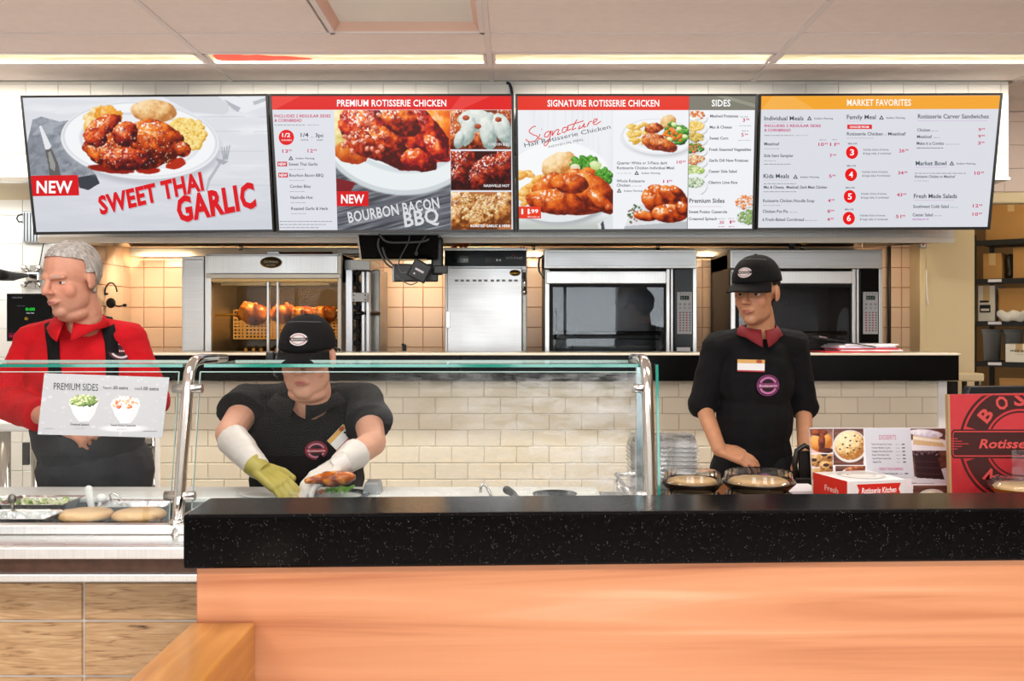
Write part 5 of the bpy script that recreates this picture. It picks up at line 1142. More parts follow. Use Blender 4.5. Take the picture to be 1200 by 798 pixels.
for z_ in levels:
    G().box((0, -.012, z_-.03), (1.2, .012, z_+.004), M=SM).build('shelf_beam', 'shelf_black', r); G().box((0, 0, z_-.012), (1.2, .5, z_-.002), M=SM).build('shelf', 'shelf_black', r)
    if z_ != levels[0]:
        G().box((.09, -.016, z_-.018), (.17, -.012, z_), M=SM).build('shelf_tag', 'paper_white', r)
mat('carton', 'b58648', .75, var=.08, vscale=5, rnd=.08); mat('carton_white', 'd8d2c4', .7, rnd=.05); mat('tape', 'c9a874', .4)
def carton(x, y, z, w_, d, h, lab_, m_='carton', opn=False, rz=0, group='cartons on the storage shelves'):
    M_ = SM @ Matrix.Translation((x, y, z)) @ Matrix.Rotation(rz, 4, 'Z'); c = M_ @ Vector((0, 0, 0))
    r = root('carton', c, lab_, 'box', group)
    if opn:
        for a, b2 in (((0, 0, 0), (w_, .006, h)), ((0, d-.006, 0), (w_, d, h)), ((0, 0, 0), (.006, d, h)), ((w_-.006, 0, 0), (w_, d, h))): G().box(a, b2, M=M_).build('side_wall', m_, r)
        G().box((0, 0, 0), (w_, d, .006), M=M_).build('bottom', m_, r)
        G().box((0, 0, h), (w_, .005, h+.025), M=M_).build('flap', m_, r)
    else:
        G().box((0, 0, 0), (w_, d, h), M=M_).build('body', m_, r, bevel=.003); G().box((w_/2-.02, -.001, h*.55), (w_/2+.02, d*.5, h+.0012), M=M_).build('tape_strip', 'tape', r)
    return r, M_
L0, L1, L2, L3 = levels
carton(.06, .06, L0, .3, .35, .34, 'brown carton on the top shelf, behind the corner of the screen'); carton(.42, .05, L0, .3, .35, .26, 'brown carton on the top shelf at the right edge of the picture'); 
carton(.05, .03, L1, .11, .3, .17, 'square brown carton at the left of the second shelf'); carton(.23, .02, L1, .3, .35, .2, 'larger brown carton at the right of the second shelf')
g = G()
for k in range(9): cap_g(g, SM @ Vector((.195+random.uniform(-.006, .006), .09, L1+.025+k*.015)), SM @ Vector((.2+random.uniform(-.006, .006), .12, L1+.03+k*.015)), .016, .02)
me = fuse(g, 'plastic_bag', .009, 2); o = obj('plastic_bag', me, mat('bag_dark', '4a453c', .25)); tag(o, 'crumpled dark plastic bag between the two cartons on the second shelf', 'bag')
_, M_ = carton(.02, .03, L2, .10, .3, .235, 'pale carton with black print at the left of the third shelf', 'carton_white')
tg = _; m1 = G().box((.01, -.002, .06), (.075, 0, .11), M=M_); m1.build('print_label', 'black_matte', tg); G().box((.018, -.003, .07), (.067, -.0015, .085), M=M_).build('print_window', 'carton_white', tg)
G().box((.01, -.002, .125), (.065, 0, .138), M=M_).build('print_label', 'black_matte', tg)
carton(.14, .03, L2, .17, .3, .19, 'open brown carton in the middle of the third shelf', opn=True)
r2, M_ = carton(.33, .03, L2, .3, .3, .23, 'white carton with a blue band at the right of the third shelf', 'carton_white'); G().box((-.002, -.002, .12), (.302, .0, .16), M=M_).build('blue_band', mat('band_blue', '2c4a80', .5), r2)
g = G()
for k in range(14): a = k*.7; cap_g(g, SM @ Vector((.17+.014*k, -.03-.012*math.sin(a), L2+.036+.014*math.cos(a*1.7))), SM @ Vector((.19+.014*k, -.035, L2+.04-.008*(k % 3))), .028, .022)
me = fuse(g, 'plastic_wrap', .009, 2); o = obj('plastic_wrap', me, mat('bag_white', 'd6d2c8', .3)); tag(o, 'crumpled white plastic wrap spilling over the third shelf edge', 'bag')
for k, (a, h_) in enumerate(((.045, .2), (.175, .2), (.305, .11))):
    r2 = root('storage_tub', SM @ Vector((a, .3, L3)), ['tall grey lidded tub at the left of the bottom shelf', 'tall grey lidded tub second on the bottom shelf', 'short grey tub beside the white carton on the bottom shelf'][k], 'tub', 'grey tubs on the bottom shelf')
    G().lathe([(.05, 0), (.058, h_*.9), (.062, h_*.91), (.062, h_), (.0, h_)], SM @ Vector((a, .3, L3)), 20).build('tub_body', mat('tub_grey', '8f8d86', .35), r2)
    G().lathe([(.065, 0), (.065, .012), (0, .014)], SM @ Vector((a, .3, L3+h_)), 20).build('lid', 'tub_grey', r2)
r2, M_ = carton(.19, .0, L3, .16, .18, .12, 'small white carton lettered in black on the bottom shelf', mat('carton_bright', 'efe9d8', .6).name)
S0 = M_ @ Vector((0, -.002, 0)); U0 = (M_.to_3x3() @ Vector((1, 0, 0))); pfn = lambda x, y: S0+U0*x+Vector((0, 0, 1))*(.12-y)
pr = Print(pfn, M_.to_3x3() @ Vector((0, -1, 0)), .001); pr.text('mini ess', .08, .05, .016, .1, '1c1c1c', 'c', bold=.02); pr.text('creamers', .08, .068, .007, .045, '55524c', 'c'); pr.fuzz(.07, .095, .1, .008, '8a867c') if False else None; pr.build('carton_lettering', 'print', r2)
for k, (a, w_) in enumerate(((.15, .28), (.5, .3))): carton(a, .02, .955, w_, .3, .13, ['open brown carton under the bottom shelf, nearer the pier', 'open brown carton under the bottom shelf at the right edge'][k], opn=True, rz=.1)
G().box((0, 0, .93), (1.2, .5, .95), M=SM).build('shelf', 'shelf_black', bpy.data.objects['storage_shelves'])
# ================================================================ serving line and sneeze guard
mat('brown_reflection', '54382a', .35, .3, var=.25, vscale=30, stretch=(1, 1, 1))  # brushed steel fascia, the floor's brown reflection put into its colour
mat('cutting_board', 'e9ebe8', .4)
r = root('serving_counter', (-1.4, 2.9, 0), 'stainless serving counter with food wells behind the glass guard', 'counter')
SX0, SX1 = -3.2, .38
G().box((SX0, 2.46, .890), (SX1, 2.62, .904)).build('tray_rail', 'steel', r, bevel=.002)
G().box((SX0, 2.445, Z(655, 2.45)), (SX1, 2.468, .9045)).build('rail_nose', 'steel_bright', r, bevel=.004)
G().box((SX0, 2.47, Z(674, 2.47)), (SX1, 2.62, Z(654, 2.47))).build('reflect_fascia', 'brown_reflection', r)
G().box((SX0, 2.45, Z(682, 2.45)), (SX1, 2.60, Z(673, 2.45))).build('lower_trim', 'steel_bright', r, bevel=.003)
G().box((SX0, 2.59, .904), (SX1, 2.625, .930)).build('base_bar', 'steel_bright', r, bevel=.004)
G().box((SX0, 2.68, 0), (SX1, 3.12, .80)).build('body', 'steel_dark', r)
G().box((SX0, 2.625, .80), (SX1, 3.2, .815)).build('well_floor', 'steel', r)
G().box((SX0, 2.625, .815), (SX1, 2.66, .922)).build('well_front', 'steel', r)
G().box((SX0, 3.0, .815), (SX1-.0, 3.2, .915)).build('well_back', 'steel', r)
G().box((SX0, 3.0, .915), (SX1-.12, 3.2, .931)).build('cutting_board', 'cutting_board', r, bevel=.004)
G().box((-.93, 2.66, .815), (-.84, 3.0, .922)).build('well_divider', 'steel', r, bevel=.003)
G().box((SX1-.02, 2.62, .5), (SX1, 3.2, .925)).build('end_panel', 'steel', r)
for a in (-1.52, -2.15): G().box((a-.008, 2.66, .895), (a+.008, 3.0, .912)).build('pan_bar', 'steel_bright', r, bevel=.002)

r = root('sneeze_guard', (-.4, 2.7, .904), 'glass guard with curved chrome posts above the serving counter', 'sneeze guard')
for px_, cl in ((-.885, (-1, 1)), (.356, (-1,))):
    pts = [(2.60, .90), (2.625, 1.0), (2.65, 1.12), (2.675, 1.22), (2.692, 1.29), (2.702, 1.318), (2.72, 1.338), (2.75, 1.350), (2.80, 1.354), (2.92, 1.352), (3.03, 1.350)]
    po = G().tube([(px_, y, z) for y, z in pts], [.0155]*9+[.013, .0125], 16).build('post', 'chrome', r)
    G().lathe([(.021, 0), (.021, .008), (.0165, .014)], (px_, 2.602, .930), 20).build('base_ring', 'chrome', po)
    for z_, y_ in ((1.279, 2.69), (1.000, 2.626)):
        x0, x1 = px_+(-.04 if -1 in cl else 0), px_+(.04 if 1 in cl else 0)
        cl_ = G().tube([(x0, y_-.0, z_), (x1, y_-.0, z_)], .0125, 16).build('clamp', 'steel', po)
def lean(z): return 2.632+(z-.93)/(1.322-.93)*.078
for x0, x1, mt in ((SX0, -.916, 'glass_guard'), (-.858, .345, 'glass_fogged')):
    z0, z1 = .931, 1.322
    g = G(); g.hexa([(x0, lean(z0), z0), (x1, lean(z0), z0), (x1, lean(z0)+.006, z0), (x0, lean(z0)+.006, z0), (x0, lean(z1), z1), (x1, lean(z1), z1), (x1, lean(z1)+.006, z1), (x0, lean(z1)+.006, z1)])
    pn = g.build('front_pane', mt, r, label='front pane smudged with condensation' if 'fog' in mt else None)
    g = G(); e = .0012
    g.box((x0, lean(z1)-.0005, z1-.0002), (x1, lean(z1)+.0065, z1+e*1.5))
    for xx in (x0, x1): g.hexa([(xx-e, lean(z0), z0), (xx+e, lean(z0), z0), (xx+e, lean(z0)+.006, z0), (xx-e, lean(z0)+.006, z0), (xx-e, lean(z1), z1), (xx+e, lean(z1), z1), (xx+e, lean(z1)+.006, z1), (xx-e, lean(z1)+.006, z1)])
    g.build('pane_edge', mat('edge_pale', 'b9d6cf', .15), pn)
    g = G().box((x0, 2.745, 1.3345), (x1-.0, 3.05, 1.3425)); tp_ = g.build('top_pane', 'glass_guard', r)
    G().box((x0, 2.7425, 1.334), (x1, 2.7455, 1.343)).build('pane_edge', 'glass_edge', tp_, label='green glass edge')
    G().box((x0, 3.0495, 1.334), (x1, 3.052, 1.343)).build('pane_edge', 'edge_pale', tp_)
g = G().hexa([(.374, 2.60, .925), (.380, 2.60, .925), (.380, 3.02, .925), (.374, 3.02, .925), (.374, 2.655, 1.345), (.380, 2.655, 1.345), (.380, 3.02, 1.345), (.374, 3.02, 1.345)]); sp = g.build('side_pane', 'glass_guard', r)
G().hexa([(.3735, 2.597, .925), (.3805, 2.597, .925), (.3805, 2.601, .925), (.3735, 2.601, .925), (.3735, 2.652, 1.345), (.3805, 2.652, 1.345), (.3805, 2.656, 1.345), (.3735, 2.656, 1.345)]).build('pane_edge', 'glass_edge', sp, label='green glass edge')
G().box((X(745, 3.03), 3.02, .925), (X(753.5, 3.03), 3.045, 1.345)).build('rear_upright', mat('upright_blue', 'b7c6cc', .25, .8), r, bevel=.002)

# card on the glass
r = root('price_card', P(120, 475, 2.70), 'white card headed premium sides with two bowls, stuck on the left glass pane', 'card')
cq = [(52, 437.3), (198.5, 442.3), (190, 513), (44, 509)]
cn = Vector((0, -1, .199)).normalized(); cp = Vector((0, lean(1.2)-.003, 1.2)); cfn = on_plane(cp, cn)
W_ = [cfn(*q) for q in cq]
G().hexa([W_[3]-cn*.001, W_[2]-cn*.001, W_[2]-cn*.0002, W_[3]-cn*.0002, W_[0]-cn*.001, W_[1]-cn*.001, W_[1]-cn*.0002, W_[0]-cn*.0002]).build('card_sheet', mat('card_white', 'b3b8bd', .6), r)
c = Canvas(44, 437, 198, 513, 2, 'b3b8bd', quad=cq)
rg = random.Random(9)
for _ in range(90): c.disc(rg.uniform(46, 196), rg.uniform(440, 511), rg.uniform(.6, 2.6), rg.uniform(.6, 1.6), 'c8cccf', op=rg.uniform(.3, .8), soft=2)
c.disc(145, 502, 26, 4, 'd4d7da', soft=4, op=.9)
for bx, by, pal, sd in ((98, 473, [['3c5a20', '7c9c4c', 'b8cc8c'], ['26401a', '5c7c38', '98b070'], ['98a868', 'd0d8a8', 'eef0d0']], 3), (147, 475, [['d8d4cc', 'f4f2ee', 'ffffff'], ['e8e4dc', 'fafaf8', 'ffffff'], ['a83820', 'd86848', 'f0a080'], ['c86a38', 'e8a070', 'f8d0a0']], 6)):
    c.disc(bx+1, by+20, 14, 3, 'b4b8bc', soft=3, op=.8)
    c.poly([(bx-16.5, by), (bx+17, by), (bx+13, by+12), (bx+8, by+19), (bx-7, by+19), (bx-12, by+12)], 'e6e8ea'); c.poly([(bx+8, by), (bx+17, by), (bx+13, by+12), (bx+8, by+19), (bx+4, by+19)], 'cdd0d4'); c.poly([(bx-8, by+18), (bx+8, by+18), (bx+6, by+21), (bx-6, by+21)], 'd2d5d9')
    c.disc(bx, by, 17, 7, 'dfe2e5'); c.scatter(bx, by-3, 15.5, 6, 150, 2.2, pal, sd)
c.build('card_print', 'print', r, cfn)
p = Print(cfn, cn, .0006)
p.text('PREMIUM SIDES', 63, 456.5, 8.2, 52, '2c3038', ang=.03); p.text('Regular', 121, 455.5, 3, 10, '4c5058', ang=.03); p.text('.50 extra', 132, 456, 4, 18, '2c3038', ang=.03, bold=.01); p.text('Large', 158, 456.5, 3, 6.5, '4c5058', ang=.03); p.text('1.00 extra', 165.5, 457, 4, 20.5, '2c3038', ang=.03, bold=.01)
p.text('Creamed Spinach', 82.5, 498.3, 2.6, 22, '33373e', ang=.02, bold=.01); p.text('Sweet Potato Casserole', 130, 499.2, 2.6, 29, '33373e', ang=.02, bold=.01); p.fuzz(88, 502.5, 12, 1.4, 'a0a4aa'); p.fuzz(137, 503.5, 12, 1.4, 'a0a4aa'); p.rect(53, 501.8, 63, 502.3, '8c9096'); p.rect(168, 505, 184, 505.6, '6c7076')
p.build('card_lettering', 'print', r)

# ---------------------------------------------------------------- food in the wells
def crumple(me, amp, s, seed=0):
    c = co_get(me); n_ = nrm_get(me); co_set(me, c+n_*((f3(c, s, seed)-.5)*2*amp)[:, None])
mat('foil', 'd9dcde', .25, .9, bump=.5, bscale=60)
def foil_tray(x0, x1, y0, y1, z0, z1, lab_, food=None, grp='foil trays in the serving wells'):
    r = root('foil_tray', ((x0+x1)/2, (y0+y1)/2, z0), lab_, 'tray', grp); t = .022; e = .0015; g = G()
    def ring(ix, z): return [(x0+ix, y0+ix, z), (x1-ix, y0+ix, z), (x1-ix, y1-ix, z), (x0+ix, y1-ix, z)]
    lv = [ring(t, z0), ring(.004, z1-.004), ring(-.008, z1), ring(-.008, z1+.002), ring(.006, z1-.002), ring(t+e, z0+.002)]
    v = sum(lv, []); fs = [(k*4+j, k*4+(j+1) % 4, k*4+4+(j+1) % 4, k*4+4+j) for k in range(5) for j in range(4)]+[(20, 21, 22, 23), (3, 2, 1, 0)]
    g.add(v, fs); g.build('tray_shell', 'foil', r, bevel=.002)
    if food:
        n = 26; g = G(); vs = [(x0+.012+(x1-x0-.024)*i/n, y0+.012+(y1-y0-.024)*j/10, z1-.012+.02*mnoise.noise(Vector((i*.6, j*.6, x0*9)))+.006*random.random()) for j in range(11) for i in range(n+1)]
        g.add(vs, [(j*(n+1)+i, j*(n+1)+i+1, (j+1)*(n+1)+i+1, (j+1)*(n+1)+i) for j in range(10) for i in range(n)], smooth=True)
        o = g.build('food_fill', food, r); o['kind'] = 'stuff'
    return r
m, nt, b = new_mat('greens_food'); nz = N(nt, 'ShaderNodeTexVoronoi', Scale=55); nt.links.new(mapped(nt), nz.inputs['Vector'])
sx = N(nt, 'ShaderNodeSeparateColor'); nt.links.new(nz.outputs['Color'], sx.inputs[0]); nt.links.new(ramp(nt, sx.outputs[0], [(.1, lin('5c7a34')), (.35, lin('a8bc78')), (.6, lin('e6e6cc')), (.9, lin('c8cfae'))]), b.inputs['Base Color']); b.inputs['Roughness'].default_value = .35
foil_tray(X(-70, 2.7), X(58, 2.7), 2.67, 2.79, .875, .931, 'shiny foil tray nearest the glass at the far left')
foil_tray(X(-80, 2.85), X(-6, 2.85), 2.83, 2.96, .885, .940, 'foil tray of salad behind, cut off by the left edge of the picture', 'greens_food')
foil_tray(X(2, 2.85), X(76, 2.85), 2.83, 2.97, .885, .940, 'foil tray of pale green salad in the second row', 'greens_food')
foil_tray(X(112, 2.88), X(192, 2.88), 2.88, 2.99, .875, .925, 'empty foil tray behind the two round pies')
mat('white_utensil', 'f0f0ee', .3)
r = root('ladle', P(14, 598, 2.8), 'small grey ladle knob standing in the left tray', 'utensil'); G().tube([P(15, 601, 2.80), P(14.5, 588, 2.80)], .005).build('handle', 'steel_dark', r); G().ell(P(14.2, 584.5, 2.8), (.012, .008, .014)).build('grip', 'steel_dark', r)
r = root('pie_server', P(107, 596, 2.88), 'white broad-handled server standing upright behind the pies', 'utensil')
g = G(); A, B = P(104, 574, 2.88), P(107.5, 596, 2.88); cap_g(g, A, B, .013, .009); o_ = g.build('handle', 'white_utensil', r); o_.scale = (1, .6, 1)
G().tube([B, B+Vector((.005, .03, -.02))], .006).build('shaft', 'white_utensil', r)
r = root('serving_spoon', P(117, 592, 2.9), 'white serving spoon with a round bowl leaning beside the server', 'utensil')
g = G(); g.ell(P(119, 583.5, 2.9), (.016, .009, .013)); g.build('bowl', 'white_utensil', r); G().tube([P(115, 598, 2.9), P(118, 587, 2.9)], .005).build('handle', 'white_utensil', r)
r = root('wire_tongs', P(140, 592, 2.92), 'bent steel wire tongs resting behind the right pie', 'utensil')
G().tube([P(152, 595, 2.92), P(146, 589, 2.92), P(136, 579.5, 2.92), P(131, 577.5, 2.92), P(128.5, 580, 2.92), P(131, 588, 2.92)], .0028).build('wire', 'chrome', r)
G().tube([P(146, 596, 2.9), P(138, 588, 2.9), P(132, 585, 2.9)], .0028).build('wire', 'chrome', r)
glass('clear_plastic', (.96, .97, .97), 1.0, fog=.25, rough=.08)
def crust(rad, seed, h=.02):
    g = G(); prof = []; n = 48; v = []
    rs = [(0, h*.95), (.3, h), (.6, h*.92), (.85, h*.8), (.95, h*.62), (1, h*.35), (.97, h*.05), (.85, 0)]
    for q, z_ in rs[1:]:
        for j in range(n):
            a = 2*PI*j/n; k = 1+(.018*math.sin(a*22) if q > .9 else 0)+.02*mnoise.noise(Vector((math.cos(a)*2, math.sin(a)*2, seed)))
            v.append((rad*q*k*math.cos(a), rad*q*k*math.sin(a), z_+.0025*mnoise.noise(Vector((q*5*math.cos(a), q*5*math.sin(a), seed)))))
    v.append((0, 0, h*.97)); m_ = len(rs)-1
    f = [(i*n+j, (i+1)*n+j, (i+1)*n+(j+1) % n, i*n+(j+1) % n) for i in range(m_-1) for j in range(n)]+[(len(v)-1, j, (j+1) % n) for j in range(n)]+[tuple((m_-1)*n+j for j in reversed(range(n)))]
    g.add(v, f, smooth=True); me = g.mesh('crust')
    paint(me, lambda c, n_: mixc(mixc(hexc('b97c38'), hexc('e3b980'), np.clip(f3(c, 60, seed)*2-.3, 0, 1)), hexc('f0cf9f'), np.clip(n_[:, 2]*1.4-.6+f3(c, 120, seed+1)*.5-.3, 0, 1)))
    return me
for k, px in enumerate((101, 163)):
    c = P(px, 603, 2.765); c.z = .906
    r = root('round_pie', (c.x, c.y, .862), ['left one of two round golden pies in clear fluted cups', 'right one of two round golden pies in clear fluted cups, next to the chrome post'][k], 'pie', 'golden pies in the serving well')
    me = crust(.072, k+2, .026); me.transform(Matrix.Translation(c+Vector((0, 0, .008)))); obj('crust', me, 'food', r)
    g = G(); n = 40; v = [((.05+.02*i+.0015*(j % 2))*math.cos(2*PI*j/n)+c.x, (.05+.02*i+.0015*(j % 2))*math.sin(2*PI*j/n)+c.y, .864+.048*i) for i in (0, 1) for j in range(n)]
    g.add(v, [(j, (j+1) % n, n+(j+1) % n, n+j) for j in range(n)]); g.build('fluted_cup', 'clear_plastic', r)

# handles poking up behind the stone cap
r = root('tongs', P(572, 580, 2.95), 'steel tongs with a hooked end poking up mid-counter', 'utensil')
G().tube([P(578, 588, 2.93), P(573, 575, 2.95), P(569, 568.5, 2.95), P(565.5, 567.5, 2.95), P(563.5, 571, 2.95), P(563, 577, 2.95)], .0045).build('hooked_handle', 'steel', r)
g = G(); cap_g(g, P(594, 574, 2.95), P(602, 579, 2.95), .013, .01); cap_g(g, P(602, 579, 2.95), P(612, 590, 2.93), .009, .008); me = fuse(g, 'm', .003, 2); o = obj('serving_spoon', me, 'black_plastic'); tag(o, 'black plastic spoon handle right of the hooked tongs', 'utensil')
o = G().lathe([(.05, -.05), (.062, 0), (.066, .004), (.060, .004), (.048, -.045)], P(650, 582, 2.9)+Vector((0, 0, .006)), 32).build('black_bowl', 'black_plastic'); tag(o, 'rim of a black bowl sunk in the counter, right of centre', 'bowl')
r = root('steel_pan', P(742, 575, 2.95), 'corner of a grey steel pan with a raised frame beside the right post', 'pan')
a0, a1, a2, a3 = P(722, 556, 3.3), P(757, 556, 3.3), P(770, 584, 2.9), P(742, 584, 2.9)
for A, B in ((a0, a1), (a1, a2), (a3, a0)): G().tube([A, B], .008, 4).build('pan_rim', 'steel', r)
G().hexa([a3-Vector((0, 0, .05)), a2-Vector((0, 0, .05)), a1-Vector((0, 0, .05)), a0-Vector((0, 0, .05)), a3-Vector((0, 0, .04)), a2-Vector((0, 0, .04)), a1-Vector((0, 0, .04)), a0-Vector((0, 0, .04))]).build('pan_base', 'steel_dark', r)
G().tube([P(724, 559, 3.2), P(722, 566, 3.15), P(730, 578, 3.0)], .004).build('handle', 'chrome', r)
# what the cook works on
r = root('serving_dish', P(322, 580, 3.02), 'white dish in front of the cook in the black cap', 'dish')
c = P(318, 579, 3.05); G().lathe([(.06, -.02), (.085, 0), (.095, .006), (.09, .008), (.06, -.012), (0, -.014)], c, 36).build('dish_body', 'white_plastic', r)
c = P(398, 580.5, 3.03)
r = root('dinner_plate', c, 'dark plate being filled with lettuce, carrot and chicken', 'plate')
G().lathe([(.05, -.012), (.09, .002), (.093, .006), (.088, .006), (.05, -.006), (0, -.007)], c, 36).build('plate_body', 'black_plastic', r)
g = G()
for k in range(26): a = random.uniform(0, 2*PI); q = random.uniform(0, .04); cap_g(g, c+Vector((q*math.cos(a)-.005, q*math.sin(a)*.6, .008+random.uniform(0, .012))), c+Vector((q*math.cos(a)+random.uniform(-.02, .02), q*math.sin(a), .012+random.uniform(0, .014))), .007, .004)
me = fuse(g, 'm', .003, 1); crumple(me, .003, 120); o = obj('lettuce', me, mat('lettuce_green', '7cb83c', .4, var=.35, vscale=40)); tag(o, 'heap of bright green lettuce on the dark plate', 'lettuce')
g = G()
for k in range(10): A = c+Vector((-.075+random.uniform(-.0, .035), random.uniform(-.03, .0), .01+random.uniform(0, .006))); cap_g(g, A, A+Vector((random.uniform(-.015, .02), .01, .002)), .005, .004)
me = fuse(g, 'm', .003, 1); o = obj('carrot_sticks', me, mat('carrot_orange', 'e8842c', .4)); tag(o, 'small pile of orange carrot at the left of the plate', 'carrots', kind='stuff')
r = root('steel_bin', P(436, 574, 3.1), 'small grey plastic bin standing right of the plate', 'bin')
G().hexa([P(424, 583, 3.05), P(446, 583, 3.05), P(446, 583, 3.05)+Vector((0, .08, 0)), P(424, 583, 3.05)+Vector((0, .08, 0)), P(427, 566, 3.05), P(443, 566, 3.05), P(443, 566, 3.05)+Vector((0, .08, 0)), P(427, 566, 3.05)+Vector((0, .08, 0))]).build('bin_body', mat('bin_grey', 'a5a8ac', .4), r, bevel=.004)

# ================================================================ till counter on the right and what stands on it
CZ = .875
r = root('till_counter', (1.8, 3.1, 0), 'brown topped till counter behind the stone cap at the right', 'counter')
wood('wood_brown', [(.2, '5a3418'), (.5, '7c4c26'), (.8, '94602f')], 5, (.6, 4, 4), .35, .3, .8, .03)
G().box((.405, 2.72, CZ-.04), (3.2, 3.62, CZ)).build('countertop', 'wood_brown', r, bevel=.004)
G().box((.43, 2.78, 0), (3.2, 3.56, CZ-.04)).build('cabinet_body', 'black_matte', r)

# stacks of clear clamshell boxes
def clam_mesh(w_, d, h):
    g = G(); c_ = .02
    def oc(s_, z): return [(-w_/2*s_+c_, -d/2*s_, z), (w_/2*s_-c_, -d/2*s_, z), (w_/2*s_, -d/2*s_+c_, z), (w_/2*s_, d/2*s_-c_, z), (w_/2*s_-c_, d/2*s_, z), (-w_/2*s_+c_, d/2*s_, z), (-w_/2*s_, d/2*s_-c_, z), (-w_/2*s_, -d/2*s_+c_, z)]
    v = oc(1, 0)+oc(1.0, .002)+oc(.94, .003)+oc(.8, h); fs = [(k*8+j, k*8+(j+1) % 8, k*8+8+(j+1) % 8, k*8+8+j) for k in range(3) for j in range(8)]+[tuple(24+j for j in range(8))]
    g.add(v, fs); return g.mesh('container')
glass('clam_plastic', (.9, .92, .93), 1.2, fog=.7, rough=.1)
for sx_, sy_, n_, w_, lb in ((X(788, 3.32), 3.32, 13, .165, 'taller front stack'), (X(757, 3.46), 3.46, 12, .13, 'stack behind the chrome post')):
    me = clam_mesh(w_, .15, .035); me.materials.append(MATS['clam_plastic'])
    for k in range(n_):
        o = bpy.data.objects.new('plastic_container', me); COL.objects.link(o); o.location = (sx_+random.uniform(-.002, .002), sy_, CZ+.001+k*.0145); tag(o, 'clear plastic clamshell lid, %s from the bottom of the ' % ['first', 'second', 'third', 'fourth', 'fifth', 'sixth', 'seventh', 'eighth', 'ninth', 'tenth', 'eleventh', 'twelfth', 'thirteenth'][k]+lb, 'container', 'nested lids in the '+lb)

mat('pie_base_black', '0a0a0b', .25)
glass('lid_plastic', (.97, .98, .98), 1.4, fog=.12, rough=.03)
def pie_box(px, Y, z, rad, lab_, seed, filling='food'):
    c = Vector((X(px, Y), Y, z)); r = root('pie_container', c, lab_, 'container', 'boxed pies on the till counter')
    G().lathe([(rad*.78, 0), (rad*.92, .016), (rad, .024), (rad*1.01, .028), (rad*.96, .028), (rad*.8, .006), (0, .004)], c, 48).build('base', 'pie_base_black', r)
    n = 60; g = G(); v = []
    for q, h_ in ((1.0, .029), (.98, .033), (.93, .036), (.90, .055), (.84, .060), (.5, .062)):
        for j in range(n): k = 1+(.012*(j % 2) if .88 < q < .95 else 0); v.append((c.x+rad*q*k*math.cos(2*PI*j/n), c.y+rad*q*k*math.sin(2*PI*j/n), c.z+h_))
    g.add(v, [(i*n+j, i*n+(j+1) % n, (i+1)*n+(j+1) % n, (i+1)*n+j) for i in range(5) for j in range(n)]+[tuple(5*n+j for j in range(n))]); g.build('clear_lid', 'lid_plastic', r)
    return r, c
for px, Y, rad, nm in ((811, 3.08, .094, 'left'), (889, 3.08, .112, 'right')):
    for lv in (0, 1):
        r, c = pie_box(px, Y, CZ+.0005+lv*.0635, rad, '%s boxed pie of the %s stack, %s' % (('lower', 'upper')[lv], nm, ('mostly hidden by the stone cap', 'with clear lid and black base')[lv]), 3)
        me = crust(rad*.84, 5+lv+(px > 850)*3, .03); me.transform(Matrix.Translation(c+Vector((0, 0, .012)))); o = obj('boxed_pie', me, 'food'); tag(o, 'golden crusted pie inside the %s box of the %s stack' % (('lower', 'upper')[lv], nm), 'pie', 'pies inside the clear boxes')
r = root('napkin_pad', (X(930, 3.4), 3.4, CZ), 'pad of white paper lying right of the boxed pies', 'paper')
for k in range(4): G().box((X(908, 3.4), 3.3, CZ+.001+k*.006), (X(956, 3.4)-k*.003, 3.46, CZ+.0065+k*.006)).build('sheet', 'paper_white', r)
r = root('cable_holder', P(940, 545, 3.58), 'black curved plastic holder standing between the man and the dessert board', 'holder')
G().box((X(930, 3.58), 3.55, CZ), (X(956, 3.58), 3.61, CZ+.03)).build('base', 'black_plastic', r, bevel=.004)
G().tube([P(934, 560, 3.57), P(931, 545, 3.57), P(934, 528, 3.57), P(943, 522, 3.57), P(952, 527, 3.57), P(955, 545, 3.57), P(953, 562, 3.57)], .01).build('hoop', 'black_plastic', r)
G().box((X(936, 3.6), 3.59, CZ+.03), (X(953, 3.6), 3.605, Z(528, 3.6))).build('back_plate', 'black_plastic', r)

# dessert board
DY = 3.2; dn = Vector((0, -1, .05)).normalized(); dfn = on_plane(Vector((0, DY, 1.0)), dn)
dq = [(949, 501.5), (1108, 501.5), (1113, 590), (953.5, 590)]
r = root('dessert_board', dfn(1030, 590), 'dessert board with cake and cookie pictures round a white price list', 'sign')
W_ = [dfn(*q) for q in dq]
G().hexa([W_[3]-dn*.012, W_[2]-dn*.012, W_[2]-dn*.0008, W_[3]-dn*.0008, W_[0]-dn*.012, W_[1]-dn*.012, W_[1]-dn*.0008, W_[0]-dn*.0008]).build('board', 'white_plastic', r)
c = Canvas(949, 501, 1112, 590, 2, 'e9e6ea', quad=dq); WD = '4a2a22'
def woodbg(x0, y0, x1, y1):
    c.clip = np.ones_like(c.xx); c.rect(x0, y0, x1, y1, '5c3428'); m_ = ((c.xx >= x0) & (c.xx <= x1) & (c.yy >= y0) & (c.yy <= y1)).astype(float); c.put(m_*np.clip((fbm(c.xx/20, c.yy/1.6, 4, 3)-.45)*3, 0, .7), '8a5a48'); c.clip = m_
woodbg(949, 502, 976, 531); c.put(np.clip((c.yy-500)/30, 0, 1), 'e8c8c0'); c.blob(962, 518, 14, 12, ['b8641c', 'e8a04a', 'f8cc88'], 0, .1, .3); c.blob(960, 507, 10, 4, ['4a1808', '8a3c1c', 'b86030']); c.blob(963, 518, 4, 11, ['3a1006', '7c3014', 'a85a30']); c.blob(968, 528, 9, 3, ['3a1006', '6a2810'])
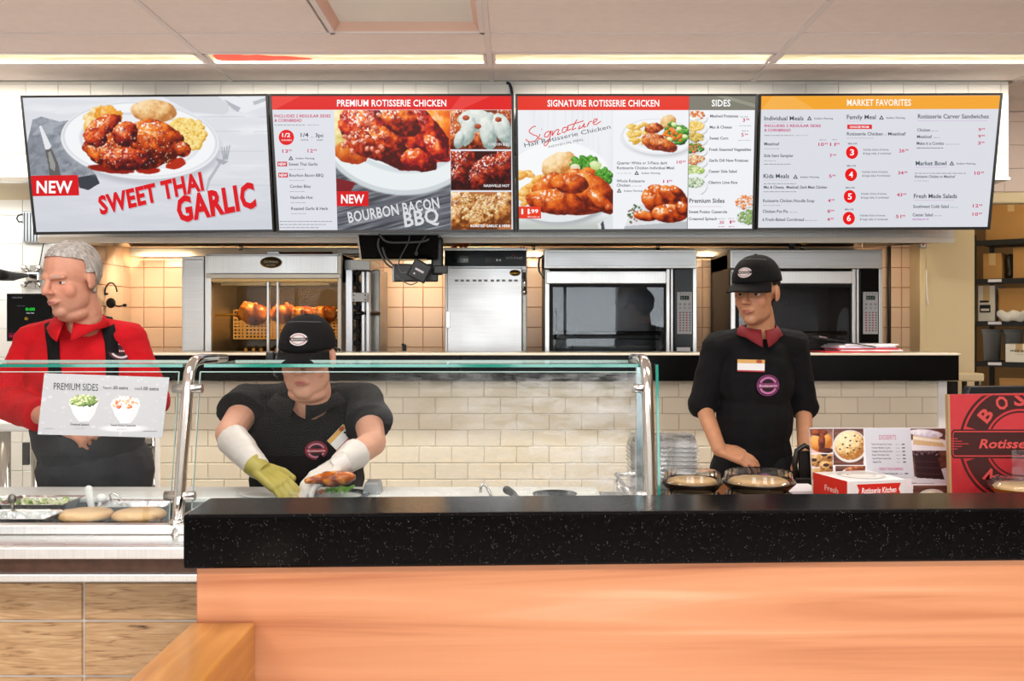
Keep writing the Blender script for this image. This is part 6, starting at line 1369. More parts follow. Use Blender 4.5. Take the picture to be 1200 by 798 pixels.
woodbg(976.5, 502, 1012, 545); c.disc(996, 523, 20, 19, 'dcd8d8'); c.blob(996, 522, 18, 17, ['a86a28', 'e2c084', 'f2e0b4', 'f8ecc8'], 0, .4, .4, 0, .06, 2)
for k in range(11): a = k*2.4; c.disc(996+14*math.cos(a)*(k/11)**.5, 522+13*math.sin(a)*(k/11)**.5, 1.2, .9, '3a1a10')
woodbg(949, 532, 976, 590); c.disc(962, 560, 20, 34, 'e4dcd8')
for q in ((956, 540), (970, 546), (958, 556), (972, 562), (960, 572), (968, 534)): c.blob(q[0], q[1], 10, 7, ['8a5420', 'd0a060', 'f0d8a0'], .2, .4, .5, 0, .2, int(q[0])); c.blob(q[0]-2, q[1]-1, 3.5, 2, ['2a0e08', '5a2c1c']); c.blob(q[0]+4, q[1]+2, 2.5, 1.6, ['2a0e08', '5a2c1c'])
woodbg(979, 546, 1014, 590); c.disc(1003, 556, 18, 9, 'dcd4d4')
for q in ((1000, 552), (1008, 548), (1010, 556)): c.blob(*q, 9, 5, ['5a2410', '9c5028', 'cc8850'], .2, .3, .5, .4)
woodbg(1067, 502, 1108, 526); c.disc(1088, 521, 26, 8, 'e8e4ea'); c.poly([(1070, 508), (1100, 512), (1108, 524), (1070, 521)], 'd8b888'); c.poly([(1070, 511), (1103, 516), (1105, 519), (1070, 515)], 'f0e6d0'); c.blob(1086, 508, 20, 4.5, ['c8c0d0', 'ece8f0', 'ffffff'], .1)
woodbg(1068.5, 528, 1111, 567); c.poly([(1068, 566), (1068, 560), (1109, 548), (1111, 567)], 'd8d4dc'); c.poly([(1071, 532), (1098, 534), (1107, 562), (1074, 560)], '2c1418')
for yy in (540, 547, 554): c.poly([(1072, yy), (1103, yy+1), (1103.5, yy+2.4), (1072, yy+1.4)], '44242a')
for k in range(16): c.blob(1072+k*1.8, 531+random.Random(k).uniform(-2, 3), 3, 2.4, ['180a0c', '3c2024', '7c5c68'], 0, .4, .5, .5)
woodbg(1070, 569, 1112, 590); c.disc(1092, 582, 16, 9, 'dcd8d4'); c.blob(1092, 582, 12, 6.5, ['c8a470', 'ecd8ac', 'fbf2d8'])
c.clip = np.ones_like(c.xx); c.build('picture_print', 'print', r, dfn)
p = Print(dfn, dn, .001)
p.poly([(1012.4, 501.8), (1066.5, 502), (1071.5, 560), (1016.5, 559)], 'cdced6')
p.text('DESSERTS', 1040, 515, 5.2, 20, 'b83868', 'c')
for k, (t, w_) in enumerate((('Triple Chocolate Chip Cookie', 24), ('Cinnamon Blueberry Cookie', 22), ('Indulgent Chocolate Brownie', 24), ('Deep Chocolate Cake', 20), ('Lemon Potato Cream Cake', 22), ('Apple Pie', 10))):
    y = 521.4+k*4.15; x = 1021+k*.3; p.text(t, x, y, 2, w_, '3c3c48', bold=.01); p.fuzz(x+28, y, 5, 1.6, 'a0a0ac'); p.rect(x+35.5, y-1.4, x+39, y-.1, '4c4c58')
p.text('GREAT FOR SHARING', 1044, 551, 3.4, 28, 'c4507c', 'c'); p.text('Vanilla Bean Caramel Cheesecake', 1024, 555.6, 2, 28, '3c3c48', bold=.01); p.fuzz(1054, 555.6, 4, 1.6, 'a0a0ac'); p.rect(1060, 554.2, 1064, 555.5, '4c4c58')
p.build('menu_lettering', 'print', r)

# printed meal box in front of the board
BR = math.radians(14); BM = Matrix.Translation((X(993, 2.98), 2.98, CZ)) @ Matrix.Rotation(BR, 4, 'Z')
r = root('meal_box', (X(993, 2.98), 2.98, CZ), 'white meal box with red end and red banner, in front of the dessert board', 'box')
w_, d_, h_ = .198, .19, Z(564, 2.98)-CZ
G().box((0, 0, 0), (w_, d_, h_), M=BM).build('box_body', 'white_plastic', r, bevel=.002)
bn = BM.to_3x3() @ Vector((-1, 0, 0)); p = Print(lambda x, y: BM @ Vector((0, d_-x*d_, h_-y*h_)), bn, .001); p.rect(0, 0, 1, 1, 'd8281c'); p.text('Fresh', .35, .42, .16, .4, 'f4dcd4', bold=.01); p.build('red_end', 'print', r)
bn = BM.to_3x3() @ Vector((0, -1, 0)); p = Print(lambda x, y: BM @ Vector((x*w_, 0, h_-y*h_)), bn, .001)
p.poly([(.16, .1), (.92, .1), (.88, .27), (.92, .44), (.16, .44), (.2, .27)], 'd8281c'); p.text('Rotisserie Kitchen', .54, .36, .16, .6, 'ffffff', 'c', bold=.02, shear=.2); p.rect(.3, .5, .5, .62, 'd8281c'); p.rect(.62, .5, .8, .62, 'd8281c'); p.build('red_banner', 'print', r)
p = Print(lambda x, y: BM @ Vector((x*w_, d_-y*d_, h_)), (0, 0, 1), .001); p.disc(.55, .5, .36, .4, 'c9c8c6'); p.disc(.55, .5, .3, .33, 'dedcd8'); p.ring(.55, .5, .2, .22, 'a8a6a4'); p.build('top_print', 'print', r)

# big red sign with round emblem
RY = 3.06; rn = Vector((0, -1, 0)); rfn = on_plane(Vector((0, RY, 1)), rn)
r = root('red_sign', rfn(1150, 600), 'large red sign with a dark round emblem, leaning on the till counter', 'sign')
W_ = [rfn(1113, 462.5), rfn(1278, 460), rfn(1278, 600), rfn(1116, 600)]
G().hexa([W_[3], W_[2], W_[2]-rn*.02, W_[3]-rn*.02, W_[0], W_[1], W_[1]-rn*.02, W_[0]-rn*.02]).build('board', mat('sign_red', 'b8262c', .5), r)
G().hexa([W_[3]-Vector((.006, 0, 0)), W_[3], W_[3]-rn*.02, W_[3]-rn*.02-Vector((.006, 0, 0)), W_[0]-Vector((.006, 0, 0)), W_[0], W_[0]-rn*.02, W_[0]-rn*.02-Vector((.006, 0, 0))]).build('edge_trim', mat('tan_edge', 'b39468', .6), r)
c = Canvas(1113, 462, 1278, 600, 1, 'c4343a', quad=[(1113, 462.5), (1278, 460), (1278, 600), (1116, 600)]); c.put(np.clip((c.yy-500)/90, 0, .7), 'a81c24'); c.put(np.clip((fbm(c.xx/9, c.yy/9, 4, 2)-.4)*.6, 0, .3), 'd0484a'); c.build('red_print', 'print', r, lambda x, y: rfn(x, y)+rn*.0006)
p = Print(rfn, rn, .001); cx_, cy_ = 1195, 520; DK = '3e1410'; RD = 'bf3034'
p.ymin = 463.2
p.ring(cx_, cy_, 41, 66, DK, PI*1.1, PI*1.9, 40); p.ring(cx_, cy_, 68.5, 71.5, DK, PI*1.07, PI*1.93, 40); p.ring(cx_, cy_, 36.5, 38.5, DK, PI*1.15, PI*1.85, 30)
p.ring(cx_, cy_, 41, 66, DK, PI*.1, PI*.9, 40); p.ring(cx_, cy_, 68.5, 71.5, DK, PI*.07, PI*.93, 40); p.ring(cx_, cy_, 36.5, 38.5, DK, PI*.15, PI*.85, 30)
p.poly([(1117, 503.2), (1277, 503.2), (1277, 537), (1117, 537), (1114.6, 533), (1114.6, 507)], DK); p.poly([(1118, 505), (1277, 505), (1277, 535), (1118, 535), (1116.2, 532), (1116.2, 508)], 'cc4040'); p.poly([(1118, 506.4), (1277, 506.4), (1277, 533.6), (1118, 533.6), (1117, 531), (1117, 509)], DK)
for k, (y, l) in enumerate(((514, 7), (517, 12), (520, 20), (523, 12), (526, 7))): p.rect(1115, y-.4, 1115+l, y+.4, 'cc4040')
p.text('Rotisserie', 1147, 525, 10.5, 75, 'd8504c', bold=.022, shear=.22)
for ch, an in (('B', -140), ('O', -114), ('S', -90), ('T', -68), ('O', -49), ('N', -31)):
    a = math.radians(an); R_ = 45; x, y = cx_+R_*math.cos(a), cy_+R_*math.sin(a); p.text(ch, x, y, 15, 14, 'd04a48', 'c', ang=a+PI/2, bold=.03)
for ch, an in (('M', 131), ('A', 110), ('R', 90), ('K', 71), ('E', 53), ('T', 38)):
    a = math.radians(an); R_ = 59; x, y = cx_+R_*math.cos(a), cy_+R_*math.sin(a); p.text(ch, x, y, 15, 14, 'd04a48', 'c', ang=a-PI/2, bold=.03)
p.build('emblem_lettering', 'print', r)
r = root('gold_pie', (X(1196, 2.92), 2.92, CZ), 'foil-cased pie in a clear lid in front of the red sign', 'pie')
c = Vector((X(1198, 2.92), 2.92, CZ)); g = G(); n = 60; v = []
for q, h_ in ((.05, .0), (.062, .03), (.088, .058), (.092, .06)):
    for j in range(n): k = 1+.012*(j % 2); v.append((c.x+q*k*math.cos(2*PI*j/n), c.y+q*k*math.sin(2*PI*j/n), c.z+.04+h_))
g.add(v, [(i*n+j, i*n+(j+1) % n, (i+1)*n+(j+1) % n, (i+1)*n+j) for i in range(3) for j in range(n)]); g.build('foil_case', 'gold', r)
G().lathe([(.06, 0), (.06, .04), (0, .041)], c, 30).build('stand', 'black_plastic', r)
me = crust(.08, 12, .02); me.transform(Matrix.Translation(c+Vector((0, 0, .093)))); obj('crust', me, 'food', r)
G().lathe([(.093, .1), (.093, .108), (.086, .112), (.08, .124), (.0, .126)], c, 40).build('clear_lid', 'lid_plastic', r)
r = root('acrylic_stand', (X(1200, 3.0), 3.0, CZ), 'clear acrylic card stand before the red sign', 'stand')
G().box((X(1185.5, 3.0), 2.995, CZ+.0), (X(1235, 3.0), 3.0, Z(527.5, 3.0))).build('acrylic_sheet', 'clear_plastic', r)
r = root('till_monitor', P(1165, 458, 3.8), 'black top edge of a till monitor behind the red sign', 'monitor')
G().hexa([P(1128, 480, 3.75), P(1245, 480, 3.75), P(1245, 480, 3.75)+Vector((0, .06, 0)), P(1128, 480, 3.75)+Vector((0, .06, 0)), P(1136, 453, 3.75), P(1240, 452, 3.75), P(1240, 452, 3.75)+Vector((0, .05, 0)), P(1136, 453, 3.75)+Vector((0, .05, 0))]).build('housing', mat('monitor_black', '15191f', .35), r, bevel=.006)
G().box((X(1175, 3.77), 3.77, 0), (X(1200, 3.77), 3.81, Z(478, 3.77))).build('stand', 'black_plastic', r)
# ================================================================ people
from mathutils.bvhtree import BVHTree
attr_mat('skin', .5, bump=.12, bscale=160); MATS['skin'].node_tree.nodes['Principled BSDF'].inputs['Subsurface Weight'].default_value = .08
MATS['skin'].node_tree.nodes['Principled BSDF'].inputs['Subsurface Radius'].default_value = (.012, .004, .002)
attr_mat('hair', .6, bump=.6, bscale=220); attr_mat('eye', .15)
def cloth(name, col, rough=.85): mat(name, col, rough, var=.12, vscale=14, bump=.25, bscale=260, spec=.25)
cloth('cloth_red', 'c4101c'); cloth('cloth_black', '0d0d10'); cloth('cloth_black2', '131316'); cloth('cloth_charcoal', '47484c'); cloth('cap_black', '0a0a0c'); cloth('trousers', '17171a')
mat('glove_white', 'e4ddd8', .35); mat('glove_green', 'b5a752', .4, var=.1, vscale=30)
mat('shoe', '0c0c0c', .4)
def headmat(c, yaw, pitch, roll=0, s=1.0): return Matrix.Translation(c) @ Matrix.Rotation(yaw, 4, 'Z') @ Matrix.Rotation(pitch, 4, 'X') @ Matrix.Rotation(roll, 4, 'Y') @ Matrix.Scale(s, 4)
def head_prims(g, M, fat=0.0):
    def E(c, r): g.ell(M @ Vector(c), r, M.to_3x3(), 20, 14)
    def C(a, b, ra, rb): s_ = M.to_scale()[0]; cap_g(g, M @ Vector(a), M @ Vector(b), ra*s_, rb*s_)
    E((0, .014, .034), (.074, .094, .086)); E((0, -.018, -.034), (.060+fat*.6, .066, .080)); E((0, -.058, -.090), (.026+fat*.5, .024, .020+fat*.3)); E((0, -.02, -.07), (.052+fat, .055, .04+fat*.5))
    for s_ in (-1, 1):
        E((s_*.042, -.014, -.054), (.017+fat, .034, .036)); E((s_*.034, -.048, -.026), (.026+fat*.6, .024, .030)); E((s_*.0115, -.092, -.026), (.008, .009, .007))
        C((s_*.012, -.082, .022), (s_*.046, -.068, .020), .010, .008)
        E((s_*.079, .008, .0), (.008, .017, .030)); E((s_*.078, .002, -.022), (.006, .010, .010))
        C((s_*.0, -.093, -.052), (s_*.021, -.083, -.055), .0062, .004); C((s_*.0, -.092, -.061), (s_*.019, -.083, -.058), .0072, .004)
    C((0, -.082, .018), (0, -.104, -.020), .0085, .0125)
    C((0, .018, -.06), (0, .030, -.115), .050+fat*.8, .052+fat)
    if fat: E((0, -.012, -.105), (.05+fat, .05, .03))
def head_shape(me, M):
    """sink eye sockets, part the lips, groove under the lower lip, in head space"""
    c = co_get(me).astype(float); Mi = np.array(M.inverted()); l = c @ Mi[:3, :3].T+Mi[:3, 3]; d = np.zeros_like(l)
    def push(p, r, v):
        q = ((l-np.array(p))/np.array(r)); w_ = np.exp(-(q**2).sum(1)); return w_[:, None]*np.array(v)
    for s_ in (-1, 1):
        d += push((s_*.031, -.082, .003), (.015, .02, .009), (0, .007, 0)); d += push((s_*.05, -.06, -.05), (.018, .02, .02), (0, .002, 0)); d += push((s_*.008, -.095, -.033), (.004, .008, .004), (0, .004, .002))
    d += push((0, -.094, -.0565), (.020, .012, .0022), (0, .005, 0)); d += push((0, -.088, -.072), (.018, .012, .006), (0, .005, 0)); d += push((0, -.095, -.041), (.004, .01, .006), (0, .002, 0))
    l2 = l+d; Mn = np.array(M); co_set(me, l2 @ Mn[:3, :3].T+Mn[:3, 3]); return l2
def hand_prims(g, wrist, u, n, side, curl=.5, s=1.0, grow=0.0, spread=1.0):
    u = Vector(u).normalized(); n = Vector(n); n = (n-u*n.dot(u)).normalized(); t = u.cross(n)*side; w_ = Vector(wrist)
    for i in range(4):
        k = i-1.5; kn = w_+u*(.088-.004*abs(k-.3))*s+t*k*-.0205*s*spread; cap_g(g, w_+u*.012*s+t*k*-.013*s, kn, .0135*s+grow, .0125*s+grow, 10)
        L = (.080, .087, .080, .064)[i]*s; rr = (.0094, .0096, .0092, .0083)[i]*s+grow; p = kn; a = curl*.55*(1+.12*k)
        for sg, fr in enumerate((.45, .31, .24)):
            d = u*math.cos(a)-n*math.sin(a)+t*k*-.05; q = p+d.normalized()*L*fr; cap_g(g, p, q, rr*(1-.08*sg), rr*(1-.08*(sg+1)), 9); p = q; a += curl*.75
    b = w_+u*.022*s+t*.028*s; cap_g(g, w_+u*.01*s+t*.01*s, b, .016*s+grow, .0155*s+grow, 10)
    d1 = (u*.62+t*.68-n*.4*curl).normalized(); m_ = b+d1*.044*s; d2 = (u*.85+t*.3-n*.6*curl).normalized(); cap_g(g, b, m_, .0145*s+grow, .0115*s+grow, 10); cap_g(g, m_, m_+d2*.033*s, .0112*s+grow, .0092*s+grow, 10)
def shell(me, pred, off, name, thick=.002, noise=0, ns=60):
    """the part of a surface where pred(centre) holds, lifted off by off"""
    c = co_get(me); n_ = nrm_get(me); o_ = off+(noise*(f3(c, ns, 4)-.4) if noise else 0); c2 = c+n_*(np.asarray(o_).reshape(-1, 1) if noise else off)
    cen = np.array([p.center[:] for p in me.polygons]); ok = pred(cen); used = {}; v = []; f = []
    for p, k in zip(me.polygons, ok):
        if k:
            ff = []
            for i in p.vertices:
                if i not in used: used[i] = len(v); v.append(tuple(c2[i]))
                ff.append(used[i])
            f.append(ff)
    out = bpy.data.meshes.new(name); out.from_pydata(v, [], f); out.polygons.foreach_set('use_smooth', [True]*len(f)); out.update(); return out
def solid(o, t): m_ = o.modifiers.new('solid', 'SOLIDIFY'); m_.thickness = t; m_.offset = 0; return o
def wrinkle(me, amp, M=None, seed=0):
    c = co_get(me); n_ = nrm_get(me)
    a = fbm(c[:, 0]*9+c[:, 2]*5+seed, c[:, 2]*16-c[:, 0]*6+c[:, 1]*8, 4, seed)-.5; b_ = fbm(c[:, 0]*30+seed, c[:, 2]*22+c[:, 1]*20, 3, seed+3)-.5
    co_set(me, c+n_*((a*2*amp+b_*amp*.6)[:, None]))
def caster(me):
    bm = bmesh.new(); bm.from_mesh(me); t = BVHTree.FromBMesh(bm); bm.free()
    def hit(px, py):
        e = Vector((0, 0, EYE)); d = Vector(((px-VX)/F, 1, (VY-py)/F)).normalized(); loc, nn, _, _ = t.ray_cast(e, d); return (loc, nn) if loc else (None, None)
    return hit
def patch_frame(hit, px, py, ang=0, lift=.007):
    loc, nn = hit(px, py)
    if loc is None: return None
    if nn.dot(Vector((0, 1, 0))) > 0: nn = -nn
    zx = Vector((0, 0, 1)); u = nn.cross(zx)*-1; u.normalize(); v = -(u.cross(nn)).normalized()
    if v.z > 0: v = -v
    if u.x < 0: u = -u
    cu, su = math.cos(ang), math.sin(ang); u2, v2 = u*cu+v*su, v*cu-u*su
    return lambda x, y: loc+nn*lift+u2*x+v2*y, nn
def ribbon(hit, pts, w_, name, m_, parent, off=.004):
    L_ = []
    for i, (x, y) in enumerate(pts):
        loc, nn = hit(x, y)
        if loc is None: continue
        if nn.y > 0: nn = -nn
        L_.append((loc+nn*off, nn))
    g = G(); v = []
    for i, (p, nn) in enumerate(L_):
        t = (L_[min(i+1, len(L_)-1)][0]-L_[max(i-1, 0)][0]).normalized(); s_ = t.cross(nn).normalized(); v += [p-s_*w_/2, p+s_*w_/2]
    g.add(v, [(2*i, 2*i+1, 2*i+3, 2*i+2) for i in range(len(L_)-1)], smooth=True); return solid(g.build(name, m_, parent), .004)
def cap_hat(M, parent, brim_tilt=.25, brim_len=.075, emblem=True, raise_=0.0):
    s_ = M.to_scale()[0]; g = G(); n, m_ = 36, 12; v = []; cz = .042+raise_
    for i in range(m_+1):
        t = PI/2*i/m_
        for j in range(n):
            a = 2*PI*j/n; fr = 1+.10*max(0, -math.sin(a))*math.sin(t*1.0)*math.cos(t); x, y, z = .0845*math.cos(t)**.85*math.cos(a), .106*math.cos(t)**.85*math.sin(a)*fr, .098*math.sin(t)
            v.append(M @ Vector((x, y+.012, z+cz)))
    f = [(i*n+j, i*n+(j+1) % n, (i+1)*n+(j+1) % n, (i+1)*n+j) for i in range(m_) for j in range(n)]
    g.add(v, f, smooth=True); cr = solid(g.build('cap', 'cap_black', parent), .004)
    def surf(a, t, o=.0): fr = 1+.10*max(0, -math.sin(a))*math.sin(t)*math.cos(t); return M @ Vector(((.0845+o)*math.cos(t)**.85*math.cos(a), (.106+o)*math.cos(t)**.85*math.sin(a)*fr+.012, (.098+o)*math.sin(t)+cz))
    g = G(); v = []; nb = 22; rows = 7
    for i in range(rows):
        q = i/(rows-1)
        for j in range(nb+1):
            a = -PI/2+(j/nb-.5)*2*1.12; x, y = .0845*math.cos(a), .106*math.sin(a)+.012; e = 1-abs(j/nb-.5)**2.4*4.2*.95
            v.append(M @ Vector((x*(1+.06*q), y-brim_len*q*max(e, .0), cz-.002-brim_len*q*math.sin(brim_tilt)-(x/.08)**2*.014*q)))
    g.add(v, [(i*(nb+1)+j, i*(nb+1)+j+1, (i+1)*(nb+1)+j+1, (i+1)*(nb+1)+j) for i in range(rows-1) for j in range(nb)], smooth=True)
    solid(g.build('brim', 'cap_black', cr), .004)
    G().ell(M @ Vector((0, .012, .098+cz)), (.008*s_, .008*s_, .005*s_)).build('button', 'cap_black', cr)
    g = G(); g.tube([surf(-PI/2+(k/14-.5)*2.4, .95+.12*math.sin(PI*k/14), .0015) for k in range(15)], .0011, 5); g.build('piping', mat('piping_grey', '6a6c70', .6), cr)
    if emblem:
        fn = lambda x, y: surf(-PI/2+x/.085, .42-y/.085, .0035)
        g = G(); k_ = 30; g.add([fn(0, 0)]+[fn(.029*math.cos(2*PI*k/k_), .0165*math.sin(2*PI*k/k_)) for k in range(k_)], [(0, 1+(k+1) % k_, 1+k) for k in range(k_)], smooth=True); em = g.build('emblem', mat('emblem_white', 'cfc9c8', .6), cr)
        p = Print(lambda x, y: fn(x, y) , (M.to_3x3() @ Vector((0, -1, .3))).normalized(), .001)
        p.ring(0, 0, .021, .0235, '9c3038', ky=.55); [p.rect(-.03+q*.006, -.004, -.024+q*.006, .004, '241c1e') for q in range(10)]; p.text('BOSTON', 0, .0025, .0045, .042, 'e8e4e0', 'c'); p.build('emblem_lettering', 'print', cr)
    return cr
def pupil_eyes(M, parent, iris='4a3626', look=0):
    for s_ in (-1, 1):
        g = G(); g.ell((0, 0, 0), (.0118,)*3, n=24, m=18); me = g.mesh('eye')
        c = co_get(me); paint(me, lambda c, n_: np.where((-c[:, 1:2] > .0108), hexc('0a0808'), np.where((-c[:, 1:2] > .0098), hexc(iris), hexc('e6dfda'))))
        me.transform(M @ Matrix.Translation((s_*.031, -.0575, .003)) @ Matrix.Rotation(look, 4, 'Z')); me.polygons.foreach_set('use_smooth', [True]*len(me.polygons)); obj('eye', me, 'eye', parent)
def eyelids(M, parent, base):
    for s_ in (-1, 1):
        g = G(); g.ell((0, 0, 0), (.0135, .0128, .0128), n=28, m=24); v, f = g.v, g.f; g2 = G(); keep = []
        for q in f:
            c = [sum(v[i][k] for i in q)/len(q) for k in range(3)]
            if c[1] < .002 and (c[2] > .0042-.012*abs(c[0])/.0135*.3 or c[2] < -.0048): keep.append(q)
        g2.add([M @ Matrix.Translation((s_*.031, -.0577, .003)) @ Vector(p) for p in v], keep, smooth=True); g2.build('eyelid', mat('lid_'+base, base, .5), parent)
def skinpaint(me, M, base, lips, brow, brow_amt=.8, stubble=0, fixed=None):
    Mi = np.array(M.inverted())
    def fn(c, n_):
        l = c @ Mi[:3, :3].T+Mi[:3, 3]; b_ = hexc(base); col = np.tile(b_, (len(c), 1)); t = (f3(c, 40, 2)-.5)*.10; col = col*(1+t[:, None])
        def g_(p, r): return np.exp(-(((l-np.array(p))/np.array(r))**2).sum(1))
        ch = np.clip(sum(g_((s_*.042, -.07, -.022), (.022, .03, .02)) for s_ in (-1, 1))+g_((0, -.105, -.022), (.015, .02, .014)), 0, 1)*.35; col = mixc(col, col*np.array([1.06, .84, .82]), ch)
        lp = np.clip((g_((0, -.092, -.0575), (.021, .02, .0085))-.35)*3, 0, 1); col = mixc(col, np.tile(hexc(lips), (len(c), 1)), lp*.85)
        br = np.clip(sum(np.clip((g_((s_*.032, -.08, .0245-.0), (.02, .03, .0055))-.4)*4, 0, 1) for s_ in (-1, 1)), 0, 1); col = mixc(col, np.tile(hexc(brow), (len(c), 1)), br*brow_amt)
        if stubble: st = np.clip(g_((0, -.05, -.085), (.06, .06, .035)), 0, 1)*stubble; col = mixc(col, np.tile(hexc('7c6a62'), (len(c), 1)), st)
        return col
    paint(me, fn)
def build_person(name, lab_, D):
    r = root('person', (D['pelvis'].x, D['pelvis'].y, 0), lab_, 'person')
    M = headmat(*D['head']); g = G(); head_prims(g, M, D.get('fat', 0)); T = D['torso']; t = D['pelvis']
    nb = D['neck']; cap_g(g, M @ Vector((0, .03, -.13)), nb+Vector((0, .012, -.03)), .052+D.get('fat', 0), .056+D.get('fat', 0)*.6)
    sh = [D['shL'], D['shR']]; el = [D['elL'], D['elR']]; wr = [D['wrL'], D['wrR']]; ar = D['arm']
    chest = (sh[0]+sh[1])/2+Vector((0, 0, -.13)); w_, d_ = T
    g.ell(chest, (w_*.86, d_*.86, .19)); g.ell((chest+t)/2, (w_*.84, d_*.86, .2)); g.ell(t, (w_*.86, d_*.84, .14)); cap_g(g, sh[0]+Vector((0, 0, -.03)), sh[1]+Vector((0, 0, -.03)), .042, .042)
    for i in (0, 1):
        cap_g(g, sh[i]+Vector((0, 0, -.02)), el[i], ar*1.0, ar*.80); cap_g(g, el[i], el[i].lerp(wr[i], .45), ar*.80, ar*.76); cap_g(g, el[i].lerp(wr[i], .45), wr[i], ar*.76, .027)
        u, n, sd, cu = D['hands'][i]; hand_prims(g, wr[i], u, n, sd, cu)
    feet = []
    for s_ in (-1, 1):
        hip = t+Vector((s_*w_*.45, 0, -.04)); kn = Vector((t.x+s_*.11, t.y-.02, .50)); an = Vector((t.x+s_*.12, t.y+.02, .09)); cap_g(g, hip, kn, .085, .058); cap_g(g, kn, an, .056, .036); cap_g(g, an, an+Vector((0, -.12, -.045)), .036, .03); feet.append((hip, kn, an))
    me = fuse(g, 'body', .0042, 5, .5); l = head_shape(me, M); skinpaint(me, M, *D['skin']); body = obj('body', me, 'skin', r, world=False)
    me_w = me.copy(); me.transform(ROOTM[r.name].inverted())
    pupil_eyes(M, r, look=D.get('look', 0)); eyelids(M, r, D['skin'][0])
    # shirt
    g = G(); g.ell(chest+Vector((0, 0, .0)), (w_, d_, .20)); g.ell(chest+Vector((0, 0, .07)), (w_*.92, d_*.82, .12)); g.ell((chest+t)/2, (w_*.97, d_*1.02, .22)); g.ell(t+Vector((0, 0, .02)), (w_*.99, d_*1.0, .16))
    cap_g(g, sh[0]+Vector((0, 0, -.012)), sh[1]+Vector((0, 0, -.012)), .06, .06); cap_g(g, (sh[0]+sh[1])/2, nb+Vector((0, .012, -.03)), .085, .078+D.get('fat', 0)*.6)
    for q in sh: cap_g(g, q+Vector((0, 0, -.012)), nb+Vector((0, .01, -.012)), .058, .05)
    SL = D['sleeve']
    for i in (0, 1):
        a, b_, c_ = sh[i], el[i], wr[i]; g.ell(a+Vector((0, 0, -.012)), (.056,)*3)
        if SL[i] <= 1: cap_g(g, a, a.lerp(b_, SL[i]), .057, ar+.024+.006*SL[i], 20, flat=True)
        else: cap_g(g, a+Vector((0, 0, -.01)), b_, .055, ar+.014); cap_g(g, b_, b_.lerp(c_, SL[i]-1), ar+.016, ar*.9+.012, 20, flat=True); g.ell(b_, (ar+.016,)*3)
    sme = fuse(g, 'shirt', .0055, 3, .45); wrinkle(sme, .006, seed=D['seed']); sw = sme.copy(); obj('shirt', sme, D['shirt'], r)
    g = G()
    for hip, kn, an in feet: cap_g(g, hip, kn, .10, .075); cap_g(g, kn, an+Vector((0, 0, .01)), .075, .06, 16, flat=True); g.ell(kn, (.075,)*3)
    g.ell(t+Vector((0, 0, -.03)), (w_*.93, d_*.95, .13)); obj('trousers', fuse(g, 'trousers', .009, 3), 'trousers', r)
    for hip, kn, an in feet:
        g = G(); g.ell(an+Vector((0, -.075, -.045)), (.045, .12, .042)); g.ell(an+Vector((0, .01, -.035)), (.04, .05, .05)); m2 = fuse(g, 'shoe', .007, 2); c = co_get(m2); c[:, 2] = np.maximum(c[:, 2], .002); co_set(m2, c); obj('shoe', m2, 'shoe', r)
    return r, M, me_w, sw, caster(sw), l
def collar(nb, M, m_, parent, rad=.072, h=.03, open_=.5, dy=0):
    """standing fold-over collar round the neck with two points in front"""
    g = G(); n = 40; v = []; c = nb+Vector((0, -.004+dy, .0))
    for i, (q, z_) in enumerate(((1.0, h), (1.14, h*.55), (1.34, -h*.3))):
        for j in range(n+1):
            a = -PI/2+open_*.25+(2*PI-open_*.5)*j/n; k = min(j, n-j)/n; tip = max(0, 1-k*9)
            v.append((c.x+rad*q*math.cos(a)*(1+.12*tip*i/2), c.y+rad*q*1.0*math.sin(a)-.02*tip*i/2, c.z+z_-.032*tip*i/2-.018*max(0, -math.sin(a))))
    g.add(v, [(i*(n+1)+j, i*(n+1)+j+1, (i+1)*(n+1)+j+1, (i+1)*(n+1)+j) for i in range(2) for j in range(n)], smooth=True); return solid(g.build('collar', m_, parent), .004)
def logo(hit, px, py, parent, s_=1.0, c1='8c2440', c2='c46a8c', ang=0):
    fr = patch_frame(hit, px, py, ang)
    if not fr: return
    fn, nn = fr; k = 32; g = G(); g.prism([fn(.034*s_*math.cos(2*PI*i/k), .030*s_*math.sin(2*PI*i/k)) for i in range(k)], -nn*.0015); o = g.build('logo_patch', mat('logo_'+c1, c1, .7), parent)
    p = Print(fn, nn, .0005); p.disc(0, 0, .0315*s_, .0275*s_, '241418'); p.ring(0, 0, .021*s_, .028*s_, c2, PI*1.12, PI*1.88, ky=.88); p.ring(0, 0, .021*s_, .028*s_, c2, PI*.12, PI*.88, ky=.88)
    p.rect(-.033*s_, -.0065*s_, .033*s_, .0065*s_, c1); p.text('Rotisserie', 0, .0035*s_, .006*s_, .054*s_, 'e8d8dc', 'c', bold=.02, shear=.2); p.build('logo_lettering', 'print', o)
def name_tag(hit, px, py, parent, ang=0, w_=.075, h=.048):
    fr = patch_frame(hit, px, py, ang)
    if not fr: return
    fn, nn = fr; A = [fn(-w_/2, -h/2), fn(w_/2, -h/2), fn(w_/2, h/2), fn(-w_/2, h/2)]; g = G().prism(A, nn*.003); o = g.build('name_tag', 'white_plastic', parent, label='white name tag')
    p = Print(fn, nn, .0036); p.rect(-w_/2, -h/2, w_/2, -h*.2, 'e0b060'); p.disc(w_*.3, -h*.36, w_*.12, h*.14, 'b04a20'); p.rect(-w_/2, h*.38, w_/2, h/2, 'b02030'); p.fuzz(-w_*.4, h*.12, w_*.7, .012, '6a6a70'); p.build('tag_lettering', 'print', o)

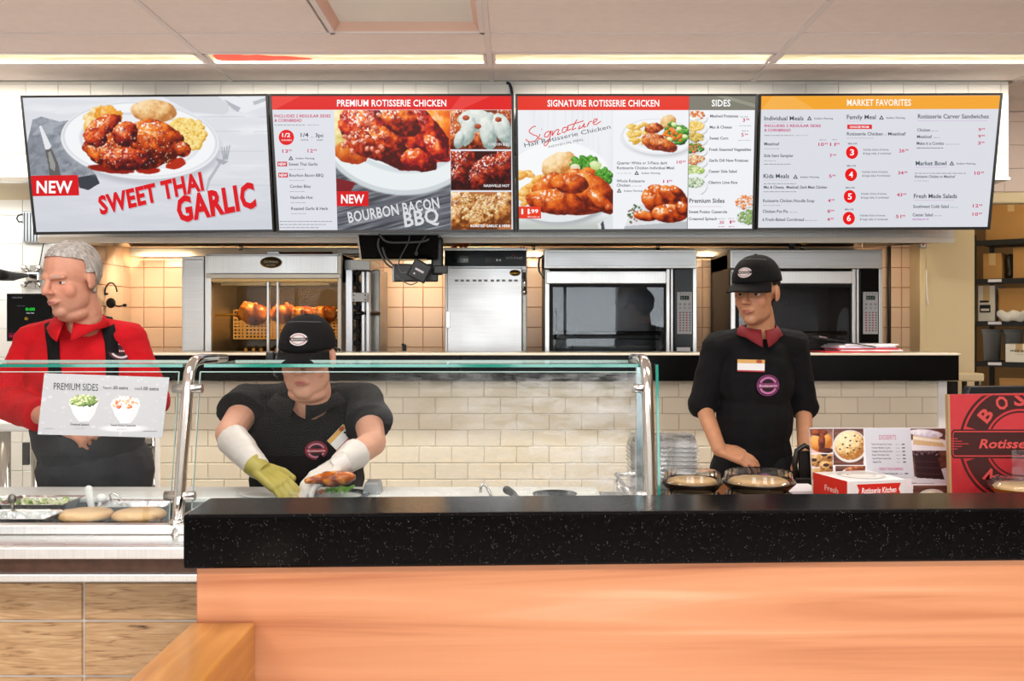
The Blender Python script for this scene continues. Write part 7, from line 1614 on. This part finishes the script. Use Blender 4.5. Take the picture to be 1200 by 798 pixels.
# ---- man in black at the right
D = dict(head=(P(886, 344, 3.76), math.radians(-38), math.radians(6), 0, 1.03), neck=P(888, 390, 3.83), shL=P(840, 403, 3.84), shR=P(931, 401, 3.87), elL=P(823, 474, 3.86), elR=P(942, 476, 3.92), wrL=P(843, 527, 3.70), wrR=P(943, 528, 3.78),
         pelvis=Vector((X(884, 3.86), 3.88, .93)), torso=(.155, .105), arm=.041, hands=[(Vector((.9, -.35, -.28)), Vector((.2, -.5, .8)), -1, .5), (Vector((0, -.35, -.9)), Vector((.6, -.6, .2)), 1, .5)],
         sleeve=(1.08, 1.08), shirt='cloth_black', skin=('c08a68', '9c4f48', '1c1412', .85, .15), seed=1, look=-.1)
r, M, bw, sw, hit, l = build_person('person', 'man in a black shirt and black cap standing at the right, looking to the left', D)
Mi = np.array(M.inverted()); hl = lambda cen: cen @ Mi[:3, :3].T+Mi[:3, 3]
def hair_pred(cen): q = hl(cen); return (np.abs(q[:, 0]) < .09) & (q[:, 2] > -.055) & (q[:, 2] < .13) & (q[:, 1] < .13) & ((q[:, 1] > .028-.25*np.minimum(q[:, 2]-.03, .03)) | ((q[:, 1] > -.012) & (q[:, 2] > .03)))
hm = shell(bw, hair_pred, .004, 'hair', noise=.006, ns=90); paint(hm, lambda c, n_: mixc(np.tile(hexc('14100e'), (len(c), 1)), hexc('2c2220'), f3(c, 200, 1))); solid(obj('hair', hm, 'hair', r), .003)
cap_hat(M, r, .30, .07)
col_r = collar(D['neck']+Vector((0, -.012, .004)), M, mat('collar_red', '7c1620', .8).name, r, .066, .026, .4); col_r['label'] = 'dark red collar'
name_tag(hit, 880, 428.5, r, .02, .10, .046); logo(hit, 899, 451.5, r, 1.35, '8c3c74', 'c87ab0')

# ---- cook in the middle, bent over the counter
D = dict(head=(P(360, 420, 3.17), math.radians(-3), math.radians(9), 0, 1.04), neck=P(361, 468, 3.29), shL=P(292, 466, 3.36), shR=P(427, 464, 3.36), elL=P(268, 509, 3.14), elR=P(437, 519, 3.16), wrL=P(303, 549, 2.97), wrR=P(398, 545, 2.98),
         pelvis=Vector((X(356, 3.42), 3.47, .90)), torso=(.20, .15), arm=.053, hands=[(Vector((.75, -.25, -.45)), Vector((.3, -.4, .8)), -1, .45), (Vector((-.75, -.3, -.42)), Vector((-.3, -.4, .85)), 1, .7)],
         sleeve=(.48, .62), shirt='cloth_black2', skin=('dfa68c', 'b8605c', '4a3024', .6, 0), seed=5, fat=.011)
r, M, bw, sw, hit, l = build_person('person', 'cook in a black cap and polo bending over the serving counter, in the middle', D)
Mi = np.array(M.inverted())
hm = shell(bw, hair_pred, .003, 'hair', noise=.006, ns=90); paint(hm, lambda c, n_: mixc(np.tile(hexc('2a1c16'), (len(c), 1)), hexc('4a342a'), f3(c, 200, 1))); solid(obj('hair', hm, 'hair', r), .003)
cap_hat(M, r, .5, .058, raise_=-.008)
collar(D['neck']+Vector((0, -.014, .0)), M, 'cloth_black', r, .094, .026, .7)
g = G()
for px, py in ((363.5, 487), (361, 471)):
    loc, nn = hit(px, py)
    if loc: G().lathe([(.006, 0), (.0065, .002), (.004, .003), (0, .003)], loc+nn*.001, 16, nn.to_track_quat('Z', 'Y').to_matrix()).build('button', 'white_plastic', r)
ribbon(hit, [(300, 507), (320, 508), (340, 508.5), (360, 508.5), (380, 508), (400, 507), (415, 506)], .006, 'apron_seam', 'cloth_black', r, .002)
zc = Z(509, 3.2)
am = shell(sw, lambda c: (c[:, 2] < zc) & (c[:, 2] > .78) & (c[:, 1] < D['pelvis'].y+.02) & (np.abs(c[:, 0]-D['pelvis'].x) < .21), .004, 'apron'); solid(obj('apron', am, 'cloth_black', r), .003)
name_tag(hit, 398, 513, r, -.75, .075, .05); logo(hit, 370.5, 527, r, 1.05, '9c2438', 'c87890')
# white arm sleeves and gloves
for i, (e, w_, hd, gm, a0) in enumerate(((D['elL'], D['wrL'], D['hands'][0], 'glove_green', .1), (D['elR'], D['wrR'], D['hands'][1], 'glove_white', .45))):
    g = G(); A, B = e.lerp(w_, a0+.05), e.lerp(w_, 1.0); cap_g(g, A, B, .053-.008*a0, .036, 18, flat=True); m2 = fuse(g, 'arm_sleeve', .005, 3); wrinkle(m2, .004, seed=8+i); obj('arm_sleeve', m2, 'glove_white', r, label='loose white plastic glove cuff')
    g = G(); hand_prims(g, w_, hd[0], hd[1], hd[2], hd[3], grow=.0022); cap_g(g, w_-Vector(hd[0]).normalized()*.03, w_+Vector(hd[0]).normalized()*.02, .034, .03, 16, flat=True); m2 = fuse(g, 'glove', .0035, 2); obj('glove', m2, gm, r, label='yellow-green glove' if i == 0 else 'white glove')
# headset on the cook
s1 = M @ Vector((-.092, -.0, -.012)); g = G(); g.tube([M @ Vector((-.088*math.cos(a), .055+.052*math.sin(a), .015)) for a in [PI*k/16 for k in range(17)]], .004); hs = g.build('headset_band', 'black_plastic', r)
G().ell(s1, (.022, .028, .034)).build('earpiece', 'black_plastic', hs); G().box(s1+Vector((-.03, -.035, -.01)), s1+Vector((-.005, -.01, .035))).build('headset_box', 'black_plastic', hs, bevel=.005)
G().tube([s1, s1+Vector((.0, -.05, -.035)), s1+Vector((.02, -.09, -.045))], .003).build('microphone_boom', 'black_plastic', hs)
# chicken in the gloved hand
g = G(); c = P(391, 561, 2.93)
g.ell(c, (.05, .035, .024)); g.ell(c+Vector((.035, 0, .004)), (.032, .028, .02)); cap_g(g, c+Vector((-.04, -.01, 0)), c+Vector((-.075, -.015, -.004)), .016, .009)
me = fuse(g, 'roast_chicken', .004, 3); crumple(me, .003, 60); paint(me, roastcol); me.materials.append(mat_ch); o = obj('roast_chicken', me, None); tag(o, 'piece of brown roast chicken held over the plate in a white glove', 'chicken')

# ---- man in red at the left
D = dict(head=(P(83, 328, 3.26), math.radians(-24), math.radians(12), 0, 1.03), neck=P(96, 380, 3.36), shL=P(38, 396, 3.40), shR=P(152, 392, 3.40), elL=P(6, 470, 3.36), elR=P(178, 468, 3.40), wrL=P(62, 492, 3.14), wrR=P(138, 494, 3.14),
         pelvis=Vector((X(108, 3.4), 3.43, .93)), torso=(.195, .135), arm=.047, hands=[(Vector((.8, -.2, -.2)), Vector((0, -.7, .6)), -1, .9), (Vector((-.8, -.2, -.2)), Vector((0, -.7, .6)), 1, .9)],
         sleeve=(1.75, 1.75), shirt='cloth_red', skin=('d0957c', 'a8605a', '9a948e', .5, .1), seed=9, fat=.004, look=-.2)
r, M, bw, sw, hit, l = build_person('person', 'grey-haired man in a red shirt and dark apron at the left, looking down', D)
Mi = np.array(M.inverted())
def grey_pred(cen): q = hl(cen); return (np.abs(q[:, 0]) < .092) & (q[:, 2] > -.05) & (q[:, 2] < .14) & (q[:, 1] < .13) & ((q[:, 1] > .030) | (q[:, 2] > .062-.34*q[:, 1]) | ((q[:, 1] > -.002) & (q[:, 2] > .02)))
hm = shell(bw, grey_pred, .003, 'hair', noise=.009, ns=60); paint(hm, lambda c, n_: mixc(np.tile(hexc('8f8983'), (len(c), 1)), hexc('cfcac4'), np.clip(f3(c*np.array([1, 1, .4]), 190, 1)*1.8-.4, 0, 1))); solid(obj('hair', hm, 'hair', r), .003)
collar(D['neck']+Vector((0, -.016, .002)), M, 'cloth_red', r, .074, .03, .8)
g = G(); fr = hit(97, 381)
if fr[0]: G().prism([fr[0]+Vector(p) for p in ((-.03, -.008, .018), (.035, -.008, .018), (.012, -.012, -.028), (-.006, -.012, -.028))], (0, .006, 0)).build('undershirt', 'cloth_black', r)
ribbon(hit, [(60, 378), (61, 390), (63, 405), (64, 420), (65, 435), (66, 455), (66, 480), (66, 510)], .042, 'apron_strap', 'cloth_black', r)
ribbon(hit, [(124, 372), (127, 385), (130, 400), (131, 415), (131, 430), (131, 455), (130, 480), (130, 510)], .042, 'apron_strap', 'cloth_black', r)
zc = Z(508, 3.25)
am = shell(sw, lambda c: (c[:, 2] < zc) & (c[:, 2] > .76) & (c[:, 1] < D['pelvis'].y+.06) & (np.abs(c[:, 0]-D['pelvis'].x) < .24), .006, 'apron'); solid(obj('apron', am, 'cloth_charcoal', r), .003)
px_ = Matrix.Translation((0, 0, 0))
g = G().box((D['pelvis'].x-.21, D['pelvis'].y-.16, .55), (D['pelvis'].x+.21, D['pelvis'].y-.152, .86)); g.build('apron_skirt', 'cloth_charcoal', r, bevel=.003)
logo(hit, 140, 412, r, 1.2, '5c1c30', 'd0c0c8')
